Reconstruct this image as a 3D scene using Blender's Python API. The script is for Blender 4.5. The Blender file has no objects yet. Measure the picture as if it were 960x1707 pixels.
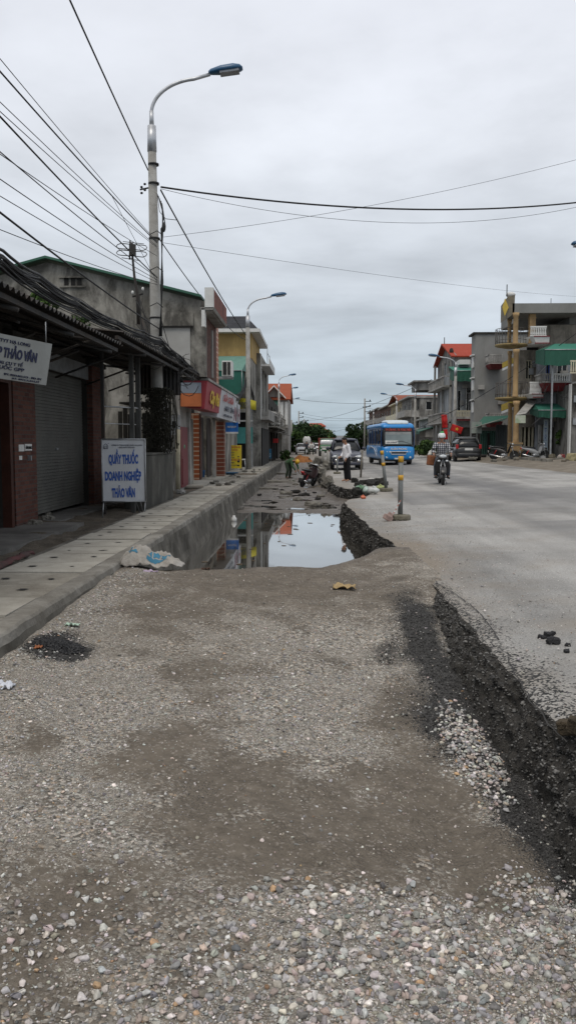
import bpy, math, random
import numpy as np
from mathutils import Vector, Matrix, Euler, noise as mnoise
R = math.radians
random.seed(7); NR = np.random.RandomState(7)
S = bpy.context.scene
COL = S.collection

# ------------------------------------------------------------------ camera
F_PX, CX, CY = 1380.0, 480.0, 853.5
YAW = math.atan(40/1380); PITCH = math.atan(115.5/1380)
CAMLOC = Vector((0, 0, 1.5))
cd = bpy.data.cameras.new('camera'); cam = bpy.data.objects.new('camera', cd); COL.objects.link(cam)
cd.sensor_fit = 'HORIZONTAL'; cd.sensor_width = 36; cd.lens = 36*F_PX/960
cd.clip_start = 0.1; cd.clip_end = 4000
cam.location = CAMLOC; cam.rotation_euler = (R(90)-PITCH, 0, YAW)
S.camera = cam
# ------------------------------------------------------------------ sky
W = bpy.data.worlds.new('World'); S.world = W; W.use_nodes = True
nt = W.node_tree; N = nt.nodes; L = nt.links
for n in list(N): N.remove(n)
SUN_EL, SUN_AZ = R(62), R(200)
def nd(N, t, **k):
    n = N.new(t)
    for a, b in k.items():
        if a.startswith('i_'):
            n.inputs[int(a[2:]) if a[2:].isdigit() else a[2:]].default_value = b
        else: setattr(n, a, b)
    return n
def ramp(n, stops):
    e = n.color_ramp.elements
    while len(e) < len(stops): e.new(.5)
    for q, (p, c) in zip(e, stops):
        q.position = p; q.color = (c, c, c, 1) if isinstance(c, (int, float)) else (*c, 1)
    return n
sky = nd(N, 'ShaderNodeTexSky', sky_type='NISHITA', sun_disc=False, sun_elevation=SUN_EL, sun_rotation=SUN_AZ)
tc = nd(N, 'ShaderNodeTexCoord'); sp = nd(N, 'ShaderNodeSeparateXYZ'); L.new(tc.outputs['Generated'], sp.inputs[0])
mz = nd(N, 'ShaderNodeMath', operation='MAXIMUM', i_1=0.0); L.new(sp.outputs[2], mz.inputs[0])
base = ramp(nd(N, 'ShaderNodeValToRGB'), [(0, (.34,.44,.52)), (.03, (.43,.52,.595)), (.09, (.58,.655,.73)), (.18, (.72,.77,.83)), (.32, (.79,.82,.875)), (.5, (.79,.81,.87)), (.7, (.95,.97,1.0)), (1, (1.02,1.04,1.10))])
L.new(mz.outputs[0], base.inputs[0])
ad = nd(N, 'ShaderNodeMath', operation='ADD', i_1=.13); L.new(mz.outputs[0], ad.inputs[0])
dv = nd(N, 'ShaderNodeVectorMath', operation='DIVIDE'); cb = nd(N, 'ShaderNodeCombineXYZ')
for i in range(3): L.new(ad.outputs[0], cb.inputs[i])
L.new(tc.outputs['Generated'], dv.inputs[0]); L.new(cb.outputs[0], dv.inputs[1])
n1 = nd(N, 'ShaderNodeTexNoise', i_Scale=.75, i_Detail=7.0, i_Roughness=.52, i_Distortion=.5); L.new(dv.outputs[0], n1.inputs['Vector'])
r1 = ramp(nd(N, 'ShaderNodeValToRGB'), [(.30, .74), (.48, .99), (.70, 1.15)]); L.new(n1.outputs[0], r1.inputs[0])
n2 = nd(N, 'ShaderNodeTexNoise', i_Scale=2.2, i_Detail=5.0, i_Roughness=.55); L.new(dv.outputs[0], n2.inputs['Vector'])
r2 = ramp(nd(N, 'ShaderNodeValToRGB'), [(.3, .88), (.52, 1.0), (.75, 1.08)]); L.new(n2.outputs[0], r2.inputs[0])
m1 = nd(N, 'ShaderNodeMix', data_type='RGBA', blend_type='MULTIPLY'); m1.inputs[0].default_value = 1
L.new(base.outputs[0], m1.inputs[6]); L.new(r1.outputs[0], m1.inputs[7])
m2 = nd(N, 'ShaderNodeMix', data_type='RGBA', blend_type='MULTIPLY'); m2.inputs[0].default_value = 1
L.new(m1.outputs[2], m2.inputs[6]); L.new(r2.outputs[0], m2.inputs[7])
m3 = nd(N, 'ShaderNodeVectorMath', operation='SCALE'); m3.inputs['Scale'].default_value = 10; L.new(m2.outputs[2], m3.inputs[0])
m4 = nd(N, 'ShaderNodeMix', data_type='RGBA'); m4.inputs[0].default_value = .90
L.new(sky.outputs[0], m4.inputs[6]); L.new(m3.outputs[0], m4.inputs[7])
bg = nd(N, 'ShaderNodeBackground', i_Strength=.1); L.new(m4.outputs[2], bg.inputs[0])
wo = nd(N, 'ShaderNodeOutputWorld'); L.new(bg.outputs[0], wo.inputs[0])
# ------------------------------------------------------------------ sun behind the overcast
sd = bpy.data.lights.new('sun', 'SUN'); sun = bpy.data.objects.new('sun', sd); COL.objects.link(sun)
sd.energy = 1.45; sd.angle = R(28); sd.color = (1, .93, .82)
dirv = Vector((math.sin(SUN_AZ)*math.cos(SUN_EL), math.cos(SUN_AZ)*math.cos(SUN_EL), math.sin(SUN_EL)))
sun.rotation_euler = dirv.to_track_quat('Z', 'Y').to_euler()
S.view_settings.view_transform = 'Standard'; S.view_settings.look = 'None'
S.view_settings.exposure = 0; S.view_settings.gamma = 1; S.view_settings.use_curve_mapping = False
S.cycles.max_bounces = 6; S.cycles.use_denoising = True

# ------------------------------------------------------------------ projection (picture 960 x 1707 -> world)
CM = Euler(cam.rotation_euler).to_matrix()
def ray(px, py): return CM @ Vector(((px-CX)/F_PX, (CY-py)/F_PX, -1))
def at(px, py, Y):
    d = ray(px, py); return CAMLOC + d*(Y/d.y)
def gz(px, py, z=0.0):
    d = ray(px, py); return CAMLOC + d*((z-CAMLOC.z)/d.z)

# ------------------------------------------------------------------ materials
MATS = {}
def mat(name, col, rough=.85, col2=None, var=.25, scale=2.5, streak=False, dirt=0, dirtcol=(.03,.028,.025), bump=.15, bscale=None, metal=0, spec=.3, brick=None, wave=None, coat=0, alpha=None, coord='Object'):
    if name in MATS: return MATS[name]
    m = bpy.data.materials.new(name); m.use_nodes = True; MATS[name] = m
    N = m.node_tree.nodes; L = m.node_tree.links; b = N['Principled BSDF']
    b.inputs['Roughness'].default_value = rough; b.inputs['Metallic'].default_value = metal
    b.inputs['Specular IOR Level'].default_value = spec; b.inputs['Coat Weight'].default_value = coat
    tc = nd(N, 'ShaderNodeTexCoord'); src = tc.outputs[coord]
    c2 = col2 or tuple(c*(1-var*1.6) for c in col)
    n = nd(N, 'ShaderNodeTexNoise', i_Scale=scale, i_Detail=8.0, i_Roughness=.62); L.new(src, n.inputs['Vector'])
    rr = ramp(nd(N, 'ShaderNodeValToRGB'), [(.33, c2), (.62, col)]); L.new(n.outputs[0], rr.inputs[0])
    out = rr.outputs[0]
    if brick:      # (brick colour 2, mortar, width, height, mortar size)
        s = nd(N, 'ShaderNodeSeparateXYZ'); L.new(src, s.inputs[0])
        a = nd(N, 'ShaderNodeMath', operation='ADD'); L.new(s.outputs[0], a.inputs[0]); L.new(s.outputs[1], a.inputs[1])
        c = nd(N, 'ShaderNodeCombineXYZ'); L.new(a.outputs[0], c.inputs[0]); L.new(s.outputs[2], c.inputs[1])
        bt = nd(N, 'ShaderNodeTexBrick', i_Scale=1.0); bt.inputs['Brick Width'].default_value = brick[2]; bt.inputs['Row Height'].default_value = brick[3]
        bt.inputs['Mortar Size'].default_value = brick[4]; bt.inputs['Color2'].default_value = (*brick[0], 1); bt.inputs['Mortar'].default_value = (*brick[1], 1)
        if len(brick) > 5: bt.offset = brick[5]
        L.new(c.outputs[0], bt.inputs['Vector']); L.new(out, bt.inputs['Color1']); out = bt.outputs[0]
    if dirt:
        mp = nd(N, 'ShaderNodeMapping'); mp.inputs['Scale'].default_value = (.95, .95, .42) if streak else (1, 1, 1); L.new(src, mp.inputs[0])
        n3 = nd(N, 'ShaderNodeTexNoise', i_Scale=1.3 if streak else .9, i_Detail=10.0, i_Roughness=.7, i_Distortion=.5); L.new(mp.outputs[0], n3.inputs['Vector'])
        r3 = ramp(nd(N, 'ShaderNodeValToRGB'), [(.41, 0), (.60, dirt)]); L.new(n3.outputs[0], r3.inputs[0])
        mx = nd(N, 'ShaderNodeMix', data_type='RGBA'); L.new(r3.outputs[0], mx.inputs[0]); L.new(out, mx.inputs[6]); mx.inputs[7].default_value = (*dirtcol, 1)
        out = mx.outputs[2]
    L.new(out, b.inputs['Base Color'])
    if bump:
        bn = nd(N, 'ShaderNodeTexNoise', i_Scale=bscale or scale*8, i_Detail=6.0); L.new(src, bn.inputs['Vector'])
        bp = nd(N, 'ShaderNodeBump', i_Strength=bump, i_Distance=.02); L.new(bn.outputs[0], bp.inputs['Height']); L.new(bp.outputs[0], b.inputs['Normal'])
    return m
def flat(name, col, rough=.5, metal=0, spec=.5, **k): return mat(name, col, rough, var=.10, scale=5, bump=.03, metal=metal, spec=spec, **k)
def glass(name='dark_glass', col=(.012,.014,.015), rough=.18): return mat(name, col, rough, var=.3, scale=1.2, bump=0, spec=.35)

# ------------------------------------------------------------------ mesh building
OFF = {}
class MB:
    def __init__(s): s.v = []; s.f = []; s.m = []; s.sm = []; s.mi = 0; s.smooth = False
    def add(s, vs, fs, smooth=None):
        o = len(s.v); s.v += [tuple(v) for v in vs]; s.f += [tuple(i+o for i in f) for f in fs]
        s.m += [s.mi]*len(fs); s.sm += [s.smooth if smooth is None else smooth]*len(fs); return s
    def box(s, c, d, rot=None, top=None):
        hx, hy, hz = d[0]/2, d[1]/2, d[2]/2; tx, ty = top or (1, 1)
        vs = [Vector(p) for p in ((-hx,-hy,-hz),(hx,-hy,-hz),(hx,hy,-hz),(-hx,hy,-hz),(-hx*tx,-hy*ty,hz),(hx*tx,-hy*ty,hz),(hx*tx,hy*ty,hz),(-hx*tx,hy*ty,hz))]
        if rot: M = rot if isinstance(rot, Matrix) else Euler(rot).to_matrix(); vs = [M @ v for v in vs]
        return s.add([v+Vector(c) for v in vs], [(0,3,2,1),(4,5,6,7),(0,1,5,4),(1,2,6,5),(2,3,7,6),(3,0,4,7)])
    def bb(s, x0, x1, y0, y1, z0, z1): return s.box(((x0+x1)/2, (y0+y1)/2, (z0+z1)/2), (abs(x1-x0), abs(y1-y0), abs(z1-z0)))
    def hexa(s, p): return s.add(p, [(0,3,2,1),(4,5,6,7),(0,1,5,4),(1,2,6,5),(2,3,7,6),(3,0,4,7)])
    def slab(s, a, b, c, d, t):   # quad a b c d with thickness t along its normal
        a, b, c, d = map(Vector, (a, b, c, d)); n = (b-a).cross(d-a).normalized()*t
        return s.hexa([a-n, b-n, c-n, d-n, a, b, c, d])
    def prism(s, poly, axis, a, b):
        n = len(poly)
        def P(u, v, w): return {'x': (w,u,v), 'y': (u,w,v), 'z': (u,v,w)}[axis]
        vs = [P(u, v, a) for u, v in poly]+[P(u, v, b) for u, v in poly]
        return s.add(vs, [tuple(range(n))[::-1], tuple(range(n, 2*n))]+[(i, (i+1) % n, n+(i+1) % n, n+i) for i in range(n)])
    def tube(s, pts, r, n=8, cap=True, sx=1.0):
        pts = [Vector(p) for p in pts]; k = len(pts); rs = r if isinstance(r, (list, tuple)) else [r]*k
        vs = []; up = Vector((0, 0, 1)); prev = None
        for i, p in enumerate(pts):
            t = (pts[min(i+1, k-1)]-pts[max(i-1, 0)]); t = t.normalized() if t.length > 1e-9 else up
            if prev is None:
                a = t.cross(up if abs(t.z) < .9 else Vector((1, 0, 0))).normalized()
            else:
                a = (prev-t*prev.dot(t)); a = a.normalized() if a.length > 1e-6 else t.cross(Vector((1, 0, 0))).normalized()
            prev = a; b = t.cross(a)
            for j in range(n):
                w = 2*math.pi*j/n; vs.append(p+(a*math.cos(w)*sx+b*math.sin(w))*rs[i])
        fs = [(i*n+j, i*n+(j+1) % n, (i+1)*n+(j+1) % n, (i+1)*n+j) for i in range(k-1) for j in range(n)]
        if cap: fs += [tuple(range(n))[::-1], tuple((k-1)*n+j for j in range(n))]
        return s.add(vs, fs, True)
    def lathe(s, prof, c=(0,0,0), axis='z', n=20, smooth=True):
        vs = []
        for r, h in prof:
            for j in range(n):
                w = 2*math.pi*j/n; a, b = r*math.cos(w), r*math.sin(w)
                p = {'z': (a,b,h), 'x': (h,a,b), 'y': (a,h,b)}[axis]; vs.append(Vector(p)+Vector(c))
        k = len(prof); fs = [(i*n+j, i*n+(j+1) % n, (i+1)*n+(j+1) % n, (i+1)*n+j) for i in range(k-1) for j in range(n)]
        fs += [tuple(range(n))[::-1], tuple((k-1)*n+j for j in range(n))]
        return s.add(vs, fs, smooth)
    def ball(s, c, r, n=12, m=8, rot=None):
        r = r if isinstance(r, (tuple, list)) else (r, r, r); vs = []
        for i in range(m+1):
            ph = math.pi*i/m
            for j in range(n):
                th = 2*math.pi*j/n; v = Vector((r[0]*math.sin(ph)*math.cos(th), r[1]*math.sin(ph)*math.sin(th), r[2]*math.cos(ph)))
                if rot: v = Euler(rot).to_matrix() @ v
                vs.append(v+Vector(c))
        return s.add(vs, [(i*n+j, (i+1)*n+j, (i+1)*n+(j+1) % n, i*n+(j+1) % n) for i in range(m) for j in range(n)], True)
    def loft(s, secs, close=True, smooth=True):
        n = len(secs[0]); k = len(secs); vs = [p for c in secs for p in c]
        fs = [(i*n+j, i*n+(j+1) % n, (i+1)*n+(j+1) % n, (i+1)*n+j) for i in range(k-1) for j in range(n)]
        if close: fs += [tuple(range(n))[::-1], tuple((k-1)*n+j for j in range(n))]
        return s.add(vs, fs, smooth)
    def grid(s, nu, nv, f, smooth=True):
        vs = [f(i/(nu-1), j/(nv-1)) for i in range(nu) for j in range(nv)]
        return s.add(vs, [(i*nv+j, (i+1)*nv+j, (i+1)*nv+j+1, i*nv+j+1) for i in range(nu-1) for j in range(nv-1)], smooth)
    def xf(s, M):
        s.v = [tuple(M @ Vector(v)) for v in s.v]; return s
    def build(s, name, mats, parent=None, world=True, bevel=0, label=None):
        me = bpy.data.meshes.new(name)
        off = Vector((0, 0, 0))
        if parent is not None and world: off = OFF.get(parent.name, Vector((0, 0, 0)))
        me.from_pydata([tuple(Vector(v)-off) for v in s.v], [], s.f)
        for m in (mats if isinstance(mats, (list, tuple)) else [mats]): me.materials.append(m)
        me.polygons.foreach_set('material_index', s.m); me.polygons.foreach_set('use_smooth', s.sm); me.update()
        o = bpy.data.objects.new(name, me); COL.objects.link(o)
        if parent is not None: o.parent = parent; OFF[o.name] = OFF.get(parent.name, Vector((0,0,0)))
        if bevel:
            b = o.modifiers.new('bevel', 'BEVEL'); b.width = bevel; b.segments = 2; b.limit_method = 'ANGLE'
        if label: o['label'] = label
        return o
def tag(o, label, cat, group=None, kind=None):
    o['label'] = label
    if cat: o['category'] = cat
    if group: o['group'] = group
    if kind: o['kind'] = kind
    return o
def thing(name, label, cat, loc=(0,0,0), rz=0, group=None):
    o = bpy.data.objects.new(name, None); COL.objects.link(o); o.location = loc; o.rotation_euler = (0, 0, rz); o.empty_display_size = .2
    OFF[o.name] = Vector(loc); return tag(o, label, cat, group)
def structure(o): o['kind'] = 'structure'; return o
def copy_tree(o, parent=None):
    c = o.copy(); COL.objects.link(c); c.parent = parent
    for ch in [q for q in bpy.data.objects if q.parent == o]: copy_tree(ch, c)
    return c
def remesh(name, mb, m, parent, voxel=.01, smooth=3, world=False, rough=0, seed=0, facet=False):
    """several overlapping solids become one continuous surface"""
    t = mb.build('tmp', m, None, world=False)
    r = t.modifiers.new('r', 'REMESH'); r.mode = 'VOXEL'; r.voxel_size = voxel
    if smooth: sm = t.modifiers.new('s', 'SMOOTH'); sm.iterations = smooth; sm.factor = .6
    dg = bpy.context.evaluated_depsgraph_get()
    me = bpy.data.meshes.new_from_object(t.evaluated_get(dg)); me.name = name
    bpy.data.objects.remove(t)
    if world and parent is not None:
        me.transform(Matrix.Translation(-OFF.get(parent.name, Vector((0,0,0)))))
    if rough:
        for v in me.vertices:
            v.co += Vector(mnoise.noise_vector(v.co*(1/rough/3)+Vector((seed,0,0))))*rough*.4
    me.polygons.foreach_set('use_smooth', [not facet]*len(me.polygons))
    if not me.materials: me.materials.append(m)
    o = bpy.data.objects.new(name, me); COL.objects.link(o)
    if parent is not None: o.parent = parent; OFF[o.name] = OFF.get(parent.name, Vector((0,0,0)))
    return o
def text(s, name, m, parent, org, u, v, h, w=None, cx=True, bold=.012, lift=.006, world=True):
    """lettering lying on the plane (org, u, v); h = capital height, w = fitted width"""
    c = bpy.data.curves.new('t', 'FONT'); c.body = s; c.size = 1; c.offset = bold; c.extrude = .004; c.resolution_u = 3
    t = bpy.data.objects.new('t', c); COL.objects.link(t)
    dg = bpy.context.evaluated_depsgraph_get(); me = bpy.data.meshes.new_from_object(t.evaluated_get(dg))
    bpy.data.objects.remove(t)
    xs = [q.co.x for q in me.vertices] or [0, 1]; x0, x1 = min(xs), max(xs)
    u = Vector(u).normalized(); v = Vector(v).normalized(); n = u.cross(v)
    sy = h/.73; sx = (w/(x1-x0)) if w else sy
    org = Vector(org); off = OFF.get(parent.name, Vector((0,0,0))) if world else Vector((0,0,0))
    for q in me.vertices:
        x = (q.co.x-(x0+x1)/2 if cx else q.co.x-x0)*sx
        q.co = org+u*x+v*q.co.y*sy+n*(lift+q.co.z)-off
    me.name = name; me.materials.clear(); me.materials.append(m)
    o = bpy.data.objects.new(name, me); COL.objects.link(o); o.parent = parent; OFF[o.name] = OFF.get(parent.name, Vector((0,0,0)))
    return o
def wall(mb, fixed, p0, p1, u0, u1, z0, z1, ops=()):
    """wall slab between p0..p1 on the fixed axis ('x' or 'y'), real openings (u0,u1,z0,z1)"""
    us = sorted({u0, u1, *[o[0] for o in ops], *[o[1] for o in ops]}); zs = sorted({z0, z1, *[o[2] for o in ops], *[o[3] for o in ops]})
    for a, b in zip(us, us[1:]):
        z = None
        for c, d in zip(zs, zs[1:]):
            hole = any(o[0]-1e-6 <= a and b <= o[1]+1e-6 and o[2]-1e-6 <= c and d <= o[3]+1e-6 for o in ops)
            if hole:
                if z is not None: _w(mb, fixed, p0, p1, a, b, z, c); z = None
            elif z is None: z = c
        if z is not None: _w(mb, fixed, p0, p1, a, b, z, z1)
def _w(mb, fixed, p0, p1, a, b, c, d):
    if fixed == 'x': mb.bb(p0, p1, a, b, c, d)
    else: mb.bb(a, b, p0, p1, c, d)
def window(par, fixed, p, sgn, u0, u1, z0, z1, fm, gm, bars=1, depth=.12, name='window'):
    """frame + pane in an opening; p = wall face, sgn = outward direction along the fixed axis"""
    t = .05; a, b = p-sgn*depth, p-sgn*(depth-.05); mb = MB()
    _w(mb, fixed, a, b, u0, u0+t, z0, z1); _w(mb, fixed, a, b, u1-t, u1, z0, z1); _w(mb, fixed, a, b, u0+t, u1-t, z0, z0+t); _w(mb, fixed, a, b, u0+t, u1-t, z1-t, z1)
    for i in range(bars):
        c = u0+(u1-u0)*(i+1)/(bars+1); _w(mb, fixed, a, b, c-.02, c+.02, z0+t, z1-t)
    f = mb.build(name, fm, par)
    g = MB(); _w(g, fixed, a-sgn*.03, a-sgn*.01, u0, u1, z0, z1); g.build('pane', gm, f); return f
def cable(pts, r, sag=0, n=28):
    P = [Vector(p) for p in pts]; out = []
    for a, b in zip(P, P[1:]):
        for i in range(n+1): t = i/n; q = a.lerp(b, t); q.z -= sag*4*t*(1-t); out.append(q)
    return MB().tube(out, r, 5)
# ================================================================== GROUND
def interp(y, tab): return float(np.interp(y, [t[0] for t in tab], [t[1] for t in tab]))
def fbm(x, y, sc, seed=0, o=4): return mnoise.fractal(Vector((x*sc, y*sc, seed)), 1.0, 2.0, o)
EDGE = [(-5,1.30),(9.2,1.30),(12.3,1.22),(14.1,1.08),(16.7,.97),(20.7,.81),(22,.95),(23.2,1.5),(24.6,1.75),(26.2,1.5),(27.6,1.05),(29.5,.85),(32,.72),(34,.55),(38,.45),(44,.3),(60,.25),(400,.25)]
def edge(y): return interp(y, EDGE)+.05*fbm(y, 0, 1.3, 3)+.02*fbm(y, 0, 6, 5)
def roadz(x): return .033*max(0, x-1.2)
def gl(y): return interp(y, [(1,-.16),(4.5,-.12),(6.5,-.08),(8,-.04),(9.3,.0),(10.0,-.03),(10.35,-.14),(10.9,-.5),(11.5,-.64),(22.6,-.66),(23.9,-.49),(26,-.45),(57,-.45),(62,-.03),(70,-.03)])
def gr(y): return interp(y, [(1,-.44),(4,-.40),(5.5,-.33),(7,-.2),(8.5,-.06),(9.5,-.015),(10.0,-.03),(10.35,-.14),(10.9,-.5),(11.5,-.64),(21.6,-.66),(23,-.50),(24,-.45),(57,-.45),(62,-.03),(70,-.03)])
def gz_field(x, y):
    t = min(1, max(0, (x+2.2)/3.3))**1.6; e = edge(y); y0_ = y
    if 8.5 < y < 30: y = max(8.5, y-1.9*min(1, max(0, (x-.15)/.8))*min(1, (y-8.5))*min(1, max(0, (20-y)/4)))+.22*fbm(x, y*.3, .9, 31)*min(1, y-8.5)
    z = gl(y)*(1-t)+gr(y)*t
    if y < 13: z += .006*fbm(x, y, 9, 61, 5)-.012*math.exp(-((x+.55-.06*math.sin(y*.8))/.10)**2)*(.6+fbm(x, y, 1.2, 8))-.012*math.exp(-((x-.62-.05*math.sin(y*.7))/.10)**2)*(.6+fbm(x, y, 1.2, 9))
    z += .022*fbm(x, y, .9, 1)+.012*fbm(x, y, 3.2, 2)+(.035*fbm(x, y, 1.4, 22) if y > 11 else 0)
    if y < 10: z += .05*math.exp(-((x+2.15)/.22)**2)*(1 if 5 < y < 9 else .4)     # rubble against the kerb
    if y < 9.5: z += .05*math.exp(-((x-e+.35)/.16)**2)*min(1, (9.5-y)/2)  # spill against the cut edge
    if y > 14: z += .12*math.exp(-((x-e+.05)/.18)**2)
    if 8.4 < y0_ < 12.2: k = min(1, (y0_-8.4)*1.6, (12.2-y0_)*2.2)*max(0, min(1, 1-(e-x-.05)/.45)); z = z*(1-k)+k*(roadz(e)+.016+.008*fbm(x, y0_, 4, 3))
    return z
PATCH = []   # (kind, px, py, rx, ry) areas of the ground as in the photo, converted to metres
def patch(kind, px, py, rx, ry, z=-.25, s=1.0):
    c = gz(px, py, z); a = gz(px+rx, py, z); b = gz(px, py-ry, z); d = gz(px, min(py+ry, 1900), z)
    PATCH.append((kind, c.x, c.y, abs(a.x-c.x), (abs(b.y-c.y)+abs(d.y-c.y))/2, s))
for a in [('mud',560,1400,290,85,-.3,1.2),('mud',800,1440,130,75,-.38,1.3),('mud',275,1255,75,55,-.2,1.1),('mud',120,1500,230,75,-.2,.9),('mud',60,1610,170,60,-.2,.7),('mud',330,1560,120,40,-.25,.6),('mud',430,1310,110,60,-.25,1.0),('mud',700,1330,120,60,-.33,1.0),
          ('mud',40,1240,50,30,-.15,.8),('mud',480,965,240,38,0,1.2),('mud',300,1010,110,45,-.05,.9),('mud',340,1120,110,50,-.1,.7),('mud',630,985,90,28,0,1.0),('mud',700,1180,60,90,-.2,.8),('mud',640,920,90,18,0,.9),
          ('mud',200,1440,150,40,-.2,.7),
          ('tar',98,1073,30,10,-.06,1.9),('tar',700,1050,38,60,-.1,1.1),('tar',745,1120,50,60,-.15,1.3),('tar',820,1240,60,70,-.3,1.5),('tar',890,1350,60,90,-.38,1.6),('tar',940,1450,50,80,-.4,1.4),('tar',650,1060,25,30,-.1,.5)]:
    patch(*a)
def pmask(kind, x, y):
    m = 0; x, y = x+.20*fbm(x, y, 1.1, 51, 5), y+.30*fbm(x, y, 1.1, 57, 5)
    for k, cx, cy, rx, ry, s in PATCH:
        if k == kind: m = max(m, s*math.exp(-(((x-cx)/rx)**2+((y-cy)/ry)**2)*.9))
    return m
def masks(x, y):
    n = fbm(x, y, 2.6, 9, 6)*.55+fbm(x, y, .9, 19)*.25
    mud = pmask('mud', x, y)+n*.8
    tar = pmask('tar', x, y)*1.25+n*.5
    wet = 0
    ye = y-1.6*min(1, max(0, (x-.15)/.8))
    if ye > 9.7: wet = min(1, (ye-9.7)*1.3); mud = max(mud, .9+n)
    if 8.9 < ye <= 10.5: mud = max(mud, .5+n)
    return mud, tar, wet
def sheet(name, m, xs, ys, zf, attr=None):
    nx, ny = len(xs[0]), len(ys); vs = []; at_ = []
    for j, y in enumerate(ys):
        for x in xs[j]:
            vs.append((x, y, zf(x, y)))
            if attr: at_.append((*attr(x, y), 1))
    fs = [(j*nx+i, j*nx+i+1, (j+1)*nx+i+1, (j+1)*nx+i) for j in range(ny-1) for i in range(nx-1)]
    mb = MB(); mb.add(vs, fs, True); o = structure(mb.build(name, m))
    if attr:
        a = o.data.attributes.new('mask', 'FLOAT_COLOR', 'POINT'); a.data.foreach_set('color', np.array(at_, dtype=np.float32).ravel())
    return o
# ---- gravel material: stones, mud, tar, wetness all from the ground's own mask
def gravel_mat():
    m = bpy.data.materials.new('gravel_and_mud'); m.use_nodes = True; N = m.node_tree.nodes; L = m.node_tree.links; b = N['Principled BSDF']
    tc = nd(N, 'ShaderNodeTexCoord'); o = tc.outputs['Object']
    at_ = nd(N, 'ShaderNodeAttribute', attribute_name='mask'); s = nd(N, 'ShaderNodeSeparateColor'); L.new(at_.outputs['Color'], s.inputs[0])
    v = nd(N, 'ShaderNodeTexVoronoi', i_Scale=62.0); v.inputs['Randomness'].default_value = 1; L.new(o, v.inputs['Vector'])
    sv = nd(N, 'ShaderNodeSeparateColor'); L.new(v.outputs['Color'], sv.inputs[0])
    rc = ramp(nd(N, 'ShaderNodeValToRGB'), [(0, (.10,.088,.072)), (.3, (.205,.186,.158)), (.55, (.32,.293,.254)), (.8, (.48,.45,.40)), (.93, (.37,.275,.19)), (1, (.64,.61,.56))]); L.new(sv.outputs[0], rc.inputs[0])
    dd = ramp(nd(N, 'ShaderNodeValToRGB'), [(.0, 1), (.45, .85), (.8, .35)]); L.new(v.outputs['Distance'], dd.inputs[0])
    v2 = nd(N, 'ShaderNodeTexVoronoi', i_Scale=190.0); L.new(o, v2.inputs['Vector'])
    s2 = nd(N, 'ShaderNodeSeparateColor'); L.new(v2.outputs['Color'], s2.inputs[0])
    rf = ramp(nd(N, 'ShaderNodeValToRGB'), [(0, (.10,.086,.069)), (.5, (.212,.190,.158)), (.9, (.36,.332,.29)), (1, (.58,.555,.51))]); L.new(s2.outputs[0], rf.inputs[0])
    nb = nd(N, 'ShaderNodeTexNoise', i_Scale=3.0, i_Detail=7.0, i_Roughness=.7); L.new(o, nb.inputs['Vector'])
    rb = ramp(nd(N, 'ShaderNodeValToRGB'), [(.42, 0), (.58, 1)]); L.new(nb.outputs[0], rb.inputs[0])
    mx = nd(N, 'ShaderNodeMix', data_type='RGBA'); L.new(rb.outputs[0], mx.inputs[0]); L.new(rf.outputs[0], mx.inputs[6]); L.new(rc.outputs[0], mx.inputs[7])
    # mud
    nm = nd(N, 'ShaderNodeTexNoise', i_Scale=14.0, i_Detail=9.0, i_Roughness=.75); L.new(o, nm.inputs['Vector'])
    cm = ramp(nd(N, 'ShaderNodeValToRGB'), [(.3, (.100,.084,.066)), (.55, (.158,.134,.106)), (.75, (.222,.192,.156))]); L.new(nm.outputs[0], cm.inputs[0])
    v3 = nd(N, 'ShaderNodeTexVoronoi', i_Scale=85.0); L.new(o, v3.inputs['Vector']); s3 = nd(N, 'ShaderNodeSeparateColor'); L.new(v3.outputs['Color'], s3.inputs[0])
    g = ramp(nd(N, 'ShaderNodeValToRGB'), [(.92, 0), (.94, 1)]); L.new(s3.outputs[1], g.inputs[0])
    mg = nd(N, 'ShaderNodeMix', data_type='RGBA'); L.new(g.outputs[0], mg.inputs[0]); L.new(cm.outputs[0], mg.inputs[6]); mg.inputs[7].default_value = (.24,.21,.18,1)
    def speck(sock, rnd, amt):
        a = nd(N, 'ShaderNodeMath', operation='SUBTRACT', i_1=.5); L.new(rnd, a.inputs[0]); q = nd(N, 'ShaderNodeMath', operation='MULTIPLY_ADD', i_1=amt); L.new(a.outputs[0], q.inputs[0]); L.new(sock, q.inputs[2]); return q.outputs[0]
    mm = ramp(nd(N, 'ShaderNodeValToRGB'), [(.36, 0), (.64, 1)]); L.new(speck(s.outputs[0], sv.outputs[2], .55), mm.inputs[0])
    m1 = nd(N, 'ShaderNodeMix', data_type='RGBA'); L.new(mm.outputs[0], m1.inputs[0]); L.new(mx.outputs[2], m1.inputs[6]); L.new(mg.outputs[2], m1.inputs[7])
    # tar crumbs
    ct = ramp(nd(N, 'ShaderNodeValToRGB'), [(.0, (.012,.012,.012)), (.7, (.045,.043,.040)), (.95, (.12,.115,.11))]); L.new(s2.outputs[1], ct.inputs[0])
    mt = ramp(nd(N, 'ShaderNodeValToRGB'), [(.52, 0), (.60, 1)]); L.new(speck(s.outputs[1], s2.outputs[2], .8), mt.inputs[0])
    m2 = nd(N, 'ShaderNodeMix', data_type='RGBA'); L.new(mt.outputs[0], m2.inputs[0]); L.new(m1.outputs[2], m2.inputs[6]); L.new(ct.outputs[0], m2.inputs[7])
    mw = nd(N, 'ShaderNodeMix', data_type='RGBA', blend_type='MULTIPLY'); L.new(s.outputs[2], mw.inputs[0]); L.new(m2.outputs[2], mw.inputs[6]); mw.inputs[7].default_value = (.72,.72,.74,1)
    L.new(mw.outputs[2], b.inputs['Base Color'])
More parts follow.
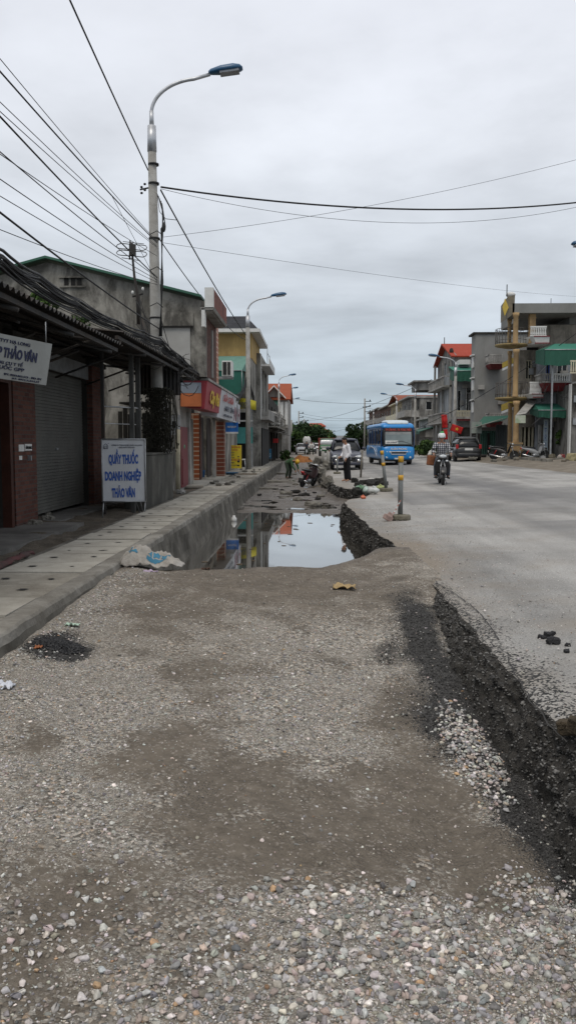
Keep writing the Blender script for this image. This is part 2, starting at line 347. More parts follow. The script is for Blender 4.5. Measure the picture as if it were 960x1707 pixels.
    rr = ramp(nd(N, 'ShaderNodeValToRGB'), [(0, .92), (1, .5)]); L.new(s.outputs[2], rr.inputs[0]); L.new(rr.outputs[0], b.inputs['Roughness'])
    b.inputs['Specular IOR Level'].default_value = .3
    ma = nd(N, 'ShaderNodeMath', operation='MULTIPLY'); L.new(dd.outputs[0], ma.inputs[0]); L.new(rb.outputs[0], ma.inputs[1])
    mb_ = nd(N, 'ShaderNodeMath', operation='ADD'); L.new(ma.outputs[0], mb_.inputs[0]); L.new(nm.outputs[0], mb_.inputs[1])
    bp = nd(N, 'ShaderNodeBump', i_Strength=.95, i_Distance=.02); L.new(mb_.outputs[0], bp.inputs['Height']); L.new(bp.outputs[0], b.inputs['Normal'])
    return m
GM = gravel_mat()
ys = list(np.arange(1.2, 14, .045))+list(np.arange(14, 24, .1))+list(np.arange(24, 70, .35))
NX = 92
xs = [[-2.36+(edge(y)+.14+2.36)*i/(NX-1) for i in range(NX)] for y in ys]
sheet('gravel_ground', GM, xs, ys, gz_field, masks)

# ---- the road: worn asphalt, higher to the right, its left edge broken off
def road_mat():
    m = bpy.data.materials.new('worn_asphalt'); m.use_nodes = True; N = m.node_tree.nodes; L = m.node_tree.links; b = N['Principled BSDF']
    tc = nd(N, 'ShaderNodeTexCoord'); o = tc.outputs['Object']
    n = nd(N, 'ShaderNodeTexNoise', i_Scale=.35, i_Detail=9.0, i_Roughness=.62); L.new(o, n.inputs['Vector'])
    a = ramp(nd(N, 'ShaderNodeValToRGB'), [(.36, (.235,.229,.218)), (.5, (.32,.312,.297)), (.64, (.37,.361,.343))]); L.new(n.outputs[0], a.inputs[0])
    mp = nd(N, 'ShaderNodeMapping'); mp.inputs['Scale'].default_value = (.9, .05, 1); L.new(o, mp.inputs[0])
    n2 = nd(N, 'ShaderNodeTexNoise', i_Scale=1.3, i_Detail=4.0); L.new(mp.outputs[0], n2.inputs['Vector'])
    a2 = ramp(nd(N, 'ShaderNodeValToRGB'), [(.38, .72), (.58, 1.0)]); L.new(n2.outputs[0], a2.inputs[0])
    m1 = nd(N, 'ShaderNodeMix', data_type='RGBA', blend_type='MULTIPLY'); m1.inputs[0].default_value = 1; L.new(a.outputs[0], m1.inputs[6]); L.new(a2.outputs[0], m1.inputs[7])
    v = nd(N, 'ShaderNodeTexVoronoi', i_Scale=110.0); L.new(o, v.inputs['Vector']); s = nd(N, 'ShaderNodeSeparateColor'); L.new(v.outputs['Color'], s.inputs[0])
    a3 = ramp(nd(N, 'ShaderNodeValToRGB'), [(0, .78), (.5, .98), (.85, 1.08), (1, 1.35)]); L.new(s.outputs[0], a3.inputs[0])
    m2 = nd(N, 'ShaderNodeMix', data_type='RGBA', blend_type='MULTIPLY'); m2.inputs[0].default_value = 1; L.new(m1.outputs[2], m2.inputs[6]); L.new(a3.outputs[0], m2.inputs[7])
    # dust and soil tracked near the broken edge (mask R), tar crumbs (G)
    at_ = nd(N, 'ShaderNodeAttribute', attribute_name='mask'); sm = nd(N, 'ShaderNodeSeparateColor'); L.new(at_.outputs['Color'], sm.inputs[0])
    m3 = nd(N, 'ShaderNodeMix', data_type='RGBA'); L.new(sm.outputs[0], m3.inputs[0]); L.new(m2.outputs[2], m3.inputs[6]); m3.inputs[7].default_value = (.21,.175,.135,1)
    v4 = nd(N, 'ShaderNodeTexVoronoi', i_Scale=70.0); L.new(o, v4.inputs['Vector']); s4 = nd(N, 'ShaderNodeSeparateColor'); L.new(v4.outputs['Color'], s4.inputs[0])
    sb = nd(N, 'ShaderNodeMath', operation='SUBTRACT'); L.new(sm.outputs[1], sb.inputs[0]); L.new(s4.outputs[0], sb.inputs[1])
    st = nd(N, 'ShaderNodeMath', operation='GREATER_THAN', i_1=0.0); L.new(sb.outputs[0], st.inputs[0])
    m5 = nd(N, 'ShaderNodeMix', data_type='RGBA'); L.new(st.outputs[0], m5.inputs[0]); L.new(m3.outputs[2], m5.inputs[6]); m5.inputs[7].default_value = (.03,.03,.029,1)
    # a darker patched lane further on (mask B)
    m6 = nd(N, 'ShaderNodeMix', data_type='RGBA'); L.new(sm.outputs[2], m6.inputs[0]); L.new(m5.outputs[2], m6.inputs[6]); m6.inputs[7].default_value = (.125,.125,.128,1)
    L.new(m6.outputs[2], b.inputs['Base Color']); b.inputs['Roughness'].default_value = .85; b.inputs['Specular IOR Level'].default_value = .25
    bp = nd(N, 'ShaderNodeBump', i_Strength=.4, i_Distance=.008); L.new(s.outputs[0], bp.inputs['Height']); L.new(bp.outputs[0], b.inputs['Normal'])
    return m
RM = road_mat()
RW = 10.3
def road_mask(x, y):
    e = edge(y); d = x-e; n = fbm(x, y, 1.6, 4, 5)
    soil = max(0, min(.85, (.9*math.exp(-((x-1.25)/.55)**2-((y-11)/2.0)**2)+.35*math.exp(-d/.35)+n*.35)))
    if y > 22: soil = max(0, min(.6, .5*math.exp(-d/1.2)+n*.25))
    tar = 0
    if y < 9: tar = 1.1*math.exp(-d/(.09 if y > 7 else .17))*(1+n*1.2) - .08
    pt = 0
    w = 5.2+.018*(y-20)                       # dark wheel-worn strips and one long patch
    if y > 14: pt = .75*max(0, min(1, 1.15-abs(x-w-.4*math.sin(y*.11))/(.9+.01*y)+n*.6))*min(1, (y-14)/8)
    pt = max(pt, .55*max(0, min(1, 1.1-abs(x-2.6-.012*y)/.6+n*.7))*min(1, max(0, y-28)/15))
    for cx, cy, rx_, ry_ in ((4.6, 13.5, .9, 1.4), (7.5, 21, 1.3, 3.5), (3.0, 22, .7, 2.5)):      # square-edged repair patches
        d_ = max(abs(x-cx)/rx_, abs(y-cy)/ry_)+.05*n
        if d_ < 1: pt = max(pt, .42)
    return max(0, soil), max(0, min(.5, tar)), max(0, min(.8, pt))
ysr = list(np.arange(-3, 1.5, .3))+list(np.arange(1.5, 10, .06))+list(np.arange(10, 30, .14))+list(np.arange(30, 62, .5))+[64,70,80,95,110,130,160,200,250,320,420]
NR_ = 44
def rx(y):
    e = edge(y) if y < 60 else edge(60)-(min(y, 100)-60)*.09; q = min(RW, e+1.6)
    return [e+(q-e)*i/25 for i in range(26)]+[q+(RW-q)*i/(NR_-26) for i in range(1, NR_-25)]
road = sheet('road', RM, [rx(y) for y in ysr], ysr, lambda x, y: roadz(x)+.008*fbm(x, y, .8, 6)+(-.02*math.exp(-(x-edge(y))/.03) if y < 61 else 0), road_mask)
# broken asphalt face under the road's left edge
def face_mat():
    m = mat('broken_asphalt_face', (.065,.060,.053), .95, (.016,.015,.0135), scale=14, bump=1.0, bscale=90); return m
FM = face_mat()
yf = [y for y in ysr if y <= 62]
def facept(y, t):
    e = edge(y); top = roadz(e); bot = gr(y if y < 8.5 or y > 20 else max(8.5, y-1.9*min(1, y-8.5)*min(1, (20-y)/4)))-.06
    h = max(.05, top-bot); Wd = h*((.36+.42*min(1, max(0, (y-4.6)/1.6))) if y < 11 else .2 if y < 24 else .25); q = t**1.15
    k = min(1, t*5)*min(1, h*3)
    rg = mnoise.ridged_multi_fractal(Vector((y*3.1, t*2.2, 4)), 1, 2, 5, 1, 2)-1.0
    x = e+.004-Wd*q+k*(.045*fbm(y, t*1.3, 3.1, 8, 6)+.035*rg)
    z = top-.012-h*q*(1-.35*math.sin(q*math.pi)) +k*(.035*fbm(y, t*2, 4.3, 10, 6)-.03*rg)
    return (min(x, e+.004), y, min(z, top-.02-.1*t) if t > 0 else z)
mbf = MB(); yff = list(np.arange(1.2, 24, .03))+list(np.arange(24, 62, .12))
mbf.grid(len(yff), 26, lambda a, b: facept(yff[int(round(a*(len(yff)-1)))], b), True)
structure(mbf.build('road_broken_edge', FM))
# hairline crack along the cut
ck = MB()
for a, b in ((8.95, 6.2), (5.7, 4.05)):
    yy = np.arange(b, a, .05)
    for y0, y1 in zip(yy, yy[1:]):
        q = [1.36+.10*math.sin(y*1.1)+.02*fbm(y, 1, 5, 2) for y in (y0, y1)]; w = .004+.003*abs(fbm(y0, 0, 3))
        ck.add([(q[0]-w, y0, roadz(q[0])+.011), (q[0]+w, y0, roadz(q[0])+.011), (q[1]+w, y1, roadz(q[1])+.011), (q[1]-w, y1, roadz(q[1])+.011)], [(0,1,2,3)])
structure(ck.build('road_crack', flat('crack_dark', (.03,.028,.026), .95)))

# ---- water
wm = bpy.data.materials.new('muddy_water'); wm.use_nodes = True; N = wm.node_tree.nodes; L = wm.node_tree.links; b = N['Principled BSDF']
b.inputs['Base Color'].default_value = (.06,.055,.045,1); b.inputs['Roughness'].default_value = .03; b.inputs['IOR'].default_value = 1.45; b.inputs['Specular IOR Level'].default_value = 1.0
b.inputs['Coat Weight'].default_value = 1; b.inputs['Coat Roughness'].default_value = .01; b.inputs['Coat IOR'].default_value = 1.6
tc = nd(N, 'ShaderNodeTexCoord'); n = nd(N, 'ShaderNodeTexNoise', i_Scale=2.5, i_Detail=4.0); L.new(tc.outputs['Object'], n.inputs['Vector'])
bp = nd(N, 'ShaderNodeBump', i_Strength=.05, i_Distance=.02); L.new(n.outputs[0], bp.inputs['Height']); L.new(bp.outputs[0], b.inputs['Normal'])
mb = MB(); mb.add([(-2.4,10.0,-.5),(1.3,10.0,-.5),(1.3,24.2,-.5),(-2.4,24.2,-.5)], [(0,1,2,3)]); structure(mb.build('water', wm))
mb = MB(); mb.add([(-2.3,24.4,-.462),(1.1,24.4,-.462),(.8,46,-.462),(-2.3,46,-.462)], [(0,1,2,3)]); structure(mb.build('puddle_water', wm))
# ---- sidewalk: drain cover slabs, kerb wall
CONC = mat('concrete_slab', (.42,.40,.35), .9, (.29,.27,.23), scale=1.8, dirt=.35, dirtcol=(.13,.11,.085), bump=.35, bscale=35)
CONCD = mat('concrete_wall_dark', (.175,.163,.138), .85, (.095,.086,.072), scale=1.5, dirt=.8, dirtcol=(.05,.045,.036), streak=True, bump=.5, bscale=18)  # darker concrete for the kerb wall and slab base
DARK = flat('dark_hole', (.012,.011,.01), .95)  # near-black colour stands in for the shade inside slots, openings and interiors
def slope_z(y): return .1+ .004*fbm(0, y, .7, 3)
sw = MB(); y = 1.0; rs = random.Random(3)
while y < 62:
    Lh = .62+rs.uniform(-.03, .05) if y > 12 else .78+rs.uniform(-.05, .05)
    z = .1+rs.uniform(-.012, .012); sw.mi = rs.choice([0, 0, 2]); x0 = -3.42+rs.uniform(-.015, .015); x1 = -2.47+rs.uniform(-.006, .006); tl = rs.uniform(-.006, .006)
    sw.hexa([(x0, y, -.02), (x1, y, -.02), (x1, y+Lh-.034, -.02), (x0, y+Lh-.034, -.02), (x0, y, z), (x1, y, z+tl), (x1, y+Lh-.034, z+tl+rs.uniform(-.004, .004)), (x0, y+Lh-.034, z)])
    sw.mi = 1
    for xx in (-2.72, -3.16):   # lifting slots
        if rs.random() < .18: continue
        a = rs.uniform(-.5, .5); w = rs.uniform(.035, .085); c = (xx+rs.uniform(-.05, .05), y+Lh*rs.uniform(.35, .6))
        sw.add([(c[0]+w*math.cos(a+k)*(1 if i % 2 else .35), c[1]+w*.6*math.sin(a+k), z+.006) for i, k in enumerate([j*math.pi/4 for j in range(8)])], [tuple(range(8))])
    sw.mi = 0; y += Lh
structure(sw.build('sidewalk', [CONC, DARK, mat('concrete_slab_older', (.33,.31,.265), .9, (.22,.20,.165), scale=2.4, dirt=.5, dirtcol=(.10,.085,.065), bump=.4, bscale=30)]))
sb = MB(); sb.bb(-3.6, -2.4, 0, 62, -.3, .055); sb.bb(-4.9, -3.5, 26.5, 62, -.3, .062)
structure(sb.build('sidewalk_base', CONCD))
# further on the paving is wider, with loose square slabs
pv = MB()
for i in range(60):
    yy = 26.6+i*.6
    for k in range(2):
        xx = -4.75+k*.64; z = .085+rs.uniform(-.01, .012); pv.box((xx+.3, yy+.29, z), (.61, .57, .06), (rs.uniform(-.01, .01), rs.uniform(-.015, .015), rs.uniform(-.01, .01)))
structure(pv.build('sidewalk_paving', CONC))
KERB = mat('concrete_kerb', (.28,.265,.235), .92, (.17,.158,.135), scale=3, dirt=.7, dirtcol=(.085,.075,.06), bump=.6, bscale=22)
ky = list(np.arange(.5, 30, .10))+list(np.arange(30, 63, .4))
def kerb(a, t):   # cross-section of the kerb: flat top then battered wall
    y = ky[int(round(a*(len(ky)-1)))]; P = [(-2.46, .06), (-2.46, .104), (-2.285, .106), (-2.268, .085), (-2.258, .02), (-2.24, -.1), (-2.225, -.25), (-2.2, -.4), (-2.16, -.55), (-2.1, -.75)]
    i = int(round(t*(len(P)-1))); x, z = P[i]; k = .02 if i < 5 else .035
    return (x+k*fbm(y, z*2, 2.2, 5)+.006*fbm(y, z, 9, 6), y, z+(.008*fbm(y, x, 3, 7) if i < 5 else 0))
kb = MB(); kb.grid(len(ky), 10, kerb, False); kb.grid(len(ky), 2, lambda a, t: kerb(a, t*.11), False)
o = structure(kb.build('kerb', [KERB, CONCD]))
for p in o.data.polygons:
    if p.center.z < -.03: p.material_index = 1
# red/dark tarpaulin edge and soil strip between the slabs and the shops
SOIL = mat('dusty_soil', (.13,.11,.085), .95, (.06,.05,.038), scale=2.2, dirt=.5, dirtcol=(.035,.03,.024), bump=.9, bscale=25)
def soilz(x, y): return .01+.07*fbm(x, y, 1.1, 12, 5)+.03*fbm(x, y, 5, 13)-(.05 if x > -3.6 else 0)
ysx = list(np.arange(3, 28, .16))
sheet('soil_strip', SOIL, [[-5.6+2.15*i/26 for i in range(27)] for _ in ysx], ysx, soilz)
ap = MB(); ap.bb(-5.3, -4.15, 4, 14.9, -.1, .055); ap.bb(-6.5, -4.75, 15.3, 21, -.1, .03); structure(ap.build('shop_apron', mat('apron', (.16,.155,.145), .85, scale=2, dirt=.5, bump=.3)))

# ---- land to the left, right and far
VERGE = mat('verge_dirt', (.235,.205,.165), .95, (.13,.11,.085), scale=.9, dirt=.6, dirtcol=(.07,.06,.045), bump=.8, bscale=9)
def land(x, y):
    if x > 10: return roadz(RW)-.02+np.interp(x, [10.25, 10.5, 11.5, 12.6, 14, 300], [.0, .03, .16, .27, .30, .30])*np.interp(y, [30, 45, 90, 140], [.8, 1, 1, .3])+(.03*fbm(x, y, .8, 3) if x > 10.4 else 0)
    return -.03
yl = [-10, 0, 10, 20]+list(np.arange(24, 90, .6))+[95,105,120,150,200,300,600,1500]
sheet('verge_ground', VERGE, [[10.25,10.4,10.6,10.9,11.2,11.6,12,12.4,12.8,13.4,14,16,20,40,120,700] for _ in yl], yl, land)
mb = MB(); mb.add([(-700,-10,-.04),(-5.5,-10,-.04),(-5.5,62,-.04),(-700,62,-.04)], [(0,1,2,3)])
mb.add([(-700,62,-.045),(10.3,62,-.045),(10.3,2500,-.045),(-700,2500,-.045)], [(0,1,2,3)])
mb.add([(1.3,-10,-.5),(10.4,-10,-.5),(10.4,62,-.5),(1.3,62,-.5)], [(0,1,2,3)])
structure(mb.build('far_ground', VERGE))

# ---- gravel stones lying on the ground (uncountable)
def stones():
    import bmesh
    def ico(sub, seed):      # angular crushed stone: hull of a few random points
        r = np.random.RandomState(seed); bm = bmesh.new()
        for _ in range(13 if sub == 2 else 9):
            p = r.normal(size=3); p /= np.linalg.norm(p); p *= r.uniform(.8, 1.05)*np.array([1, r.uniform(.65, .95), r.uniform(.5, .75)]); bm.verts.new(p)
        q = bmesh.ops.convex_hull(bm, input=bm.verts); bmesh.ops.delete(bm, geom=[v for v in bm.verts if not v.link_faces], context='VERTS')
        if sub == 2: bmesh.ops.bevel(bm, geom=bm.edges[:], offset=.07, segments=1, affect='EDGES')
        bmesh.ops.triangulate(bm, faces=bm.faces[:]); bm.verts.index_update()
        v = np.array([w.co[:] for w in bm.verts]); f = np.array([[w.index for w in g.verts] for g in bm.faces]); bm.free(); return v, f
    V = []; Fc = []; C = []; off = 0
    def put(P, size, base, cols):
        nonlocal off
        n = len(P); var = NR.randint(0, len(base), n)
        for k in range(len(base)):
            idx = np.where(var == k)[0]
            if not len(idx): continue
            v, f = base[k]; m = len(idx)
            a = NR.uniform(0, 2*np.pi, m); t = NR.normal(0, .35, m); s = size[idx]
            ca, sa, ct, st = np.cos(a), np.sin(a), np.cos(t), np.sin(t)
            x, y, z = v[:, 0][None], v[:, 1][None], v[:, 2][None]
            y2 = y*ct[:, None]-z*st[:, None]; z2 = y*st[:, None]+z*ct[:, None]
            X = (x*ca[:, None]-y2*sa[:, None])*s[:, None]; Y = (x*sa[:, None]+y2*ca[:, None])*s[:, None]; Z = z2*s[:, None]
            q = np.stack([X, Y, Z], -1)+P[idx][:, None]; V.append(q.reshape(-1, 3))
            Fc.append((f[None]+(off+np.arange(m)*len(v))[:, None, None]).reshape(-1, 3)); off += m*len(v)
            C.append(np.repeat(cols[idx], len(v), 0))
    big = [ico(2, s) for s in range(10)]; small = [ico(1, s+30) for s in range(8)]
    pal = np.array([(.33,.33,.33),(.25,.255,.27),(.42,.41,.40),(.20,.20,.205),(.36,.33,.30),(.30,.26,.22),(.52,.50,.48),(.36,.29,.26),(.34,.22,.12),(.28,.29,.27),(.40,.34,.32),(.16,.16,.165)])
    pw = np.array([18,14,14,9,10,8,8,4,2.2,7,5,4]); pw = pw/pw.sum()
    def cols(n):
        c = pal[NR.choice(len(pal), n, p=pw)]; c = (c*.8+c.mean(1, keepdims=True)*.2)*np.array([1.0, .965, .92])*NR.uniform(.7, 1.8, (n, 1))*(1+NR.normal(0, .03, (n, 3))); return np.concatenate([c, np.ones((n, 1))], 1)
    def scatter(n, x0, x1, y0, y1, dens, s0, s1, base, sink=.35):
        P = []; Sz = []
        for _ in range(n):
            x = NR.uniform(x0, x1); y = y0+(y1-y0)*NR.rand()
            e = edge(y)-.1
            if x > e or x < -2.2: continue
            if NR.rand() > dens(x, y): continue
            s = s0+(s1-s0)*NR.rand()**2.1; P.append((x, y, gz_field(x, y)+s*(.5-sink))); Sz.append(s)
        if P: put(np.array(P), np.array(Sz), base, cols(len(P)))
    def slope(n, y0, y1, s0, s1, base, dark):
        P = []; Sz = []
        for _ in range(n):
            y = NR.uniform(y0, y1); t = NR.rand()**.8; s = s0+(s1-s0)*NR.rand()**3; x, _y, z = facept(y, t)
            if 8.3 < y < 11.9: continue
            P.append((x-s*.3, y, z+s*.3)); Sz.append(s)
        c = np.where(NR.rand(n, 1) < dark, NR.uniform(.018, .075, (n, 1)), NR.uniform(.07, .24, (n, 1)))*np.array([1, .97, .92]); put(np.array(P), np.array(Sz), base, np.concatenate([c, np.ones((n, 1))], 1))
    slope(17000, 1.8, 9.5, .003, .015, small, .52); slope(200, 2.5, 9, .012, .035, big, .7); slope(5000, 10.5, 26, .006, .03, small, .65); slope(2500, 26, 50, .02, .08, small, .6)
    P = []; Sz = []
    for _ in range(60000):      # tar crumbs on the gravel
        x, y = NR.uniform(-2.2, 1.15), NR.uniform(2.5, 10)
        if NR.rand() < (masks(x, y)[1]-.35)*.9: s = NR.uniform(.004, .012); P.append((x, y, gz_field(x, y)+s*.3)); Sz.append(s)
    c = NR.uniform(.015, .09, (len(P), 1))*np.array([1, .97, .93]); put(np.array(P), np.array(Sz), small, np.concatenate([c, np.ones((len(P), 1))], 1))
    P = []; Sz = []
    for _ in range(5200):       # small stones thrown onto the asphalt beside the cut
        y = 3+NR.rand()**1.3*16; x = edge(y)+.02+abs(NR.normal(0, .35))+(NR.rand()**3)*1.5; s = NR.uniform(.003, .009)*(1+(NR.rand() < .02)*1.5); P.append((x, y, roadz(x)+.012)); Sz.append(s)
    put(np.array(P), np.array(Sz), small, cols(len(P)))
    def gap(x, y):
        mud, tar, w = masks(x, y); return max(0, 1-max(0, mud-.05)*1.9)*max(0, 1-max(0, tar-.3)*1.5)
    near = lambda x, y: min(1, max(0, (3.32+.12*x-y)/.55+.9*fbm(x, y, 1.6, 41, 5)))*(1 if x > .1 else max(.22, 1+(x-.1)*1.0))
    scatter(17000, -1.9, 1.3, 2.0, 3.7, near, .006, .026, big, .3)
    scatter(30000, -1.9, 1.3, 2.0, 3.9, near, .004, .011, small, .3)
    scatter(9000, -2.2, 1.25, 3.0, 5.2, lambda x, y: gap(x, y)*.34+.05*(1+fbm(x, y, 4, 3)), .007, .017, big)
    brt = gz(790, 1270, -.38); brt2 = gz(640, 1480, -.38)
    scatter(5200, brt.x-.45, brt.x+.25, brt.y-1.1, brt.y+1.1, lambda x, y: max(0, 1.15-((x-brt.x+.02)/.17)**2-((y-brt.y)/.75)**2+.4*fbm(x, y, 5, 2)), .010, .022, big, .2)
    mid = gz(500, 1110, -.1)
    scatter(16000, -2.2, 1.25, 5, 9.6, lambda x, y: min(1, gap(x, y)*.16+.03+.85*math.exp(-((x-mid.x-.05)/.62)**2-((y-mid.y)/1.15)**2)*max(.1, .6+fbm(x, y, 2.5, 6))+.8*math.exp(-((x+2.1)/.25)**2)), .007, .019, small)
    scatter(60000, -2.0, 1.25, 2.0, 6.0, lambda x, y: gap(x, y)*.9+.05, .004, .009, small)
    scatter(16000, -2.2, 1.25, 6.0, 11.8, lambda x, y: gap(x, y)*.7+.06, .004, .011, small)
    scatter(1200, -2.2, 1.25, 12, 50, lambda x, y: .5*math.exp(-((x-edge(y)+.1)/.25)**2)+.25*math.exp(-((x+2.1)/.1)**2), .02, .06, small, .3)
    v = np.concatenate(V); f = np.concatenate(Fc); c = np.concatenate(C)
    me = bpy.data.meshes.new('gravel_stones'); me.vertices.add(len(v)); me.vertices.foreach_set('co', v.astype(np.float32).ravel())
    me.loops.add(len(f)*3); me.loops.foreach_set('vertex_index', f.astype(np.int32).ravel()); me.polygons.add(len(f))
    me.polygons.foreach_set('loop_start', (np.arange(len(f))*3).astype(np.int32)); me.polygons.foreach_set('loop_total', np.full(len(f), 3, np.int32))
    a = me.attributes.new('stone', 'FLOAT_COLOR', 'POINT'); a.data.foreach_set('color', c.astype(np.float32).ravel()); me.update(); me.validate()
    m = mat('stone', (.3,.3,.3), .85, bump=.3, scale=60); N = m.node_tree.nodes; L = m.node_tree.links
    at_ = nd(N, 'ShaderNodeAttribute', attribute_name='stone'); tcn = nd(N, 'ShaderNodeTexCoord'); nn = nd(N, 'ShaderNodeTexNoise', i_Scale=90.0, i_Detail=4.0); L.new(tcn.outputs['Object'], nn.inputs['Vector'])
    r = ramp(nd(N, 'ShaderNodeValToRGB'), [(.3, .7), (.7, 1.15)]); L.new(nn.outputs[0], r.inputs[0])
    mx = nd(N, 'ShaderNodeMix', data_type='RGBA', blend_type='MULTIPLY'); mx.inputs[0].default_value = 1; L.new(at_.outputs['Color'], mx.inputs[6]); L.new(r.outputs[0], mx.inputs[7]); L.new(mx.outputs[2], N['Principled BSDF'].inputs['Base Color'])
    me.materials.append(m); o = bpy.data.objects.new('gravel_stones', me); COL.objects.link(o)
    tag(o, 'loose grey and tan crushed stones scattered over the filled roadside', 'gravel', kind='stuff')
    print('stones', len(f))
stones()
# ================================================================== shared materials
WHITE = flat('white_paint', (.62,.62,.60), .7); BLACK = flat('black_rubber', (.018,.018,.018), .8); GREYM = mat('galvanised', (.36,.37,.38), .45, metal=.6, var=.2, scale=6, bump=.05)
GLASS = glass(); CHROME = flat('chrome', (.6,.6,.6), .2, metal=1); REDL = flat('red_lens', (.35,.01,.01), .25); HEADL = flat('lamp_glass', (.55,.58,.6), .1, spec=1)
PLATE = flat('number_plate_white', (.6,.6,.58), .5); POLEC = mat('pole_concrete', (.36,.355,.335), .9, (.25,.24,.22), scale=4, dirt=.35, dirtcol=(.12,.11,.10), streak=True, bump=.4)
WBROWN = mat('old_wood', (.16,.11,.07), .9, scale=5, bump=.3)
# ================================================================== LEFT SIDE BUILDINGS
GREYW = mat('stained_render', (.37,.355,.32), .95, (.20,.19,.165), scale=.8, dirt=.85, dirtcol=(.045,.042,.037), streak=True, bump=.4, bscale=14)
GREYL = mat('pale_render', (.40,.39,.37), .95, (.30,.29,.27), scale=1.2, dirt=.6, dirtcol=(.10,.095,.085), streak=True, bump=.3, bscale=14)
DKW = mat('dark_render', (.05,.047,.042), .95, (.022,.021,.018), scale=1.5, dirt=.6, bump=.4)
BRK = mat('red_brick', (.085,.030,.022), .9, (.045,.018,.015), scale=5, brick=((.12,.05,.035), (.065,.055,.05), .23, .075, .008), bump=.3)
STRIPE = mat('striped_tile', (.36,.10,.035), .5, (.26,.07,.025), scale=6, brick=((.30,.08,.03), (.50,.36,.25), .40, .17, .022, 0.0), bump=.1)
SHUT = mat('shutter_paint', (.12,.12,.108), .6, (.085,.085,.078), scale=2, dirt=.4, dirtcol=(.10,.09,.08), bump=.1)
CORR = mat('corrugated_dark', (.035,.036,.037), .7, (.018,.018,.018), scale=1.3, dirt=.5, dirtcol=(.06,.04,.025), bump=.1)
GREENR = flat('green_trim', (.025,.11,.07), .6); MAROON = flat('maroon_paint', (.16,.03,.035), .6)
SIGNW = mat('sign_white', (.55,.57,.60), .5, (.47,.48,.50), scale=1.5, dirt=.15, dirtcol=(.3,.29,.27), bump=.02); SIGNB = flat('sign_blue', (.012,.045,.24), .5)
WOODR = mat('red_brown_door', (.06,.020,.012), .6, scale=4, bump=.1)

def corrugated(mb, a, b, c, d, n, amp=.02, t=.004, seg=6):
    """corrugated sheet over quad a-b-c-d, waves run along a->b"""
    a, b, c, d = map(Vector, (a, b, c, d)); nn = (b-a).cross(d-a).normalized(); k = n*seg+1
    for i0, s in ((0, 1), (1, -1)):
        vs = []
        for i in range(k):
            u = i/(k-1); w = nn*(amp*math.sin(2*math.pi*u*n)-i0*t); vs += [a.lerp(b, u)+w, d.lerp(c, u)+w]
        mb.add(vs, [(2*i, 2*i+2, 2*i+3, 2*i+1)[::s] for i in range(k-1)], True)

# ---- pharmacy row: door, brick pillars, shutter, iron canopy
A = thing('shop_house', 'dark low pharmacy with closed grey roller shutter between brick pillars', 'shop', (-5.3, 14, 0))
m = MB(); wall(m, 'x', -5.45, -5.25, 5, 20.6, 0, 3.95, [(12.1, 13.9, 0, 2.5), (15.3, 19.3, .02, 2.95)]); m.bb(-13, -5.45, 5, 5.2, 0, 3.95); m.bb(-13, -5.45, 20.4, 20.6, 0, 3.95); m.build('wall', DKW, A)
m = MB(); m.bb(-13, -5.0, 4.8, 20.7, 3.95, 4.08); m.build('roof', DKW, A)
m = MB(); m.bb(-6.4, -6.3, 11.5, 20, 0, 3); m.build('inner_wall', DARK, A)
for y0, y1 in ((14.15, 15.28), (19.32, 20.45)):
    m = MB(); m.bb(-5.5, -5.12, y0, y1, -.05, 3.3); o = m.build('pillar', BRK, A); 
    m = MB(); m.bb(-5.55, -5.08, y0-.04, y1+.04, 3.3, 3.42); m.build('capital', DKW, o)
m = MB(); prof = []; 
for i in range(44):
    z = .1+i*.066; m.bb(-5.40, -5.365, 15.29, 19.31, z, z+.052); m.bb(-5.40, -5.38, 15.29, 19.31, z+.052, z+.066)
o = m.build('roller_shutter', SHUT, A); m = MB(); m.bb(-5.38, -5.33, 17.2, 17.32, 1.35, 1.39); m.build('handle', GREYM, o)
m = MB(); m.bb(-5.42, -5.3, 15.24, 15.29, 0, 3); m.bb(-5.42, -5.3, 19.31, 19.36, 0, 3); m.bb(-5.5, -5.2, 15.3, 19.3, 2.96, 3.3); m.build('shutter_rail', GREYM, A)
m = MB()
for k in range(3):
    y0 = 12.12+k*.6; m.bb(-5.42, -5.36, y0, y0+.57, .02, 2.48)
    for z0, z1 in ((.12, .8), (.9, 1.6), (1.7, 2.4)): m.bb(-5.37, -5.345, y0+.08, y0+.49, z0, z1)
m.build('door', WOODR, A)
m = MB(); m.bb(-5.26, -5.1, 11.98, 12.1, 0, 2.6); m.bb(-5.26, -5.1, 13.9, 14.02, 0, 2.6); m.bb(-5.26, -5.1, 12.1, 13.9, 2.5, 2.62); m.build('door_frame', WOODR, A)
for y0, y1, z0 in ((14.35, 14.62, 1.35), (14.66, 15.02, 1.36), (14.36, 14.5, 1.2)):
    m = MB(); m.bb(-5.12, -5.112, y0, y1, z0, z0+.12*(1 if z0 > 1.3 else .6)); n = m.build('notice', WHITE, A)
    if y0 == 14.66: text('BÁN CHUNG', 'notice_lettering', BLACK, n, (-5.11, 14.84, 1.39), (0,1,0), (0,0,1), .05, .30)
m = MB(); m.bb(-5.12, -5.06, 14.8, 14.86, 1.18, 1.27); m.build('doorbell', GREYM, A)
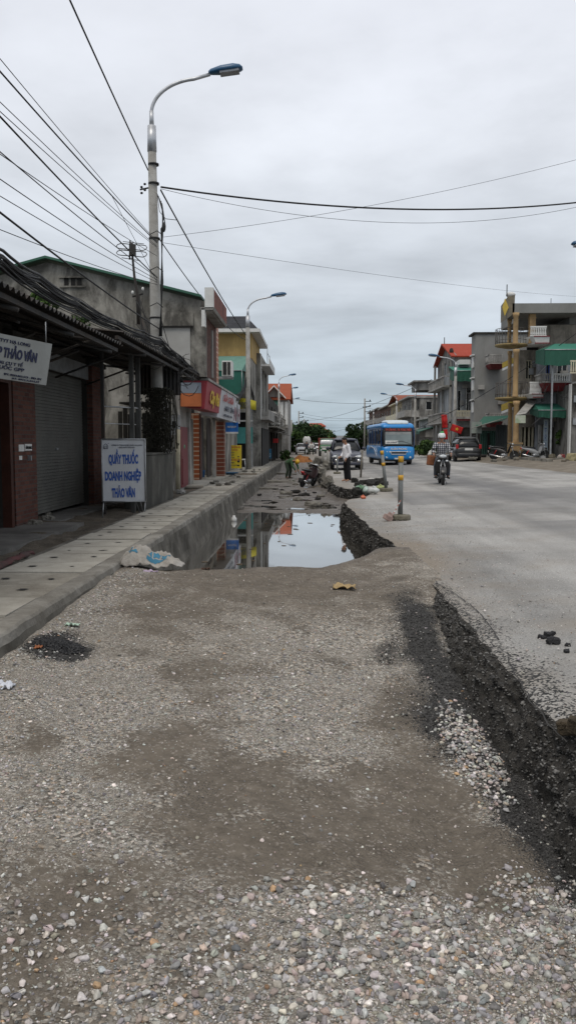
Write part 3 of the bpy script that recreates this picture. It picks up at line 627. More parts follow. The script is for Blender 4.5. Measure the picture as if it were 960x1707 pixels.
def canopy(y0, y1, ze, zw, lab, loc, seed):
    c = thing('canopy_roof', lab, 'canopy', loc)
    m = MB(); corrugated(m, (-3.28, y0, ze), (-3.28, y1, ze+.02), (-5.3, y1, zw), (-5.3, y0, zw), int((y1-y0)/.17), .028); m.build('corrugated_sheet', CORR, c)
    m = MB()
    for i in range(3): x = -3.4-i*.85; z = ze+(zw-ze)*(-3.28-x)/2.02-.07; m.bb(x-.03, x+.03, y0, y1, z-.06, z)
    m.build('purlin', CORR, c)
    for i in range(int((y1-y0)/2.2)+1):
        y = min(y1-.1, y0+.1+i*2.2); m = MB(); m.tube([(-3.35, y, ze-.16), (-5.25, y, zw-.16)], .03, 6); m.tube([(-5.2, y, ze-.6), (-3.9, y, ze-.13)], .022, 6); m.build('rafter', CORR, c)
    return c
LOWP = mat('grey_post', (.09,.09,.085), .9, scale=3, dirt=.4)
cA = canopy(5, 14.45, 3.17, 3.72, 'near length of dark corrugated canopy over the shutter and the hanging white board', (-4.3, 9.7, 3.4), 1)
cB = canopy(14.5, 24.1, 3.42, 3.62, 'farther length of dark corrugated canopy reaching the first lamp post', (-4.3, 19, 3.5), 2)
m = MB()
p = [(-4.4, 21.0, 2.72), (-3.32, 21.05, 2.70), (-3.32, 21.05, 3.4), (-4.4, 21.0, 3.5)]; corrugated(m, *p, 11, .025); m.build('hanging_curtain', CORR, cB)
for x, y, r, mm, nm in ((-4.3, 17.0, .03, CORR, 'post'), (-3.86, 17.75, .045, LOWP, 'post'), (-3.9, 18.6, .05, LOWP, 'post')):
    m = MB(); m.bb(x-r, x+r, y-r, y+r, -.05, 3.40); m.build(nm, mm, cB)
m = MB(); m.tube([(-4.3, 17.0, 2.25), (-3.86, 17.75, 2.25), (-3.9, 18.6, 2.27)], .018, 6); m.tube([(-4.3, 17.0, 1.9), (-3.88, 18.2, 1.9)], .012, 6); m.build('cross_rail', GREYM, cB)
# low wall at the first lamp post, and the dark shed behind
o = MB(); o.bb(-4.1, -3.62, 17.95, 21.5, -.1, 1.22); o.bb(-4.12, -3.60, 17.93, 21.52, 1.22, 1.27)
LOWW = mat('low_wall', (.10,.097,.085), .95, (.05,.047,.04), scale=1.5, dirt=.8, dirtcol=(.03,.03,.026), streak=True, bump=.4, bscale=14)
tag(o.build('low_wall', LOWW, None, bevel=.015), 'low blackened concrete wall at the foot of the nearest lamp post', 'wall')
SH = thing('shed', 'dark open lean-to of boards and pipes behind the white standing pharmacy board', 'shed', (-4.8, 23, 0))
m = MB(); 
for i in range(9): m.bb(-5.25+i*.13, -5.14+i*.13, 22.4+(i % 2)*.03, 22.44+(i % 2)*.03, 0, 2.35+.1*math.sin(i*2))
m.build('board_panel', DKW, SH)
m = MB(); m.bb(-5.2, -4.2, 22.3, 22.38, 1.3, 1.38); m.bb(-4.25, -4.17, 22.28, 24.4, 0, 2.75); m.bb(-5.2, -4.15, 22.36, 24.4, 2.55, 2.6); m.build('frame', DKW, SH)
for k in range(3): m = MB(); m.tube([(-4.1+.05*k, 22.6+.5*k, 0), (-4.12+.03*k, 22.7+.5*k, 1.4+.4*k), (-4.05, 22.8+.5*k, 2.7)], .03, 6); m.build('pipe', [GREYM, POLEC, BLACK][k], SH)

# ---- gable building with green roof edge
G = thing('gable_house', 'tall grey house with black streaked gable wall, green roof edge and brick front', 'house', (-6, 25.5, 0))
yF = 25.5
m = MB()
gp = [(-14.5, 0), (-3.24, 0), (-3.24, 5.75), (-3.5, 5.85), (-8.05, 7.0), (-14.5, 5.45)]
m.prism([(-14.5, 0), (-4.3, 0), (-4.3, 3.52), (-3.24, 3.52), (-3.24, 5.78), (-8.05, 6.98), (-14.5, 5.3)], 'y', yF, yF+.22); m.build('gable_wall', GREYW, G)
m = MB(); m.bb(-4.3, -4.1, yF+.22, 28.2, 0, 3.5); m.build('ground_wall', GREYL, G)
m = MB(); m.bb(-3.5, -3.24, yF+.22, 28.25, 3.52, 5.7)
m.build('upper_front', BRK, G)
m = MB(); m.bb(-3.6, -3.25, 28.3, 29.0, 3.52, 5.6); m.build('striped_pilaster', STRIPE, G); 
m = MB(); m.bb(-3.25, -3.2, 26.8, 27.1, 3.6, 5.1); m.build('window_strip', GREYL, G)
m = MB(); m.bb(-14.5, -3.5, yF+.22, 29, 3.55, 3.65); m.bb(-14, -4.75, 28.8, 29, 0, 5); m.build('floor_slab', GREYL, G)
for x0, z0, x1, z1 in ((-14.6, 5.35, -8.05, 7.06), (-8.05, 7.06, -3.35, 5.88)):
    m = MB(); m.hexa([(x0, yF-.25, z0), (x1, yF-.25, z1), (x1, 29, z1), (x0, 29, z0), (x0, yF-.25, z0+.07), (x1, yF-.25, z1+.07), (x1, 29, z1+.07), (x0, 29, z0+.07)]); m.build('roof', GREENR, G)
m = MB()
for k in range(3): m.bb(-7.55+k*.2, -7.42+k*.2, yF-.02, yF-.005, 6.28, 6.5)
m.build('vent_opening', DARK, G)
m = MB(); m.bb(-7.7, -6.9, yF-.08, yF, 6.5, 6.56); m.bb(-7.7, -6.9, yF-.05, yF, 6.22, 6.27); m.build('vent_hood', GREYW, G)
m = MB(); m.bb(-4.85, -3.62, yF-.06, yF, 5.05, 5.45); o = m.build('lintel_band', GREYW, G)
m = MB(); m.bb(-4.85, -3.64, yF-.09, yF-.062, 5.0, 5.05); m.build('lintel_dark_strip', DARK, o)  # near-black strip along the lower front edge of the lintel band
m = MB(); m.bb(-4.75, -3.72, yF-.025, yF-.003, 3.56, 5.0); m.build('blocked_window', mat('pale_patch', (.40,.395,.38), .95, (.33,.325,.31), scale=1, dirt=.25, dirtcol=(.2,.19,.17), bump=.2), G)
# projecting parapet
m = MB(); m.bb(-3.24, -2.98, 24.55, 28.2, 5.35, 5.43); m.hexa([(-3.28,24.5,5.38),(-2.9,24.5,5.38),(-2.9,28.2,5.38),(-3.28,28.2,5.38),(-3.28,24.5,5.45),(-2.86,24.5,5.45),(-2.86,28.2,5.45),(-3.28,28.2,5.45)]); m.build('balcony_slab', GREYL, G)
m = MB(); m.bb(-2.96, -2.88, 24.62, 28.2, 5.42, 6.0); m.build('parapet', mat('parapet_red', (.22,.075,.055), .8, scale=2, dirt=.3), G)
m = MB(); m.bb(-3.14, -2.88, 24.5, 24.62, 5.42, 6.02); m.bb(-3.24, -3.14, 24.5, 24.8, 4.9, 5.42); m.build('parapet_post', WHITE, G)
# ground-floor front: maroon door, posts, meter box
m = MB(); m.bb(-4.12, -4.06, 25.75, 27.05, .1, 2.0); m.bb(-4.08, -4.04, 25.85, 26.95, .2, 1.0); m.build('door', MAROON, G)
m = MB(); m.bb(-4.12, -4.0, 27.1, 27.3, 0, 2.5); m.build('door_post', POLEC, G)
m = MB(); m.bb(-4.1, -4.04, 27.4, 28.2, .1, 2.3); m.build('side_door', GREYW, G)
m = MB(); m.bb(-4.28, -4.02, 24.95, 25.3, 1.75, 2.35); o = m.build('meter_box', GREYM, G); m = MB(); m.bb(-4.2, -4.1, 24.92, 24.95, 1.95, 2.15); m.build('box_window', GLASS, o)
m = MB(); m.tube([(-4.05, 24.9, 0), (-4.03, 24.95, 1.9)], .07, 8); m.build('pipe', mat('beige_pipe', (.42,.38,.28), .8), G)
# ---- signs on the canopy of the gable house
RS = thing('shop_sign', 'red shop sign with yellow lettering projecting over the first striped pillar', 'sign', (-3.5, 27.7, 3))
m = MB(); m.hexa([(-4.0,25.75,2.62),(-3.34,25.75,2.55),(-3.34,29.75,2.55),(-4.0,29.75,2.62),(-4.0,25.75,3.42),(-3.24,25.75,3.42),(-3.24,29.75,3.42),(-4.0,29.75,3.42)]); m.build('sign_box', flat('sign_red', (.30,.03,.04), .5), RS)
YEL = flat('sign_yellow', (.62,.42,.03), .5); text('Cây Mai', 'lettering', YEL, RS, (-3.275, 27.9, 2.78), (0,1,0), (.1,0,.87), .42, 2.6, bold=.03)
m = MB(); m.bb(-4.05, -3.42, 25.60, 25.72, 2.62, 3.02); m.build('side_panel', flat('orange_paint', (.42,.12,.035), .7), RS); m = MB(); m.bb(-4.05, -3.42, 25.60, 25.7, 3.03, 3.35); m.build('side_panel', flat('blue_grey_paint', (.20,.23,.27), .8), RS)
WS = thing('shop_sign', 'white slanted shop sign with small dark lettering next to the red sign', 'sign', (-3.5, 32.7, 3))
m = MB(); m.hexa([(-4.0,29.85,2.5),(-3.42,29.85,2.42),(-3.42,35.6,2.42),(-4.0,35.6,2.5),(-4.0,29.85,3.42),(-3.24,29.85,3.42),(-3.24,35.6,3.42),(-4.0,35.6,3.42)]); m.build('sign_box', SIGNW, WS)
RT = flat('text_red', (.42,.04,.03), .5); BT = flat('text_dark', (.04,.05,.08), .6)
text('SỬA CHỮA', 'lettering', RT, WS, (-3.28, 32.5, 3.05), (0,1,0), (.18,0,.9), .24, 3.8, lift=.02); text('MÁY TÍNH', 'lettering', BT, WS, (-3.33, 33.4, 2.72), (0,1,0), (.18,0,.9), .2, 3.4, lift=.02); text('0333.862.518', 'lettering', BT, WS, (-3.38, 33.2, 2.52), (0,1,0), (.18,0,.9), .09, 3.2, lift=.02)
m = MB(); m.bb(-4.05, -3.2, 25.75, 36.2, 3.43, 3.5); m.build('cornice', GREYL, G)

# ---- second shop with striped pillars
B = thing('shop_house', 'narrow shop with orange striped tile pillars under the red and white signs', 'shop', (-4.3, 34, 0))
m = MB(); m.bb(-4.62, -4.22, 30.95, 31.35, .06, 2.6); m.build('pillar', STRIPE, B); m = MB(); m.bb(-4.22, -4.17, 30.95, 31.3, .06, 2.6); m.build('brick_edge', BRK, B)
m = MB(); m.bb(-4.1, -3.66, 34.5, 34.9, .06, 2.42); m.build('pillar', mat('striped_tile_dark', (.20,.055,.03), .5, (.14,.04,.022), scale=6, brick=((.16,.045,.025), (.28,.20,.15), .40, .17, .02, 0.0)), B)
m = MB(); m.bb(-3.98, -3.86, 33.0, 33.2, .06, 2.6); m.build('post', GREYL, B)
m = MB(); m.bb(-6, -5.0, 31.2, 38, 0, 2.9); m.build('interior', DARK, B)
m = MB(); m.bb(-4.4, -4.34, 31.4, 33.2, .1, 2.5); m.bb(-4.25, -4.2, 33.3, 34.4, .1, 2.5); m.build('door_panel', flat('dark_door', (.05,.045,.045), .6), B)
m = MB(); m.bb(-6, -4.1, 35.2, 35.4, 0, 3.4); m.bb(-4.2, -4.05, 35.4, 44.8, 0, 3.4); m.bb(-9, -4.1, 35.2, 45.9, 3.4, 3.5); m.bb(-9, -5.25, 36, 45.8, 3.5, 6.4); m.build('wall', GREYW, B)
m = MB(); m.bb(-3.6, -3.45, 36.2, 39.8, 2.42, 3.3); SG2 = thing('shop_sign', 'pale sign with tall dark red letters farther along than the white slanted one', 'sign', (-3.5, 38, 3)); m.build('sign_box', SIGNW, SG2)
text('ẢNH', 'lettering', flat('text_maroon', (.16,.03,.05), .5), SG2, (-3.45, 38, 2.5), (0,1,0), (0,0,1), .62, 3.0, bold=.03)
AC = thing('air_conditioner', 'white air conditioner unit on the brick front above the signs', 'air conditioner', (-3.2, 30.6, 4.3))
m = MB(); m.bb(-3.42, -3.04, 31.6, 32.3, 4.02, 4.6); m.build('casing', WHITE, AC, bevel=.02); m = MB(); m.bb(-3.38, -3.24, 31.57, 31.595, 4.07, 4.55); m.bb(-3.20, -3.10, 31.57, 31.595, 4.07, 4.55); m.build('fan_grille', BLACK, AC)
for yy in (31.65, 32.2): m = MB(); m.bb(-3.9, -3.04, yy, yy+.05, 3.95, 4.01); m.build('bracket', GREYM, AC)
BS = thing('hanging_sign', 'small blue sign board hanging above the yellow notice board', 'sign', (-3.6, 39, 2.2))
p0, p1 = at(376, 704, 38), at(397, 722, 38)
m = MB(); m.bb(p0.x, p1.x, 38, 38.06, p1.z, p0.z); m.build('board', flat('sky_blue_sign', (.012,.13,.45), .5), BS); m = MB(); m.bb(p0.x, p1.x, 37.985, 38.0, p1.z-.02, p1.z+.06); m.build('white_strip', WHITE, BS)
text('PHOTOCOPY', 'lettering', WHITE, BS, ((p0.x+p1.x)/2, 37.995, (p0.z+p1.z)/2), (1,0,0), (0,0,1), .09, .42)
m = MB(); m.bb(p0.x, p1.x, 38.02, 38.05, p0.z, 3.4); m.build('hanger', GREYM, BS)
# yellow notice board standing on the pavement
YB = thing('notice_board', 'yellow notice board with red and black lettering standing against the shop', 'notice board', (-3.9, 41.5, .1))
a, b = at(378, 742, 41.5), at(402.5, 781, 41.5); zt, zb = a.z, .12
m = MB(); m.bb(a.x, b.x, 41.5, 41.54, zb+.1, zt); m.build('board', flat('notice_yellow', (.58,.45,.02), .6), YB)
for xx in (a.x, b.x): m = MB(); m.bb(xx-.02, xx+.02, 41.54, 41.58, .06, zt); m.build('leg', WBROWN, YB)
W_ = b.x-a.x; xc = (a.x+b.x)/2
for i, (s, c, w, h) in enumerate((('NHẬN SỬA XE', RT, .85, .10), ('TẠI NHÀ', RT, .5, .07), ('THAY DẦU', BT, .4, .06), ('VÁ LỐP', BT, .35, .06), ('RỬA XE', BT, .4, .06), ('BƠM HƠI XE', RT, .85, .10), ('SỬA ĐIỆN', BT, .4, .06), ('ẮC QUY XE', BT, .5, .06))):
    text(s, 'lettering', c, YB, (xc if w > .45 else xc-W_*.18, 41.5, zt-.14-i*(zt-zb-.2)/8.3), (1,0,0), (0,0,1), h, W_*w)
for k, (zz, ra) in enumerate(((.55, .035), (.45, .03), (.36, .06), (.2, .04))):
    m = MB(); m.lathe([(ra, 0), (ra, .008), (ra*.6, .008), (ra*.6, 0)], (xc+W_*.3, 41.485, zb+(zt-zb)*zz), 'y', 14); m.build('printed_part', BT, YB)
# cyan shop front with dark opening, yellow banner
C2 = thing('turquoise_shop', 'turquoise shop front with a dark doorway behind the second lamp post', 'shop', (-4, 47, 0))
TEAL = flat('teal_paint', (.06,.27,.25), .7)
fb = lambda m, px0, py0, px1, py1, d0, d1: (lambda p, q: m.bb(p.x, q.x, d0, d1, q.z, p.z))(at(px0, py0, d0), at(px1, py1, d0))
m = MB(); fb(m, 394, 712, 421, 739, 46.6, 46.75); m.build('fascia', TEAL, C2)
m = MB(); fb(m, 378, 739, 421, 783, 47.4, 47.5); m.build('dark_opening', DARK, C2); m = MB(); m.bb(-3.45, -3.35, 46.6, 46.8, 0, 3.6); m.bb(-4.75, -4.6, 46.5, 46.7, 0, 3.4); m.build('post', GREYM, C2)
m = MB(); fb(m, 394, 685, 421, 712, 46.9, 47.0); m.build('upper_opening', DARK, C2); m = MB(); fb(m, 393, 681, 409, 687, 46.5, 46.6); fb(m, 393, 700, 421, 702.5, 46.4, 46.6); m.build('ledge', WHITE, C2)
YBn = thing('banner', 'curved yellow shop banner with dark letters beside the second lamp post', 'banner', (-3.8, 46, 3.5))
m = MB(); m.grid(9, 2, lambda u, v: (lambda p: (p.x, 46-.35*math.sin(u*math.pi*.9), p.z+.05*math.sin(u*3)))(at(393+34*u, 663+6*u+(19-4*u)*(1-v), 46))); o = m.build('cloth', flat('banner_yellow', (.55,.47,.03), .7), YBn); o.modifiers.new('s', 'SOLIDIFY').thickness = .02
text('KARAOKE', 'lettering', BT, YBn, tuple(at(402, 680, 45.55)), (1,0,-.1), (0,0,1), .36, .55, bold=.03)
# ---- yellow upper storey with dark hipped roof
Y = thing('yellow_house', 'yellow walled house with dark tiled roof and white eaves behind the second lamp post', 'house', (-4.5, 48, 0))
YW = mat('yellow_render', (.46,.32,.13), .9, (.38,.26,.10), scale=1.2, dirt=.55, dirtcol=(.24,.16,.07), streak=True)
m = MB(); m.bb(-9, -3.33, 46, 53, 6.15, 7.5); m.build('wall', YW, Y); m = MB(); m.bb(-9, -3.36, 46.02, 50, 3.6, 6.15); m.build('lower_wall', GREYW, Y); m = MB(); m.bb(-9.3, -2.85, 45.4, 53.6, 7.5, 7.68); m.build('eaves', WHITE, Y)
m = MB(); m.hexa([(-9.2,45.5,7.68),(-2.95,45.5,7.68),(-2.95,53.5,7.68),(-9.2,53.5,7.68),(-8.6,46.2,8.45),(-3.65,46.2,8.45),(-3.65,52.6,8.45),(-8.6,52.6,8.45)]); m.build('roof', mat('dark_tiles', (.05,.052,.06), .8, brick=((.035,.037,.042),(.02,.02,.022),.3,.16,.01)), Y)
AW = thing('awning', 'pale green awning with dark green skirt below the yellow wall', 'awning', (-4.3, 45, 5))
AG = flat('awning_pale_green', (.13,.26,.22), .8); AGd = flat('awning_dark_green', (.015,.12,.09), .8)
m = MB(); m.slab((-5.6,44.5,5.35),(-3.75,44.5,5.35),(-3.45,45.9,6.25),(-5.6,45.9,6.25), .03); m.slab((-3.75,44.5,5.35),(-3.45,45.9,5.35),(-3.45,45.9,6.25),(-3.62,45.0,5.7), .02); m.build('cloth', AG, AW)
m = MB(); m.bb(-5.6, -3.75, 44.52, 44.56, 4.1, 5.33); m.bb(-3.77, -3.73, 44.56, 45.8, 4.3, 5.33); m.build('skirt', AGd, AW); m = MB(); m.tube([(-3.75,44.5,4.2),(-3.75,44.5,5.35)], .02, 6); m.tube([(-3.75,44.5,5.35),(-5.6,44.5,5.35)], .02, 6); m.build('frame', GREYM, AW)
# ---- grey concrete house and the neighbours receding
H3 = thing('concrete_house', 'grey concrete house with white window strips and small flat balcony roof', 'house', (-4, 54, 0))
m = MB(); wall(m, 'x', -3.3, -3.1, 50, 59, 0, 6.85, [(51.5, 53, 3.6, 6.0), (54.6, 56.2, 3.6, 6.0)]); m.bb(-8, -3.3, 50, 50.2, 0, 6.85); m.bb(-8, -3.3, 58.8, 59, 0, 6.85); m.bb(-8, -3.3, 50.2, 58.8, 6.7, 6.85); m.build('wall', GREYW, H3)
for u in (51.5, 54.6): window(H3, 'x', -3.1, 1, u, u+1.5, 3.6, 6.0, WHITE, GLASS)
m = MB(); m.bb(-3.1, -2.55, 50.2, 57, 6.1, 6.22); m.bb(-2.6, -2.55, 50.2, 57, 6.22, 6.55); m.build('balcony_roof', WHITE, H3); m = MB(); m.bb(-3.1, -2.6, 50.2, 58, 2.9, 3.1); m.bb(-2.66, -2.6, 50.2, 58, 3.1, 3.5); m.build('balcony', GREYL, H3)
m = MB(); m.tube([(-2.7, 50.4, 6.22), (-2.7, 50.4, 7.4)], .02, 5); m.tube([(-2.7, 53, 6.22), (-2.7, 53, 7.0)], .02, 5); m.tube([(-2.7, 50.4, 6.9), (-2.7, 53, 6.9)], .015, 5); m.build('rail', GREYM, H3)
m = MB(); m.bb(-3.12, -3.04, 50.05, 50.2, 2.9, 6.8); m.build('drain_pipe', WHITE, H3)
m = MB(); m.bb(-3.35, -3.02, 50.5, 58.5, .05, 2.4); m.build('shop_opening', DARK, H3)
OB = thing('old_building', 'blackened old building with cluttered iron balcony beyond the grey concrete house', 'building', (-4, 68, 0))
m = MB(); wall(m, 'x', -3.5, -3.25, 59.2, 80, 0, 5.0, [(60, 64, 0, 2.4), (65, 69, 0, 2.4), (70, 73, 0, 2.4), (74, 79, 0, 2.4), (61, 63, 3.0, 4.4), (66, 68, 3.0, 4.4), (71, 73, 3.0, 4.4)]); m.bb(-8, -3.5, 59.2, 59.4, 0, 5); m.bb(-8, -3.5, 59.2, 80, 4.9, 5.0); m.bb(-5, -4.9, 59.4, 80, 0, 5); m.build('wall', DKW, OB)
m = MB(); m.bb(-3.25, -2.5, 60, 79, 2.62, 2.72)
for i in range(26): m.bb(-2.53, -2.5, 60+i*.74, 60.03+i*.74, 2.72, 3.6)
m.bb(-2.54, -2.49, 60, 79, 3.6, 3.64); m.bb(-2.54, -2.49, 60, 79, 3.15, 3.18); m.build('iron_balcony', GREYW, OB)
jr = random.Random(5); m = MB()
for i in range(40):
    y = jr.uniform(60, 72); m.box((jr.uniform(-3.1, -2.6), y, 2.75+jr.uniform(.1, .9)), (jr.uniform(.1, .5), jr.uniform(.05, .7), jr.uniform(.1, .5)), (jr.uniform(-.5, .5), jr.uniform(-.5, .5), jr.uniform(0, 3)))
for i in range(22): y = jr.uniform(60, 74); m.tube([(-3.1, y, jr.uniform(2.2, 4)), (-2.4, y+jr.uniform(-1, 2), jr.uniform(2.2, 4.4))], .02, 5)
o = m.build('stored_junk', GREYL, OB); o['kind'] = 'stuff'
m = MB()
for y0 in (60.2, 66, 72): corrugated(m, (-2.3, y0, 2.35), (-2.3, y0+5, 2.35), (-3.25, y0+5, 2.6), (-3.25, y0, 2.6), 24, .02)
m.build('awning', CORR, OB)
GS = thing('gas_sign', 'blue sign reading GAS standing on the pavement', 'sign', (-3.1, 60, .1)); a, b = at(441.5, 748, 60), at(452.5, 764, 60)
m = MB(); m.bb(a.x, b.x, 60, 60.05, b.z, a.z); m.build('board', flat('gas_blue', (.02,.13,.24), .5), GS); m = MB(); m.bb(a.x, a.x+.03, 60.06, 60.1, .03, a.z); m.bb(b.x-.03, b.x, 60.06, 60.1, .03, a.z); m.build('leg', GREYM, GS)
text('GAS', 'lettering', flat('gas_letter', (.35,.5,.6), .6), GS, ((a.x+b.x)/2, 60, b.z+.12), (1,0,0), (0,0,1), .26, .36, bold=.03)
RB = thing('hanging_sign', 'small red sign under the old building canopy', 'sign', (-2.8, 66, 2.2)); m = MB(); fb(m, 455, 731, 464, 738, 66, 66.05); m.build('board', flat('cloth_red', (.45,.02,.02), .7), RB); m = MB(); m.tube([(-2.9,66,2.0),(-2.9,66,2.6)], .012, 5); m.build('hanger', GREYM, RB)
# ---- red roofed gable house
RG = thing('red_roofed_house', 'green and white gabled house with an orange tiled roof at the far left', 'house', (-4.2, 96, 0))
ORT = mat('orange_tiles', (.33,.085,.04), .85, (.24,.06,.03), scale=3, brick=((.29,.075,.035),(.19,.045,.02),.3,.18,.02), bump=.3); GRW = flat('green_wall', (.10,.22,.17), .8)
m = MB(); m.prism([(-6.1,0),(-2.75,0),(-2.75,6.4),(-3.15,6.6),(-4.35,7.8),(-5.55,6.6),(-6.1,6.4)], 'y', 96, 96.3); m.bb(-2.95, -2.75, 96.3, 108, 0, 6.6); m.build('wall', GREYL, RG)
m = MB(); m.lathe([(.62, -.03), (.62, 0)], (-4.35, 95.97, 5.9), 'y', 20); m.bb(-4.95, -3.75, 95.93, 95.98, 4.0, 5.9); m.build('green_arch', GRW, RG)
m = MB(); m.bb(-3.7, -3.3, 95.9, 95.98, 3.6, 6.2); m.bb(-3.15, -2.8, 95.9, 95.98, 3.6, 6.2); m.build('pilaster', WHITE, RG)
m = MB(); m.bb(-3.8, -2.75, 95.5, 96, 3.2, 3.5); m.bb(-3.8, -3.0, 95.9, 96, .2, 3.0); m.build('balcony', GREYL, RG)
m = MB(); m.slab((-6.2,95.5,6.5),(-2.45,95.5,6.5),(-2.45,99.5,8.55),(-6.2,99.5,8.55), .12); m.slab((-6.2,99.5,8.55),(-2.45,99.5,8.55),(-2.45,108,6.6),(-6.2,108,6.6), .12)
m.slab((-5.65,95.0,6.6),(-4.35,95.0,7.95),(-4.35,98.5,7.95),(-5.65,97,6.6), .1); m.slab((-4.35,95.0,7.95),(-3.05,95.0,6.6),(-3.05,97,6.6),(-4.35,98.5,7.95), .1); m.build('roof', ORT, RG)
m = MB(); m.slab((-5.7,94.95,6.5),(-4.35,94.95,7.9),(-4.35,94.95,8.05),(-5.7,94.95,6.65), .05); m.slab((-4.35,94.95,7.9),(-3.0,94.95,6.5),(-3.0,94.95,6.65),(-4.35,94.95,8.05), .05); m.build('gable_trim', WHITE, RG)
for k, (y0, y1, h, xx, mt, lb) in enumerate(((81, 95, 4.4, -3.3, GREYW, 'low stained building before the orange roofed house'), (109, 122, 5.6, -3.4, GREYL, 'pale building beyond the orange roofed house'), (123, 140, 4.2, -3.6, GREYW, 'farthest low building of the left row'))):
    o = thing('row_house', lb, 'house', (-4, y0, 0)); m = MB(); wall(m, 'x', xx-.2, xx, y0, y1, 0, h, [(y0+1, y0+4, 0, 2.4), (y0+5.5, y0+8.5, 0, 2.4), (y0+2, y0+3.5, 2.9, h-.4)]); m.bb(xx-5, xx-.2, y0, y0+.2, 0, h); m.bb(xx-5, xx, y0, y1, h, h+.12); m.bb(xx-1.5, xx-1.4, y0, y1, 0, h); m.build('wall', mt, o)
    m = MB(); m.slab((xx-.1,y0+.5,2.55),(xx+.8,y0+.5,2.3),(xx+.8,y1-3,2.3),(xx-.1,y1-3,2.55), .05); m.build('awning', [CORR, AGd, CORR][k], o)
# ================================================================== LAMP POSTS, CABLES
LBLUE = flat('lamp_blue', (.015,.08,.17), .35); STEEL = mat('steel_arm', (.50,.51,.53), .4, metal=.5, var=.15, scale=8, bump=.03)
def lamp_post(x, y, zb, hp, ht, reach, side, label, group=None, r0=.15, r1=.105, lean=0, armh=None, sleeve=True):
    """concrete pole to hp, curved arm to ht, lamp head over the road (side=+1 towards +x)"""
    t = thing('street_lamp', label, 'street lamp', (x, y, zb), 0, group)
    m = MB(); m.tube([(x, y, zb), (x+lean, y, hp)], [r0, r1], 16); m.build('pole', POLEC, t)
    m = MB(); m.tube([(x+lean, y, hp-.05), (x+lean, y, hp+.55)], [r1+.012, r1+.002], 14); m.tube([(x+lean, y, hp+.55), (x+lean, y, hp+.9)], [r1*.55, r1*.5], 10); m.build('sleeve', STEEL, t)
    P = []; xx = x+lean; z0 = hp+.5; H = ht-z0
    for i in range(15):
        u = i/14; a = u*math.pi*.46; P.append((xx+side*reach*.72*(1-math.cos(a))/(1-math.cos(math.pi*.46)), y, z0+H*.28+(H*.62)*math.sin(a)/math.sin(math.pi*.46)))
    P = [(xx, y, z0)]+P+[(xx+side*reach, y, ht-.02)]
    m = MB(); m.tube(P, [.042]*len(P), 10); m.build('arm', STEEL, t)
    m = MB(); tilt = Euler((0, -side*R(7), 0)).to_matrix(); c = Vector((xx+side*(reach+.36), y, ht+.05)); secs = []
    for u, w, h in ((-.40, .06, .05), (-.34, .10, .09), (-.1, .17, .13), (.2, .17, .14), (.36, .14, .10), (.42, .08, .04)):
        secs.append([c+tilt @ Vector((side*u, w*math.cos(a), (h*math.sin(a) if math.sin(a) > 0 else .35*h*math.sin(a)))) for a in [k*math.pi/6 for k in range(12)]])
    m.loft(secs); h = m.build('lamp_head', LBLUE, t)
    m = MB(); m.box(c+tilt @ Vector((side*.1, 0, -.05)), (.46, .25, .05), tilt); m.build('glass', mat('lamp_lens', (.30,.31,.33), .2), h)
    return t
p1 = lamp_post(-3.80, 20.5, 0, 8.55, 10.3, 1.42, 1, 'nearest tall concrete lamp post with cable clamps, standing over the dark canopies', lean=-.07, r0=.17, r1=.10)
lamp_post(-3.38, 44, .06, 7.6, 9.15, 1.25, 1, 'second lamp post on the left pavement, next to the yellow notice board')
G3 = 'far lamp posts on the left pavement'
for k, (X, Yd, HH) in enumerate(((465, 93, 9.0), (474, 115, 9.0), (481, 142, 9.0))):
    lamp_post(at(X, 760, Yd).x, Yd, 0, HH-1.5, HH, 1.15, 1, ['third lamp post on the left, in front of the orange roofed house', 'fourth lamp post on the left, just past the orange roofed house', 'fifth and farthest lamp post on the left'][k], None, .13, .09)
for X, Yd, HH, lb in ((757, 62, 7.85, 'lamp post on the right pavement beside the hanging red flags'), (691, 85.5, 7.4, 'lamp post on the right behind the blue bus corner'), (660, 104, 7.5, 'lamp post rising above the bus roof'), (0, 28, 7.9, 'lamp post at the right edge whose blue head alone shows'), (622, 150, 7.8, 'far lamp post left of the bus roof')):
    xx = at(X, 760, Yd).x if X else 10.6
    lamp_post(xx, Yd, .3, HH-1.35, HH, 1.25 if X else 1.35, -1, lb, None, .14, .10)
# clamps, insulators and service drops on the nearest post
y1 = 20.5
def Pt(px, py, Y): return tuple(at(px, py, Y))
m = MB()
for z in (4.55, 6.45, 7.75, 8.2): m.lathe([(.165-.004*z, -.02), (.165-.004*z, .02)], (-3.84, y1, z), 'z', 14)
m.build('clamp_band', BLACK, p1)
m = MB()
a = Vector(Pt(249, 312, y1)); m.tube([a, a+Vector((-.22, -.05, -.06))], .02, 6)
for k in range(4): m.ball(a+Vector((-.10-.05*(k % 2)*1.6, -.05, .07-.07*k)), (.035, .035, .03), 8, 5)
m.build('insulator', BLACK, p1)
m = MB()
for k in range(5):
    pts = [Pt(262+2*k, 322+4*k, y1-.12), Pt(270+1.5*k, 345+8*k, y1-.2), Pt(272-k, 380, y1-.18), Pt(268+k, 470, y1-.2), Pt(270-1.2*k, 560, y1-.2)]; m.tube(pts, .010+.004*(k % 2), 5)
m.tube([Pt(262,322,y1-.1), Pt(266,352,y1-.3), Pt(276,364,y1-.35), Pt(294,366,y1-.35)], .008, 5); m.ball(Pt(273, 378, y1-.2), (.05,.05,.12), 8, 6)
for k in range(3): m.tube([Pt(250, 390+60*k, y1-.2), Pt(262, 384+60*k, y1-.25), Pt(272, 392+60*k, y1-.18)], .012, 5)
m.build('service_wires', BLACK, p1)

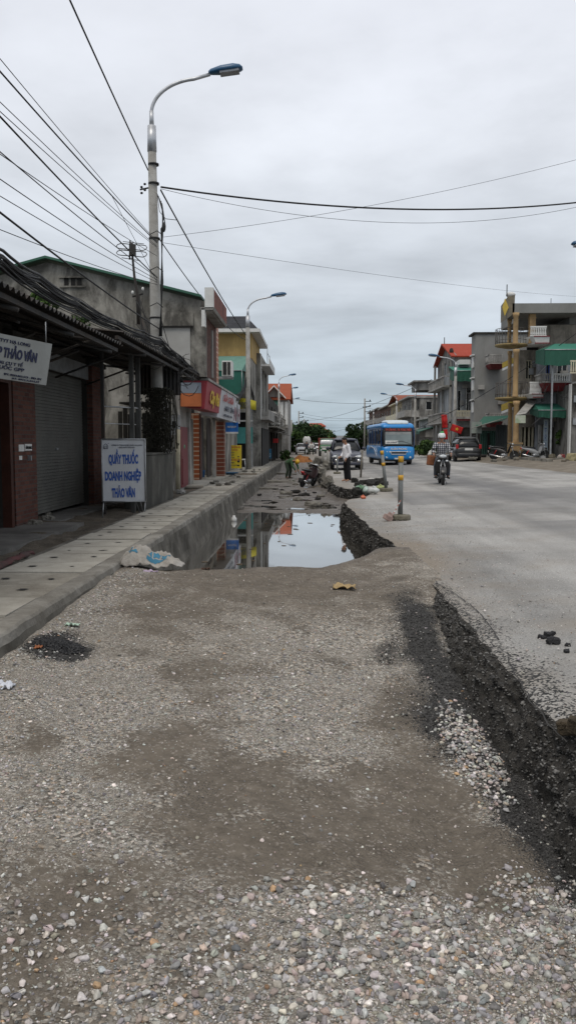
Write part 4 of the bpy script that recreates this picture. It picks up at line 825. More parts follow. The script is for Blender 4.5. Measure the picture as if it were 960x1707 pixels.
CBL = flat('cable_black', (.015,.015,.016), .7); WNUM = 0
def wire(a, b, r, sag, label, group=None, nm='overhead_cable'):
    tag(cable([a, b], r, sag).build(nm, CBL), label, 'cable', group)
wire(Pt(247, 283, 20.4), (-3.6, 4.0, 9.2), .016, .12, 'thick black cable dropping from the top left to the nearest lamp post')
wire(Pt(268, 311, 20.4), Pt(1010, 331, 27), .024, .42, 'thick black cable crossing the whole sky from the nearest lamp post to the right')
wire(Pt(268, 314, 20.4), Pt(1010, 333, 27), .006, .75, 'thin slack cable hanging just under the thick crossing cable')
wire(Pt(268, 316, 20.4), Pt(410, 558, 43.8), .020, .15, 'cable slanting down from the nearest to the second lamp post')
wire(Pt(266, 398, 20.4), Pt(409, 566, 43.8), .014, .35, 'lower sagging cable between the nearest and second lamp posts')
g = 'thin wires fanning into the nearest lamp post'; lbl = 'thin overhead wire running from the upper left towards the nearest lamp post'
for a, b, ra in (((-40, 48), (262, 402), .006), ((-40, 72), (262, 404), .012), ((-40, 130), (262, 410), .006), ((-40, 148), (262, 412), .006), ((-40, 150), (262, 462), .013), ((-40, 228), (262, 426), .006),
             ((-40, 218), (262, 462), .008), ((-40, 270), (262, 466), .007), ((-40, 302), (262, 470), .006), ((-40, 322), (266, 548), .015), ((-40, 366), (262, 474), .006)):
    wire(Pt(*a, 9.5), Pt(*b, 20.4), ra, .05, lbl, g)
wire(Pt(186, 325, 16), Pt(262, 470, 20.4), .005, .0, lbl, g)
g = 'hair-thin wires crossing the sky'; lbl = 'hair-thin wire crossing the grey sky between the two sides of the road'
for a, b, s in (((268, 395, 20.4), (1010, 252, 24), .22), ((272, 404, 20.4), (1010, 496, 60), .25)): wire(Pt(*a), Pt(*b), .005, s, lbl, g)
g = 'far cables across the road'; lbl = 'far cable spanning the road above the vehicles'
for a, b, s in (((485, 664, 110), (700, 668, 105), .5), ((498, 688, 150), (640, 692, 150), .8), ((498, 692, 150), (640, 690, 150), 1.1), ((500, 700, 170), (720, 632, 62), 1.0), ((500, 706, 170), (612, 705, 190), 1.0), ((480, 735, 120), (625, 700, 150), .3), ((545, 735, 220), (612, 720, 190), .6)):
    wire(Pt(*a), Pt(*b), .018, s, lbl, g)
wire(Pt(700, 712, 60), Pt(965, 552, 50), .02, .35, 'cable rising along the right-hand house fronts to the green awnings')
# the messy bundle along the canopies
m = MB(); rb_ = random.Random(11)
path = [(-90, 372, 7.6), (0, 436, 9.3), (60, 468, 11), (130, 506, 13.6), (195, 540, 16.6), (240, 560, 18.8), (268, 572, 20.3), (300, 598, 23), (335, 630, 26), (352, 645, 28.5)]
for k in range(19):
    ox, oz = rb_.gauss(0, .03), rb_.gauss(0, .038); ph = rb_.uniform(0, 6); pts = []
    for j, (px, py, d) in enumerate(path):
        q = Vector(Pt(px, py, d)); q += Vector((ox+.03*math.sin(ph+j*.9), 0, oz+.035*math.sin(ph*2+j*1.3)+(-.10 if 2 <= j <= 7 and k % 5 == 0 else 0))); pts.append(q)
    fine = []
    for a, b in zip(pts, pts[1:]):
        for i in range(6): t = i/6; q = a.lerp(b, t); q.z -= .06*t*(1-t)*4*(.4+.6*((k*7) % 5)/5); fine.append(q)
    m.tube(fine+[pts[-1]], rb_.choice([.006, .009, .013, .019]), 5)
for k in range(22):      # coils and loops hanging near the post
    c = Vector(Pt(rb_.uniform(225, 300), 0, 20)); px = rb_.uniform(222, 318); q = Vector(Pt(px, 552+(px-222)*.55+rb_.uniform(0, 42), 20.2+rb_.uniform(-.6, 2))); r_ = rb_.uniform(.08, .28); a0 = rb_.uniform(0, 3)
    m.tube([q+Vector((r_*math.cos(a0+t*.45)*(1+.1*math.sin(t)), .05*math.sin(t), r_*1.3*math.sin(a0+t*.45))) for t in range(13)], rb_.choice([.007, .011, .015]), 5)
for k in range(16):
    a = Pt(rb_.uniform(225, 262), rb_.uniform(490, 560), 20.9); b = Pt(rb_.uniform(240, 330), rb_.uniform(590, 650), 21.5); m.tube([a, tuple((Vector(a)+Vector(b))/2+Vector((rb_.uniform(-.2, .2), 0, -.2))), b], .010, 5)
tag(m.build('cable_bundle', CBL), 'heavy tangled bundle of black cables sagging along the canopies into the nearest lamp post', 'cables')
m = MB()
for k in range(9):
    o_ = rb_.uniform(-.1, .1); m.tube([Pt(350, 642, 28), Pt(372, 658+3*k, 33), Pt(388, 664+3*k, 38), Pt(404, 650+k, 43), Pt(411, 628+2*k, 43.8)], .012, 5)
for k in range(5): m.tube([Pt(417, 640, 44), Pt(426, 668+5*k, 50), Pt(440, 700+3*k, 58), Pt(463, 722, 80)], .02, 5)
tag(m.build('cable_bundle', CBL), 'smaller knot of cables looping between the signs and the second lamp post', 'cables')
m = MB()
for k in range(26):
    px = rb_.uniform(244, 292); a = Pt(px, 650, 20.15); m.tube([a, Pt(px+rb_.uniform(-8, 8), 690, 20.1), Pt(px+rb_.uniform(-9, 9), 748, 20.15)], rb_.choice([.006, .009, .014]), 5)
for k in range(2600):  # dark flecks added to darken and hide the lower pole
    c = Vector(Pt(rb_.gauss(262, 11), rb_.uniform(646, 754), 20.1)); a = Vector((rb_.gauss(0,1), rb_.gauss(0,1), rb_.gauss(0,1.4))).normalized()*rb_.uniform(.02,.06); b_ = a.cross(Vector((rb_.random(),1,rb_.random()))).normalized()*.018; m.add([c-a, c-b_, c+a, c+b_], [(0,1,2,3)])
tag(m.build('dark_clutter', mat('clutter_dark', (.05,.047,.035), .9)), 'loose wires with dark flecks added to darken and hide the lower lamp post', 'vines')
# ---- television antenna
TV = thing('tv_antenna', 'twin loop television antenna on a wobbly mast behind the canopies', 'antenna', (-4.9, 22.8, 3.5)); yt = 22.8
m = MB(); m.tube([Pt(231, 540, yt), Pt(229, 490, yt), Pt(224, 460, yt), Pt(221, 428, yt), Pt(220, 404, yt)], [.05, .04, .035, .03, .03], 8); m.build('mast', CORR, TV)
for k, zc in enumerate((411, 422)):
    m = MB(); pts = []
    c1, c2 = (200, 240)
    for sx, dx in ((193, 1),): pass
    L_ = [(222, zc-4), (202, zc-6), (196, zc-4), (194, zc-1), (197, zc+2), (203, zc+3), (222, zc+4), (238, zc+6), (243, zc+4), (245, zc+1), (243, zc-2), (238, zc-3), (222, zc-4)]
    m.tube([Pt(a, b, yt-.05) for a, b in L_], .012, 6); m.build('loop_element', CORR, TV)
m = MB()
for a, b in (((205, 402), (240, 406)), ((207, 416), (236, 419)), ((203, 429), (234, 434))): m.tube([Pt(*a, yt+.1), Pt(*b, yt+.1)], .01, 5)
fb(m, 215, 406, 225, 424, yt-.1, yt+.05); m.tube([Pt(217, 400, yt), Pt(216, 432, yt)], .022, 6); m.build('reflector', CORR, TV)
IN = thing('insulator_bracket', 'rusty bracket with white insulators on the gable wall below the antenna', 'bracket', (-4.6, 24.5, 5)); yi = 24.9
m = MB(); m.tube([Pt(221, 494, yi), Pt(238, 489, yi)], .03, 6); m.tube([Pt(231, 492, yi), Pt(233, 530, yi)], .04, 6); m.tube([Pt(236, 530, yi), Pt(245, 560, yi-.5)], .03, 6); m.build('bracket_arm', CORR, IN)
m = MB(); m.ball(Pt(221, 487, yi), (.04,.04,.055)); m.ball(Pt(238, 481, yi), (.04,.04,.055)); m.build('insulator', WHITE, IN)
# far distribution poles
for px, Yd, top, lb in ((498, 165, 685, 'far distribution pole with crossarms above the green trees'), (507, 190, 698, 'shorter distribution pole beside the far trees'), (553, 250, 716, 'tiny distribution pole at the end of the road'), (486, 130, 700, 'thin pole with a level top bar by the far trees'), (608, 130, 664, 'distribution pole left of the blue bus')):
    q = at(px, top, Yd); t = thing('utility_pole', lb, 'utility pole', (q.x, Yd, 0)); m = MB(); m.tube([(q.x, Yd, 0), (q.x, Yd, q.z)], [.16, .11], 8); m.build('pole', POLEC, t)
    m = MB()
    for k in range(3): m.bb(q.x-.1, q.x+1.0-.1*k, Yd-.05, Yd+.05, q.z-.5-.8*k, q.z-.4-.8*k); m.ball((q.x+.8, Yd, q.z-.3-.8*k), (.1,.1,.14), 6, 4)
    m.build('crossarm', BLACK, t)
# ---- hanging white pharmacy board under the canopy
HS = thing('hanging_sign', 'white board reading NGHIEP THAO VAN hanging crooked under the near canopy', 'sign', tuple(at(10, 600, 9.9)))
TR, BR, BL = [Vector(at(*q)) for q in ((87, 573, 10.2), (77, 642, 10.2), (-100, 616, 8.9))]; TL = TR+BL-BR
m = MB(); m.slab(BL, BR, TR, TL, .03); m.build('board', mat('old_sign_white', (.30,.31,.30), .6, (.24,.245,.235), scale=2, dirt=.2, dirtcol=(.2,.19,.17)), HS)
u = (BR-BL).normalized(); v = (TL-BL).normalized(); Wd = (BR-BL).length; Hh = (TL-BL).length
NAVY = flat('text_navy', (.015,.02,.06), .6)
def ht(s, fx, fz, h, w, mm=NAVY, bold=.02): text(s, 'lettering', mm, HS, BL+u*Wd*fx+v*Hh*fz, u, v, Hh*h, Wd*w, bold=bold)
ht('CÔNG TY CP DƯỢC VTYT HẠ LONG', .40, .83, .075, .75, bold=.01); ht('DOANH NGHIỆP THẢO VÂN', .44, .50, .22, .84, bold=.038); ht('DƯỢC PHẨM - DỤNG CỤ Y TẾ', .42, .34, .07, .62, bold=.01); ht('ĐẠT NHÀ THUỐC GPP', .45, .23, .08, .60, bold=.01); ht('ĐT: 0333.862.512 - ĐD: ĐT', .75, .10, .045, .38, bold=.01); ht('AT: 0912.X.814.57', .78, .03, .04, .28, bold=.01)
m = MB(); m.tube([TL+u*.4, TL+u*.4+Vector((-.02, 0, .35))], .008, 5); m.tube([TR-u*.1, TR-u*.1+Vector((.0, 0, .25))], .008, 5); m.build('hanger', GREYM, HS)
# ---- standing pharmacy board
SB = thing('standing_sign', 'white framed board on thin legs with blue words QUAY THUOC DOANH NGHIEP THAO VAN', 'sign', (-3.85, 16.6, 0))
d0 = 16.6; a, b = at(171, 732, d0), at(243, 836, d0)
x0, x1, z0, z1 = a.x, b.x, b.z, a.z; tw = .16
def SBp(fx, z): return Vector((x0+(x1-x0)*fx, d0+tw*(1-fx)*-1+tw*.5, z))
m = MB(); m.slab(SBp(0, z0), SBp(1, z0), SBp(1, z1), SBp(0, z1), .05); m.build('board', SIGNW, SB)
u = (SBp(1, z0)-SBp(0, z0)).normalized(); m = MB()
for p, q in ((SBp(0, z0), SBp(1, z0)), (SBp(0, z1), SBp(1, z1)), (SBp(0, z0), SBp(0, z1)), (SBp(.985, z0), SBp(.985, z1))): m.tube([p+Vector((0, -.01, 0)), q+Vector((0, -.01, 0))], .016, 6)
m.build('frame', GREYM, SB)
for fx in (.02, .97): m = MB(); m.tube([SBp(fx, z0), SBp(fx, 0)-Vector((.02, .03, 0))], .014, 6); m.build('leg', GREYM, SB)
for fx, e in ((.78, .1), (.62, .95)): m = MB(); m.tube([SBp(fx, z0+.3)+Vector((0, .06, 0)), SBp(fx+(.02 if e < .5 else .12), 0)+Vector((0, .5, 0))], .014, 6); m.build('back_leg', GREYM, SB)
BL_ = flat('text_blue', (.015,.075,.33), .5); zz = lambda f: z1-(z1-z0)*f; wd = x1-x0
text('CÔNG TY TNHH DƯỢC PHẨM HẠ LONG', 'lettering', NAVY, SB, SBp(.57, zz(.105)), u, (0,0,1), .026, wd*.70, bold=.0); text('NHÀ THUỐC THẢO VÂN', 'lettering', NAVY, SB, SBp(.57, zz(.14)), u, (0,0,1), .024, wd*.36, bold=.0)
text('QUẦY THUỐC', 'lettering', BL_, SB, SBp(.485, zz(.385)), u, (0,0,1), .178, wd*.68, bold=.045); text('DOANH NGHIỆP', 'lettering', BL_, SB, SBp(.475, zz(.655)), u, (0,0,1), .178, wd*.84, bold=.045); text('THẢO VÂN', 'lettering', BL_, SB, SBp(.475, zz(.925)), u, (0,0,1), .178, wd*.54, bold=.045)
m = MB(); e = Vector((0, -.012, 0)); L1 = [(.05, .15), (.05, .10), (.095, .07), (.14, .10), (.14, .15), (.05, .15)]
m.tube([SBp(a, zz(b))+e for a, b in L1], .005, 4); m.tube([SBp(.075, zz(.15))+e, SBp(.075, zz(.11))+e, SBp(.115, zz(.11))+e, SBp(.115, zz(.15))+e], .004, 4); m.ball(SBp(.155, zz(.065))+e, .008, 6, 4); m.build('emblem', NAVY, SB)
# ================================================================== RIGHT SIDE BUILDINGS
def fbx(m, px0, py0, px1, py1, d0, d1):
    p, q = at(px0, (py0+py1)/2, d0), at(px1, (py0+py1)/2, d0); z0, z1 = at(px0, py1, d0).z, at(px0, py0, d0).z
    m.bb(p.x, q.x, d0, d1, z0, z1); return m
def Q(px, py, d): p = at(px or 870, py or 700, d); return (p.x, p.z)
def balustrade(par, px0, px1, py0, py1, d, mt, n, side=None, name='balcony_rail', t=.07):
    x0, z1 = Q(px0, py0, d); x1, z0 = Q(px1, py1, d); m = MB()
    m.bb(x0, x1, d, d+t*1.4, z1-.09, z1); m.bb(x0, x1, d, d+t*1.4, z0, z0+.07)
    for i in range(n):
        x = x0+.06+(x1-x0-.12)*i/(n-1); m.lathe([(.03, 0), (.055, .2*(z1-z0)), (.03, .5*(z1-z0)), (.045, .75*(z1-z0)), (.03, z1-z0-.06)], (x, d+t*.7, z0+.03), 'z', 6)
    if side:
        m.bb(x0-.02, x0+t, d, d+side, z1-.09, z1)
        for i in range(int(side/.28)): m.lathe([(.03, 0), (.05, .3*(z1-z0)), (.03, z1-z0-.06)], (x0+t/2, d+.25+i*.28, z0+.03), 'z', 6)
    return m.build(name, mt, par)
YP = mat('yellow_column', (.44,.30,.15), .85, (.34,.22,.11), scale=2, dirt=.5, dirtcol=(.15,.11,.07), streak=True)
GRK = mat('tan_render', (.33,.30,.255), .95, (.22,.20,.17), scale=.8, dirt=.8, dirtcol=(.08,.072,.06), streak=True, bump=.3)
GR1 = mat('grey_side_wall', (.235,.235,.225), .95, (.19,.19,.18), scale=.5, dirt=.3, dirtcol=(.13,.13,.12), streak=True, bump=.2)
GR2 = mat('bare_concrete', (.27,.265,.25), .95, (.19,.185,.17), scale=.8, dirt=.85, dirtcol=(.07,.065,.06), streak=True, bump=.3)
GAW = flat('green_tarpaulin', (.012,.085,.055), .75); GAWl = flat('green_tarpaulin_top', (.03,.17,.12), .75); RDB = flat('balcony_red', (.17,.02,.025), .7)
CREAM = flat('cream', (.52,.48,.36), .8); IRON = flat('iron_rail', (.11,.10,.09), .7)
g0 = .57
# ---- column house
K = thing('column_house', 'three storey house with yellow columns, ringed balconies and flat grey roof slab', 'house', (14, 54, g0))
x866 = Q(866, 600, 54)[0]; m = MB()
wall(m, 'y', 54.0, 54.2, x866, 22.5, g0, Q(900, 583, 54)[1], [(Q(874,0,54)[0], Q(884,0,54)[0], Q(0,632,54)[1], Q(0,600,54)[1]), (Q(868,0,54)[0], Q(893,0,54)[0], g0, Q(0,712,54)[1])])
m.bb(x866, x866+.2, 54.2, 56.8, g0, 7.2); m.bb(x866, 22.5, 56.6, 56.8, g0, 7.2); m.build('wall', GRK, K)
xa, za = Q(900, 583, 54); m = MB(); m.bb(Q(905,0,54)[0], 22.5, 54.01, 57.5, za, Q(0,541,54)[1]); m.build('upper_wall', GRK, K)
m = MB(); m.bb(Q(944,0,54)[0], 22.5, 53.9, 60, Q(0,541,54)[1]+.01, Q(0,507,54)[1]); m.bb(Q(900,0,58)[0], 22, 59.5, 59.7, Q(0,541,54)[1], Q(0,515,54)[1]); m.build('roof_room', GR1, K)
m = MB(); p = at(837, 528, 53); q = at(856, 512, 52)
m.bb(Q(850,0,52)[0], Q(880,0,52)[0], 52.0, 54.6, Q(0,521,52)[1], Q(0,505,52)[1]); m.bb(Q(880,0,52)[0], 22.5, 52.0, 60, Q(0,521,52)[1], Q(0,505,52)[1]); m.build('roof_slab', GR1, K)
m = MB(); m.hexa([(Q(838,0,52.5)[0], 52.0, Q(0,533,52.5)[1]), (Q(850,0,52.5)[0], 52.0, Q(0,523,52.5)[1]), (Q(850,0,52.5)[0], 53.7, Q(0,523,52.5)[1]), (Q(838,0,52.5)[0], 53.7, Q(0,533,52.5)[1]), (Q(838,0,52.5)[0], 52.0, Q(0,497,52.5)[1]), (Q(850,0,52.5)[0]+.02, 52.0, Q(0,493,52.5)[1]), (Q(850,0,52.5)[0]+.02, 53.7, Q(0,497,52.5)[1]), (Q(838,0,52.5)[0], 53.7, Q(0,504,52.5)[1])])
m.build('roof_gable', mat('ochre_trim', (.20,.17,.12), .85, (.12,.11,.09), scale=2.5), K)
m = MB(); x0, z0 = Q(843, 512, 51.9); m.prism([(x0-.05, z0-.5), (x0+.17, z0), (x0-.05, z0+.55), (x0-.2, z0)], 'y', 51.9, 51.99); o = m.build('gable_diamond', flat('diamond_yellow', (.5,.36,.06), .7), K)
m = MB(); m.ball((Q(849,0,52)[0], 52.4, Q(0,489,52)[1]), (.3,.3,.18), 12, 6); m.lathe([(.12,0),(.08,.3)], (Q(849,0,52)[0], 52.4, Q(0,497,52)[1]), 'z', 8); m.build('roof_urn', WHITE, K)
m = MB(); x0, z0 = Q(846, 492, 52); m.tube([(x0, 52.2, z0), (x0, 52.2, z0+.7)], .03, 5); x0, z0 = Q(926, 503, 52); m.tube([(x0, 53, z0), (x0, 53, z0+.4)], .02, 5); m.build('lightning_rod', BLACK, K)
def column(px, d, py0, py1, r, base=False):
    x, z1 = Q(px, py0, d); z0 = Q(px, py1, d)[1]; m = MB()
    if base: m.box((x, d, g0+.28), (.78, .78, .56)); m.box((x, d, g0+.66), (.62, .62, .2)); m.box((x, d, g0+.90), (.72,.72,.12)); z0 = g0+.9
    m.lathe([(r*1.25, z0), (r*1.05, z0+.12), (r, z0+.2), (r*.93, z1-.25), (r*1.15, z1-.2), (r*1.25, z1)], (x, d, 0), 'z', 14); return m.build('column', YP, K)
column(861, 52, 668, 757, .18, True); column(860.5, 52, 582, 662, .17); column(860, 52, 521, 574, .165)
column(850.5, 54.6, 672, 757, .14); column(850, 54.6, 585, 662, .13); column(849.5, 54.6, 531, 574, .13)
m = MB(); x0, z1 = Q(887, 523, 52.6); z0 = Q(887, 572, 52.6)[1]; m.box((x0, 52.6, (z0+z1)/2), (.36, .36, z1-z0)); m.box((x0, 52.6, z1-.25), (.42,.42,.08)); m.build('square_column', YP, K)
for py in (576, 665):       # round ringed slabs with iron rails, then the white balconies beyond them
    xc, zc = Q(854, py, 53); m = MB(); m.lathe([(.45, -.22), (.75, -.16), (1.0, -.1), (1.02, 0), (.9, .02)], (xc, 53.3, zc+.1), 'z', 20); m.build('round_slab', mat('ochre_slab', (.33,.25,.12), .85, scale=2), K)
    m = MB()
    for i in range(26): a = 2*math.pi*i/26; m.tube([(xc+.98*math.cos(a), 53.3+.98*math.sin(a), zc+.1), (xc+.98*math.cos(a), 53.3+.98*math.sin(a), zc+1.05)], .012, 4)
    for h in (.35, 1.05): m.tube([(xc+.98*math.cos(a), 53.3+.98*math.sin(a), zc+h) for a in [2*math.pi*i/20 for i in range(21)]], .02, 5)
    m.build('iron_rail', IRON, K)
for k, (px0, px1, pyr0, pyr1, pys) in enumerate(((868, 911, 543, 560, 573), (867, 903, 636, 656, 663))):
    x0, x1 = Q(px0, 0, 52.2)[0], Q(px1, 0, 52.2)[0]; zt, zb, zs = Q(0, pyr0, 52.2)[1], Q(0, pyr1, 52.2)[1], Q(0, pys, 52.2)[1]
    m = MB(); m.hexa([(x0+.8,52.1,zs),(x1,52.1,zs),(x1,54,zs),(x0,54,zs),(x0+.6,52.0,zb),(x1,52.0,zb),(x1,54,zb),(x0-.1,54,zb)]); m.build('balcony_slab', WHITE, K)
    m = MB(); m.bb(x0+.62, x1+.02, 51.97, 52.02, zb-.06, zb); m.bb(x0+.7, x1+.02, 51.98, 52.03, zs, zs+.06); m.build('slab_edge', RDB, K)
    balustrade(K, px0+16, px1, pyr0, pyr1, 52.1, WHITE, 9)
for k, (py0, py1) in enumerate(((598, 618), (668, 690))):
    x0, x1 = Q(835, 0, 56)[0], Q(848, 0, 56)[0]; z1, z0 = Q(0, py0, 56)[1], Q(0, py1, 56)[1]
    m = MB(); m.slab((x0, 56, z0+.2), (x1, 55, z0+.45), (x1, 55, z1), (x0, 56, z1-.25), .1); m.build('fascia_strip', flat('ochre_paint', (.42,.30,.05), .8), K)
    m = MB(); m.slab((x0, 55.95, z0), (x1, 54.95, z0+.25), (x1, 54.95, z0+.42), (x0, 55.95, z0+.17), .08); m.build('fascia_strip', WHITE, K)
x0, z0 = Q(872, 632, 53.9); x1, z1 = Q(882, 595, 53.9); window(K, 'y', 54, -1, Q(874,0,54)[0], Q(884,0,54)[0], Q(0,632,54)[1], Q(0,600,54)[1], CREAM, GLASS)
m = MB(); [m.bb(Q(p,0,54)[0]-.06, Q(p,0,54)[0]+.06, 54.25, 54.35, g0, Q(0,712,54)[1]) for p in (871, 877, 884, 890)]; m.build('door_frame', CREAM, K)
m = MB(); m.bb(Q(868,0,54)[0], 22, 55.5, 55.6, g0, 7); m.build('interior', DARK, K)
AWc = thing('awning', 'small sloping white awning with a patterned front board beside the yellow columns', 'awning', (13.5, 51, 3.5))
m = MB(); m.slab((*Q(860, 691, 50.6)[:1], 50.6, Q(0,691,50.6)[1]), (Q(876,0,50.6)[0], 50.6, Q(0,689,50.6)[1]), (Q(898,0,53.8)[0], 53.8, Q(0,664,53.8)[1]), (Q(882,0,53.8)[0], 53.8, Q(0,664,53.8)[1]), .04); m.build('sheet', GREYL, AWc)
m = MB(); fbx(m, 859, 692, 876, 705, 50.55, 50.6); m.build('front_board', mat('faded_board', (.45,.46,.40), .7, (.25,.33,.20), scale=3), AWc)
# ---- green awning house to the right of it
E = thing('awning_house', 'shop house with big green awnings and a red bellied white balcony at the right edge', 'house', (18, 53, g0))
m = MB(); wall(m, 'y', 53.2, 53.4, Q(893,0,53.2)[0], Q(950,0,53.2)[0], g0, Q(0,585,53.2)[1], [(Q(897,0,53.2)[0], Q(947,0,53.2)[0], g0, Q(0,708,53.2)[1]), (Q(908,0,53.2)[0], Q(914,0,53.2)[0], Q(0,636,53.2)[1], Q(0,603,53.2)[1]), (Q(926,0,53.2)[0], Q(944,0,53.2)[0], Q(0,640,53.2)[1], Q(0,606,53.2)[1])]); m.build('wall', mat('bluish_wall', (.30,.32,.35), .9, scale=1, dirt=.5, streak=True), E)
window(E, 'y', 53.2, -1, Q(926,0,53.2)[0], Q(944,0,53.2)[0], Q(0,640,53.2)[1], Q(0,606,53.2)[1], WHITE, GLASS); window(E, 'y', 53.2, -1, Q(908,0,53.2)[0], Q(914,0,53.2)[0], Q(0,636,53.2)[1], Q(0,603,53.2)[1], SIGNB, GLASS, 0)
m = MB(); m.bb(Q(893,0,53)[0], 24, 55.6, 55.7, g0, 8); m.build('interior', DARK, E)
x0, x1 = Q(902,0,51.4)[0], Q(950,0,51.4)[0]; zs, zb = Q(0,651,51.4)[1], Q(0,638,51.4)[1]
m = MB(); m.hexa([(x0+.4,51.8,zs),(x1-.3,51.8,zs),(x1-.2,53.2,zs),(x0+.2,53.2,zs),(x0,51.3,zb),(x1,51.3,zb),(x1,53.2,zb),(x0,53.2,zb)]); m.build('balcony_belly', RDB, E)
m = MB(); m.bb(x0-.03, x1+.03, 51.25, 53.2, zb, zb+.1); m.build('balcony_floor', GREYL, E)
balustrade(E, 921, 950, 622, 637, 51.35, WHITE, 8); balustrade(E, 902.5, 920, 622, 637, 51.35, GREYL, 6, 1.6)
m = MB()
for p in (898, 905, 934): fbx(m, p, 708, p+4, 756, 53.5, 53.7)
m.build('door_post', WHITE, E)
def big_awning(px0, px1, pyt, pym, pyb, pxm, d, lab):
    t = thing('awning', lab, 'awning', (Q(px0,0,d)[0], d, 5)); m = MB()
    x0, x1 = Q(px0,0,d)[0], Q(px1,0,d)[0]; zt, zm, zb = Q(0,pyt,d)[1], Q(0,pym,d)[1], Q(0,pyb,d)[1]; xm = Q(pxm,0,d)[0]
    m.slab((x0,d,zm),(x1,d,zm),(x1,d+2,zt),(xm,d+2,zt), .03); m.build('sloping_cloth', GAWl, t)
    m = MB(); n = 14
    for i in range(n):
        a, b = x0+(x1-x0)*i/n, x0+(x1-x0)*(i+1)/n; m.add([(a,d+.02*math.sin(i*2.1),zb+.03*math.sin(i)),(b,d+.02*math.sin(i*2.1+2.1),zb+.03*math.sin(i+1)),(b,d,zm),(a,d,zm)], [(0,1,2,3)])
    m.add([(x0,d,zb),(x0,d,zm),(x0,d+2,zm+.1),(x0,d+2,zb+.3)], [(0,1,2,3)]); m.add([(x0,d,zm),(x0,d+2,zm+.1),(xm,d+2,zt)], [(0,1,2)]); o = m.build('hanging_skirt', GAW, t); o.modifiers.new('s', 'SOLIDIFY').thickness = .02
    m = MB(); m.tube([(x0,d,zm-.02),(x1,d,zm-.02)], .03, 6); m.tube([(x0+.15,d+.1,zb),(x0+.15,d+2,zb-.4)], .02, 5); m.build('awning_frame', GREYM, t)
    return t
big_awning(905, 975, 566, 582, 609, 938, 49.8, 'upper green awning with lighter sloping top above the red bellied balcony')
big_awning(897, 951, 670, 683, 696, 905, 51.0, 'lower green awning over the shop doorway with the vertical sign'); 
m = MB(); fbx(m, 918.5, 585, 921, 757, 50.4, 50.5); tag(m.build('thin_post', GREYM), 'thin grey steel post carrying the green awnings', 'post')
VS = thing('vertical_sign', 'tall narrow white sign with a column of blue letters at the shop doorway', 'sign', (Q(909,0,52.5)[0], 52.5, g0))
m = MB(); fbx(m, 906, 699, 913.5, 746, 52.5, 52.55); fbx(m, 906.3, 746, 907.2, 757, 52.5, 52.55); fbx(m, 912.3, 746, 913.2, 757, 52.5, 52.55); m.build('board', flat('sign_pale_blue', (.42,.50,.55), .5), VS)
xs_ = (Q(906,0,52.5)[0]+Q(913.5,0,52.5)[0])/2
for i, ch in enumerate('NHÀ MAY QUẦN ÁO'):
    if ch != ' ': text(ch, 'lettering', BL_, VS, (xs_, 52.5, Q(0,704+i*2.75,52.5)[1]), (1,0,0), (0,0,1), .075, .12)
RW2 = thing('grey_house', 'tall plain grey house cut by the right edge of the photo', 'house', (20.6, 50, g0)); m = MB(); m.bb(Q(952,0,50)[0], 26, 50, 60, g0, Q(0,640,50)[1]); m.build('wall', GR2, RW2)
m = MB(); m.bb(Q(950,0,49.8)[0], Q(952,0,49.8)[0], 49.8, 50.2, g0, Q(0,640,50)[1]); m.build('corner_post', WHITE, RW2); m = MB(); m.bb(Q(951,0,50)[0], 26, 49, 50, Q(0,640,50)[1], Q(0,637,50)[1]); m.build('ledge', GREYL, RW2)
balustrade(RW2, 951, 985, 600, 622, 49.3, CREAM, 9)
# ---- plain tall grey block
P2 = thing('grey_block', 'tall windowless grey side wall between the red roofed house and the yellow columns', 'house', (16, 68, .6))
m = MB(); m.bb(Q(790,0,67)[0], 15.2, 67, 68.6, .55, Q(0,556,67)[1]); m.bb(15.2, 27, 67, 80, .55, Q(0,556,67)[1]); m.build('wall', GR1, P2); m = MB(); m.bb(Q(786,0,67.0)[0], 27, 66.9, 69, Q(0,556,67)[1], Q(0,553,67)[1]); m.build('roof_edge', DKW, P2)
for py in (590, 628, 665): m = MB(); fbx(m, 787, py, 791.0, py+2, 66.9, 68); fbx(m, 788.5, py+5, 790.5, py+22, 67.2, 67.9); m.build('window_trim', WHITE, P2)
BLc = [('small balcony with red underside jutting from the tall grey block', 590, 613, 606), ('lower white railed balcony with red panels beside the yellow columns', 688, 711, 702)]
for lab, a, b, c in BLc:
    t = P2; x0, x1 = Q(814,0,65.5)[0], Q(838,0,65.5)[0]; zs, zb = Q(0,b,65.5)[1], Q(0,c,65.5)[1]
    m = MB(); m.hexa([(x0+.3,66,zs),(x1,66,zs),(x1,67,zs),(x0+.2,67,zs),(x0,65.4,zb),(x1,65.4,zb),(x1,67,zb),(x0,67,zb)]); m.build('balcony_belly', RDB, t); balustrade(t, 814, 838, a, c, 65.5, GREYL, 8, 1.3)
# ---- green sheet-metal yard, its awning and small white board
T = thing('metal_shed', 'green corrugated shed with grey iron gate behind the parked dark car', 'shed', (16, 62, .6))
m = MB(); p, q = Q(800, 757, 61.5), Q(826, 718, 61.5); corrugated(m, (p[0],61.5,g0),(q[0],61.5,g0),(q[0],61.5,q[1]),(p[0],61.5,q[1]), 7, .03); m.build('sheet_wall', flat('shed_green', (.03,.085,.065), .7), T)
m = MB(); p, q = Q(826, 757, 61.3), Q(850, 708, 61.3); m.bb(p[0], q[0], 61.35, 61.4, g0+.02, q[1])
for i in range(9): x = p[0]+(q[0]-p[0])*i/8; m.bb(x-.02, x+.02, 61.3, 61.35, g0, q[1]+(.1 if i % 2 else 0))
for z in (.2, 1.0, 1.7): m.bb(p[0], q[0], 61.29, 61.35, g0+z, g0+z+.05)
m.build('iron_gate', flat('gate_grey', (.07,.085,.09), .6), T)
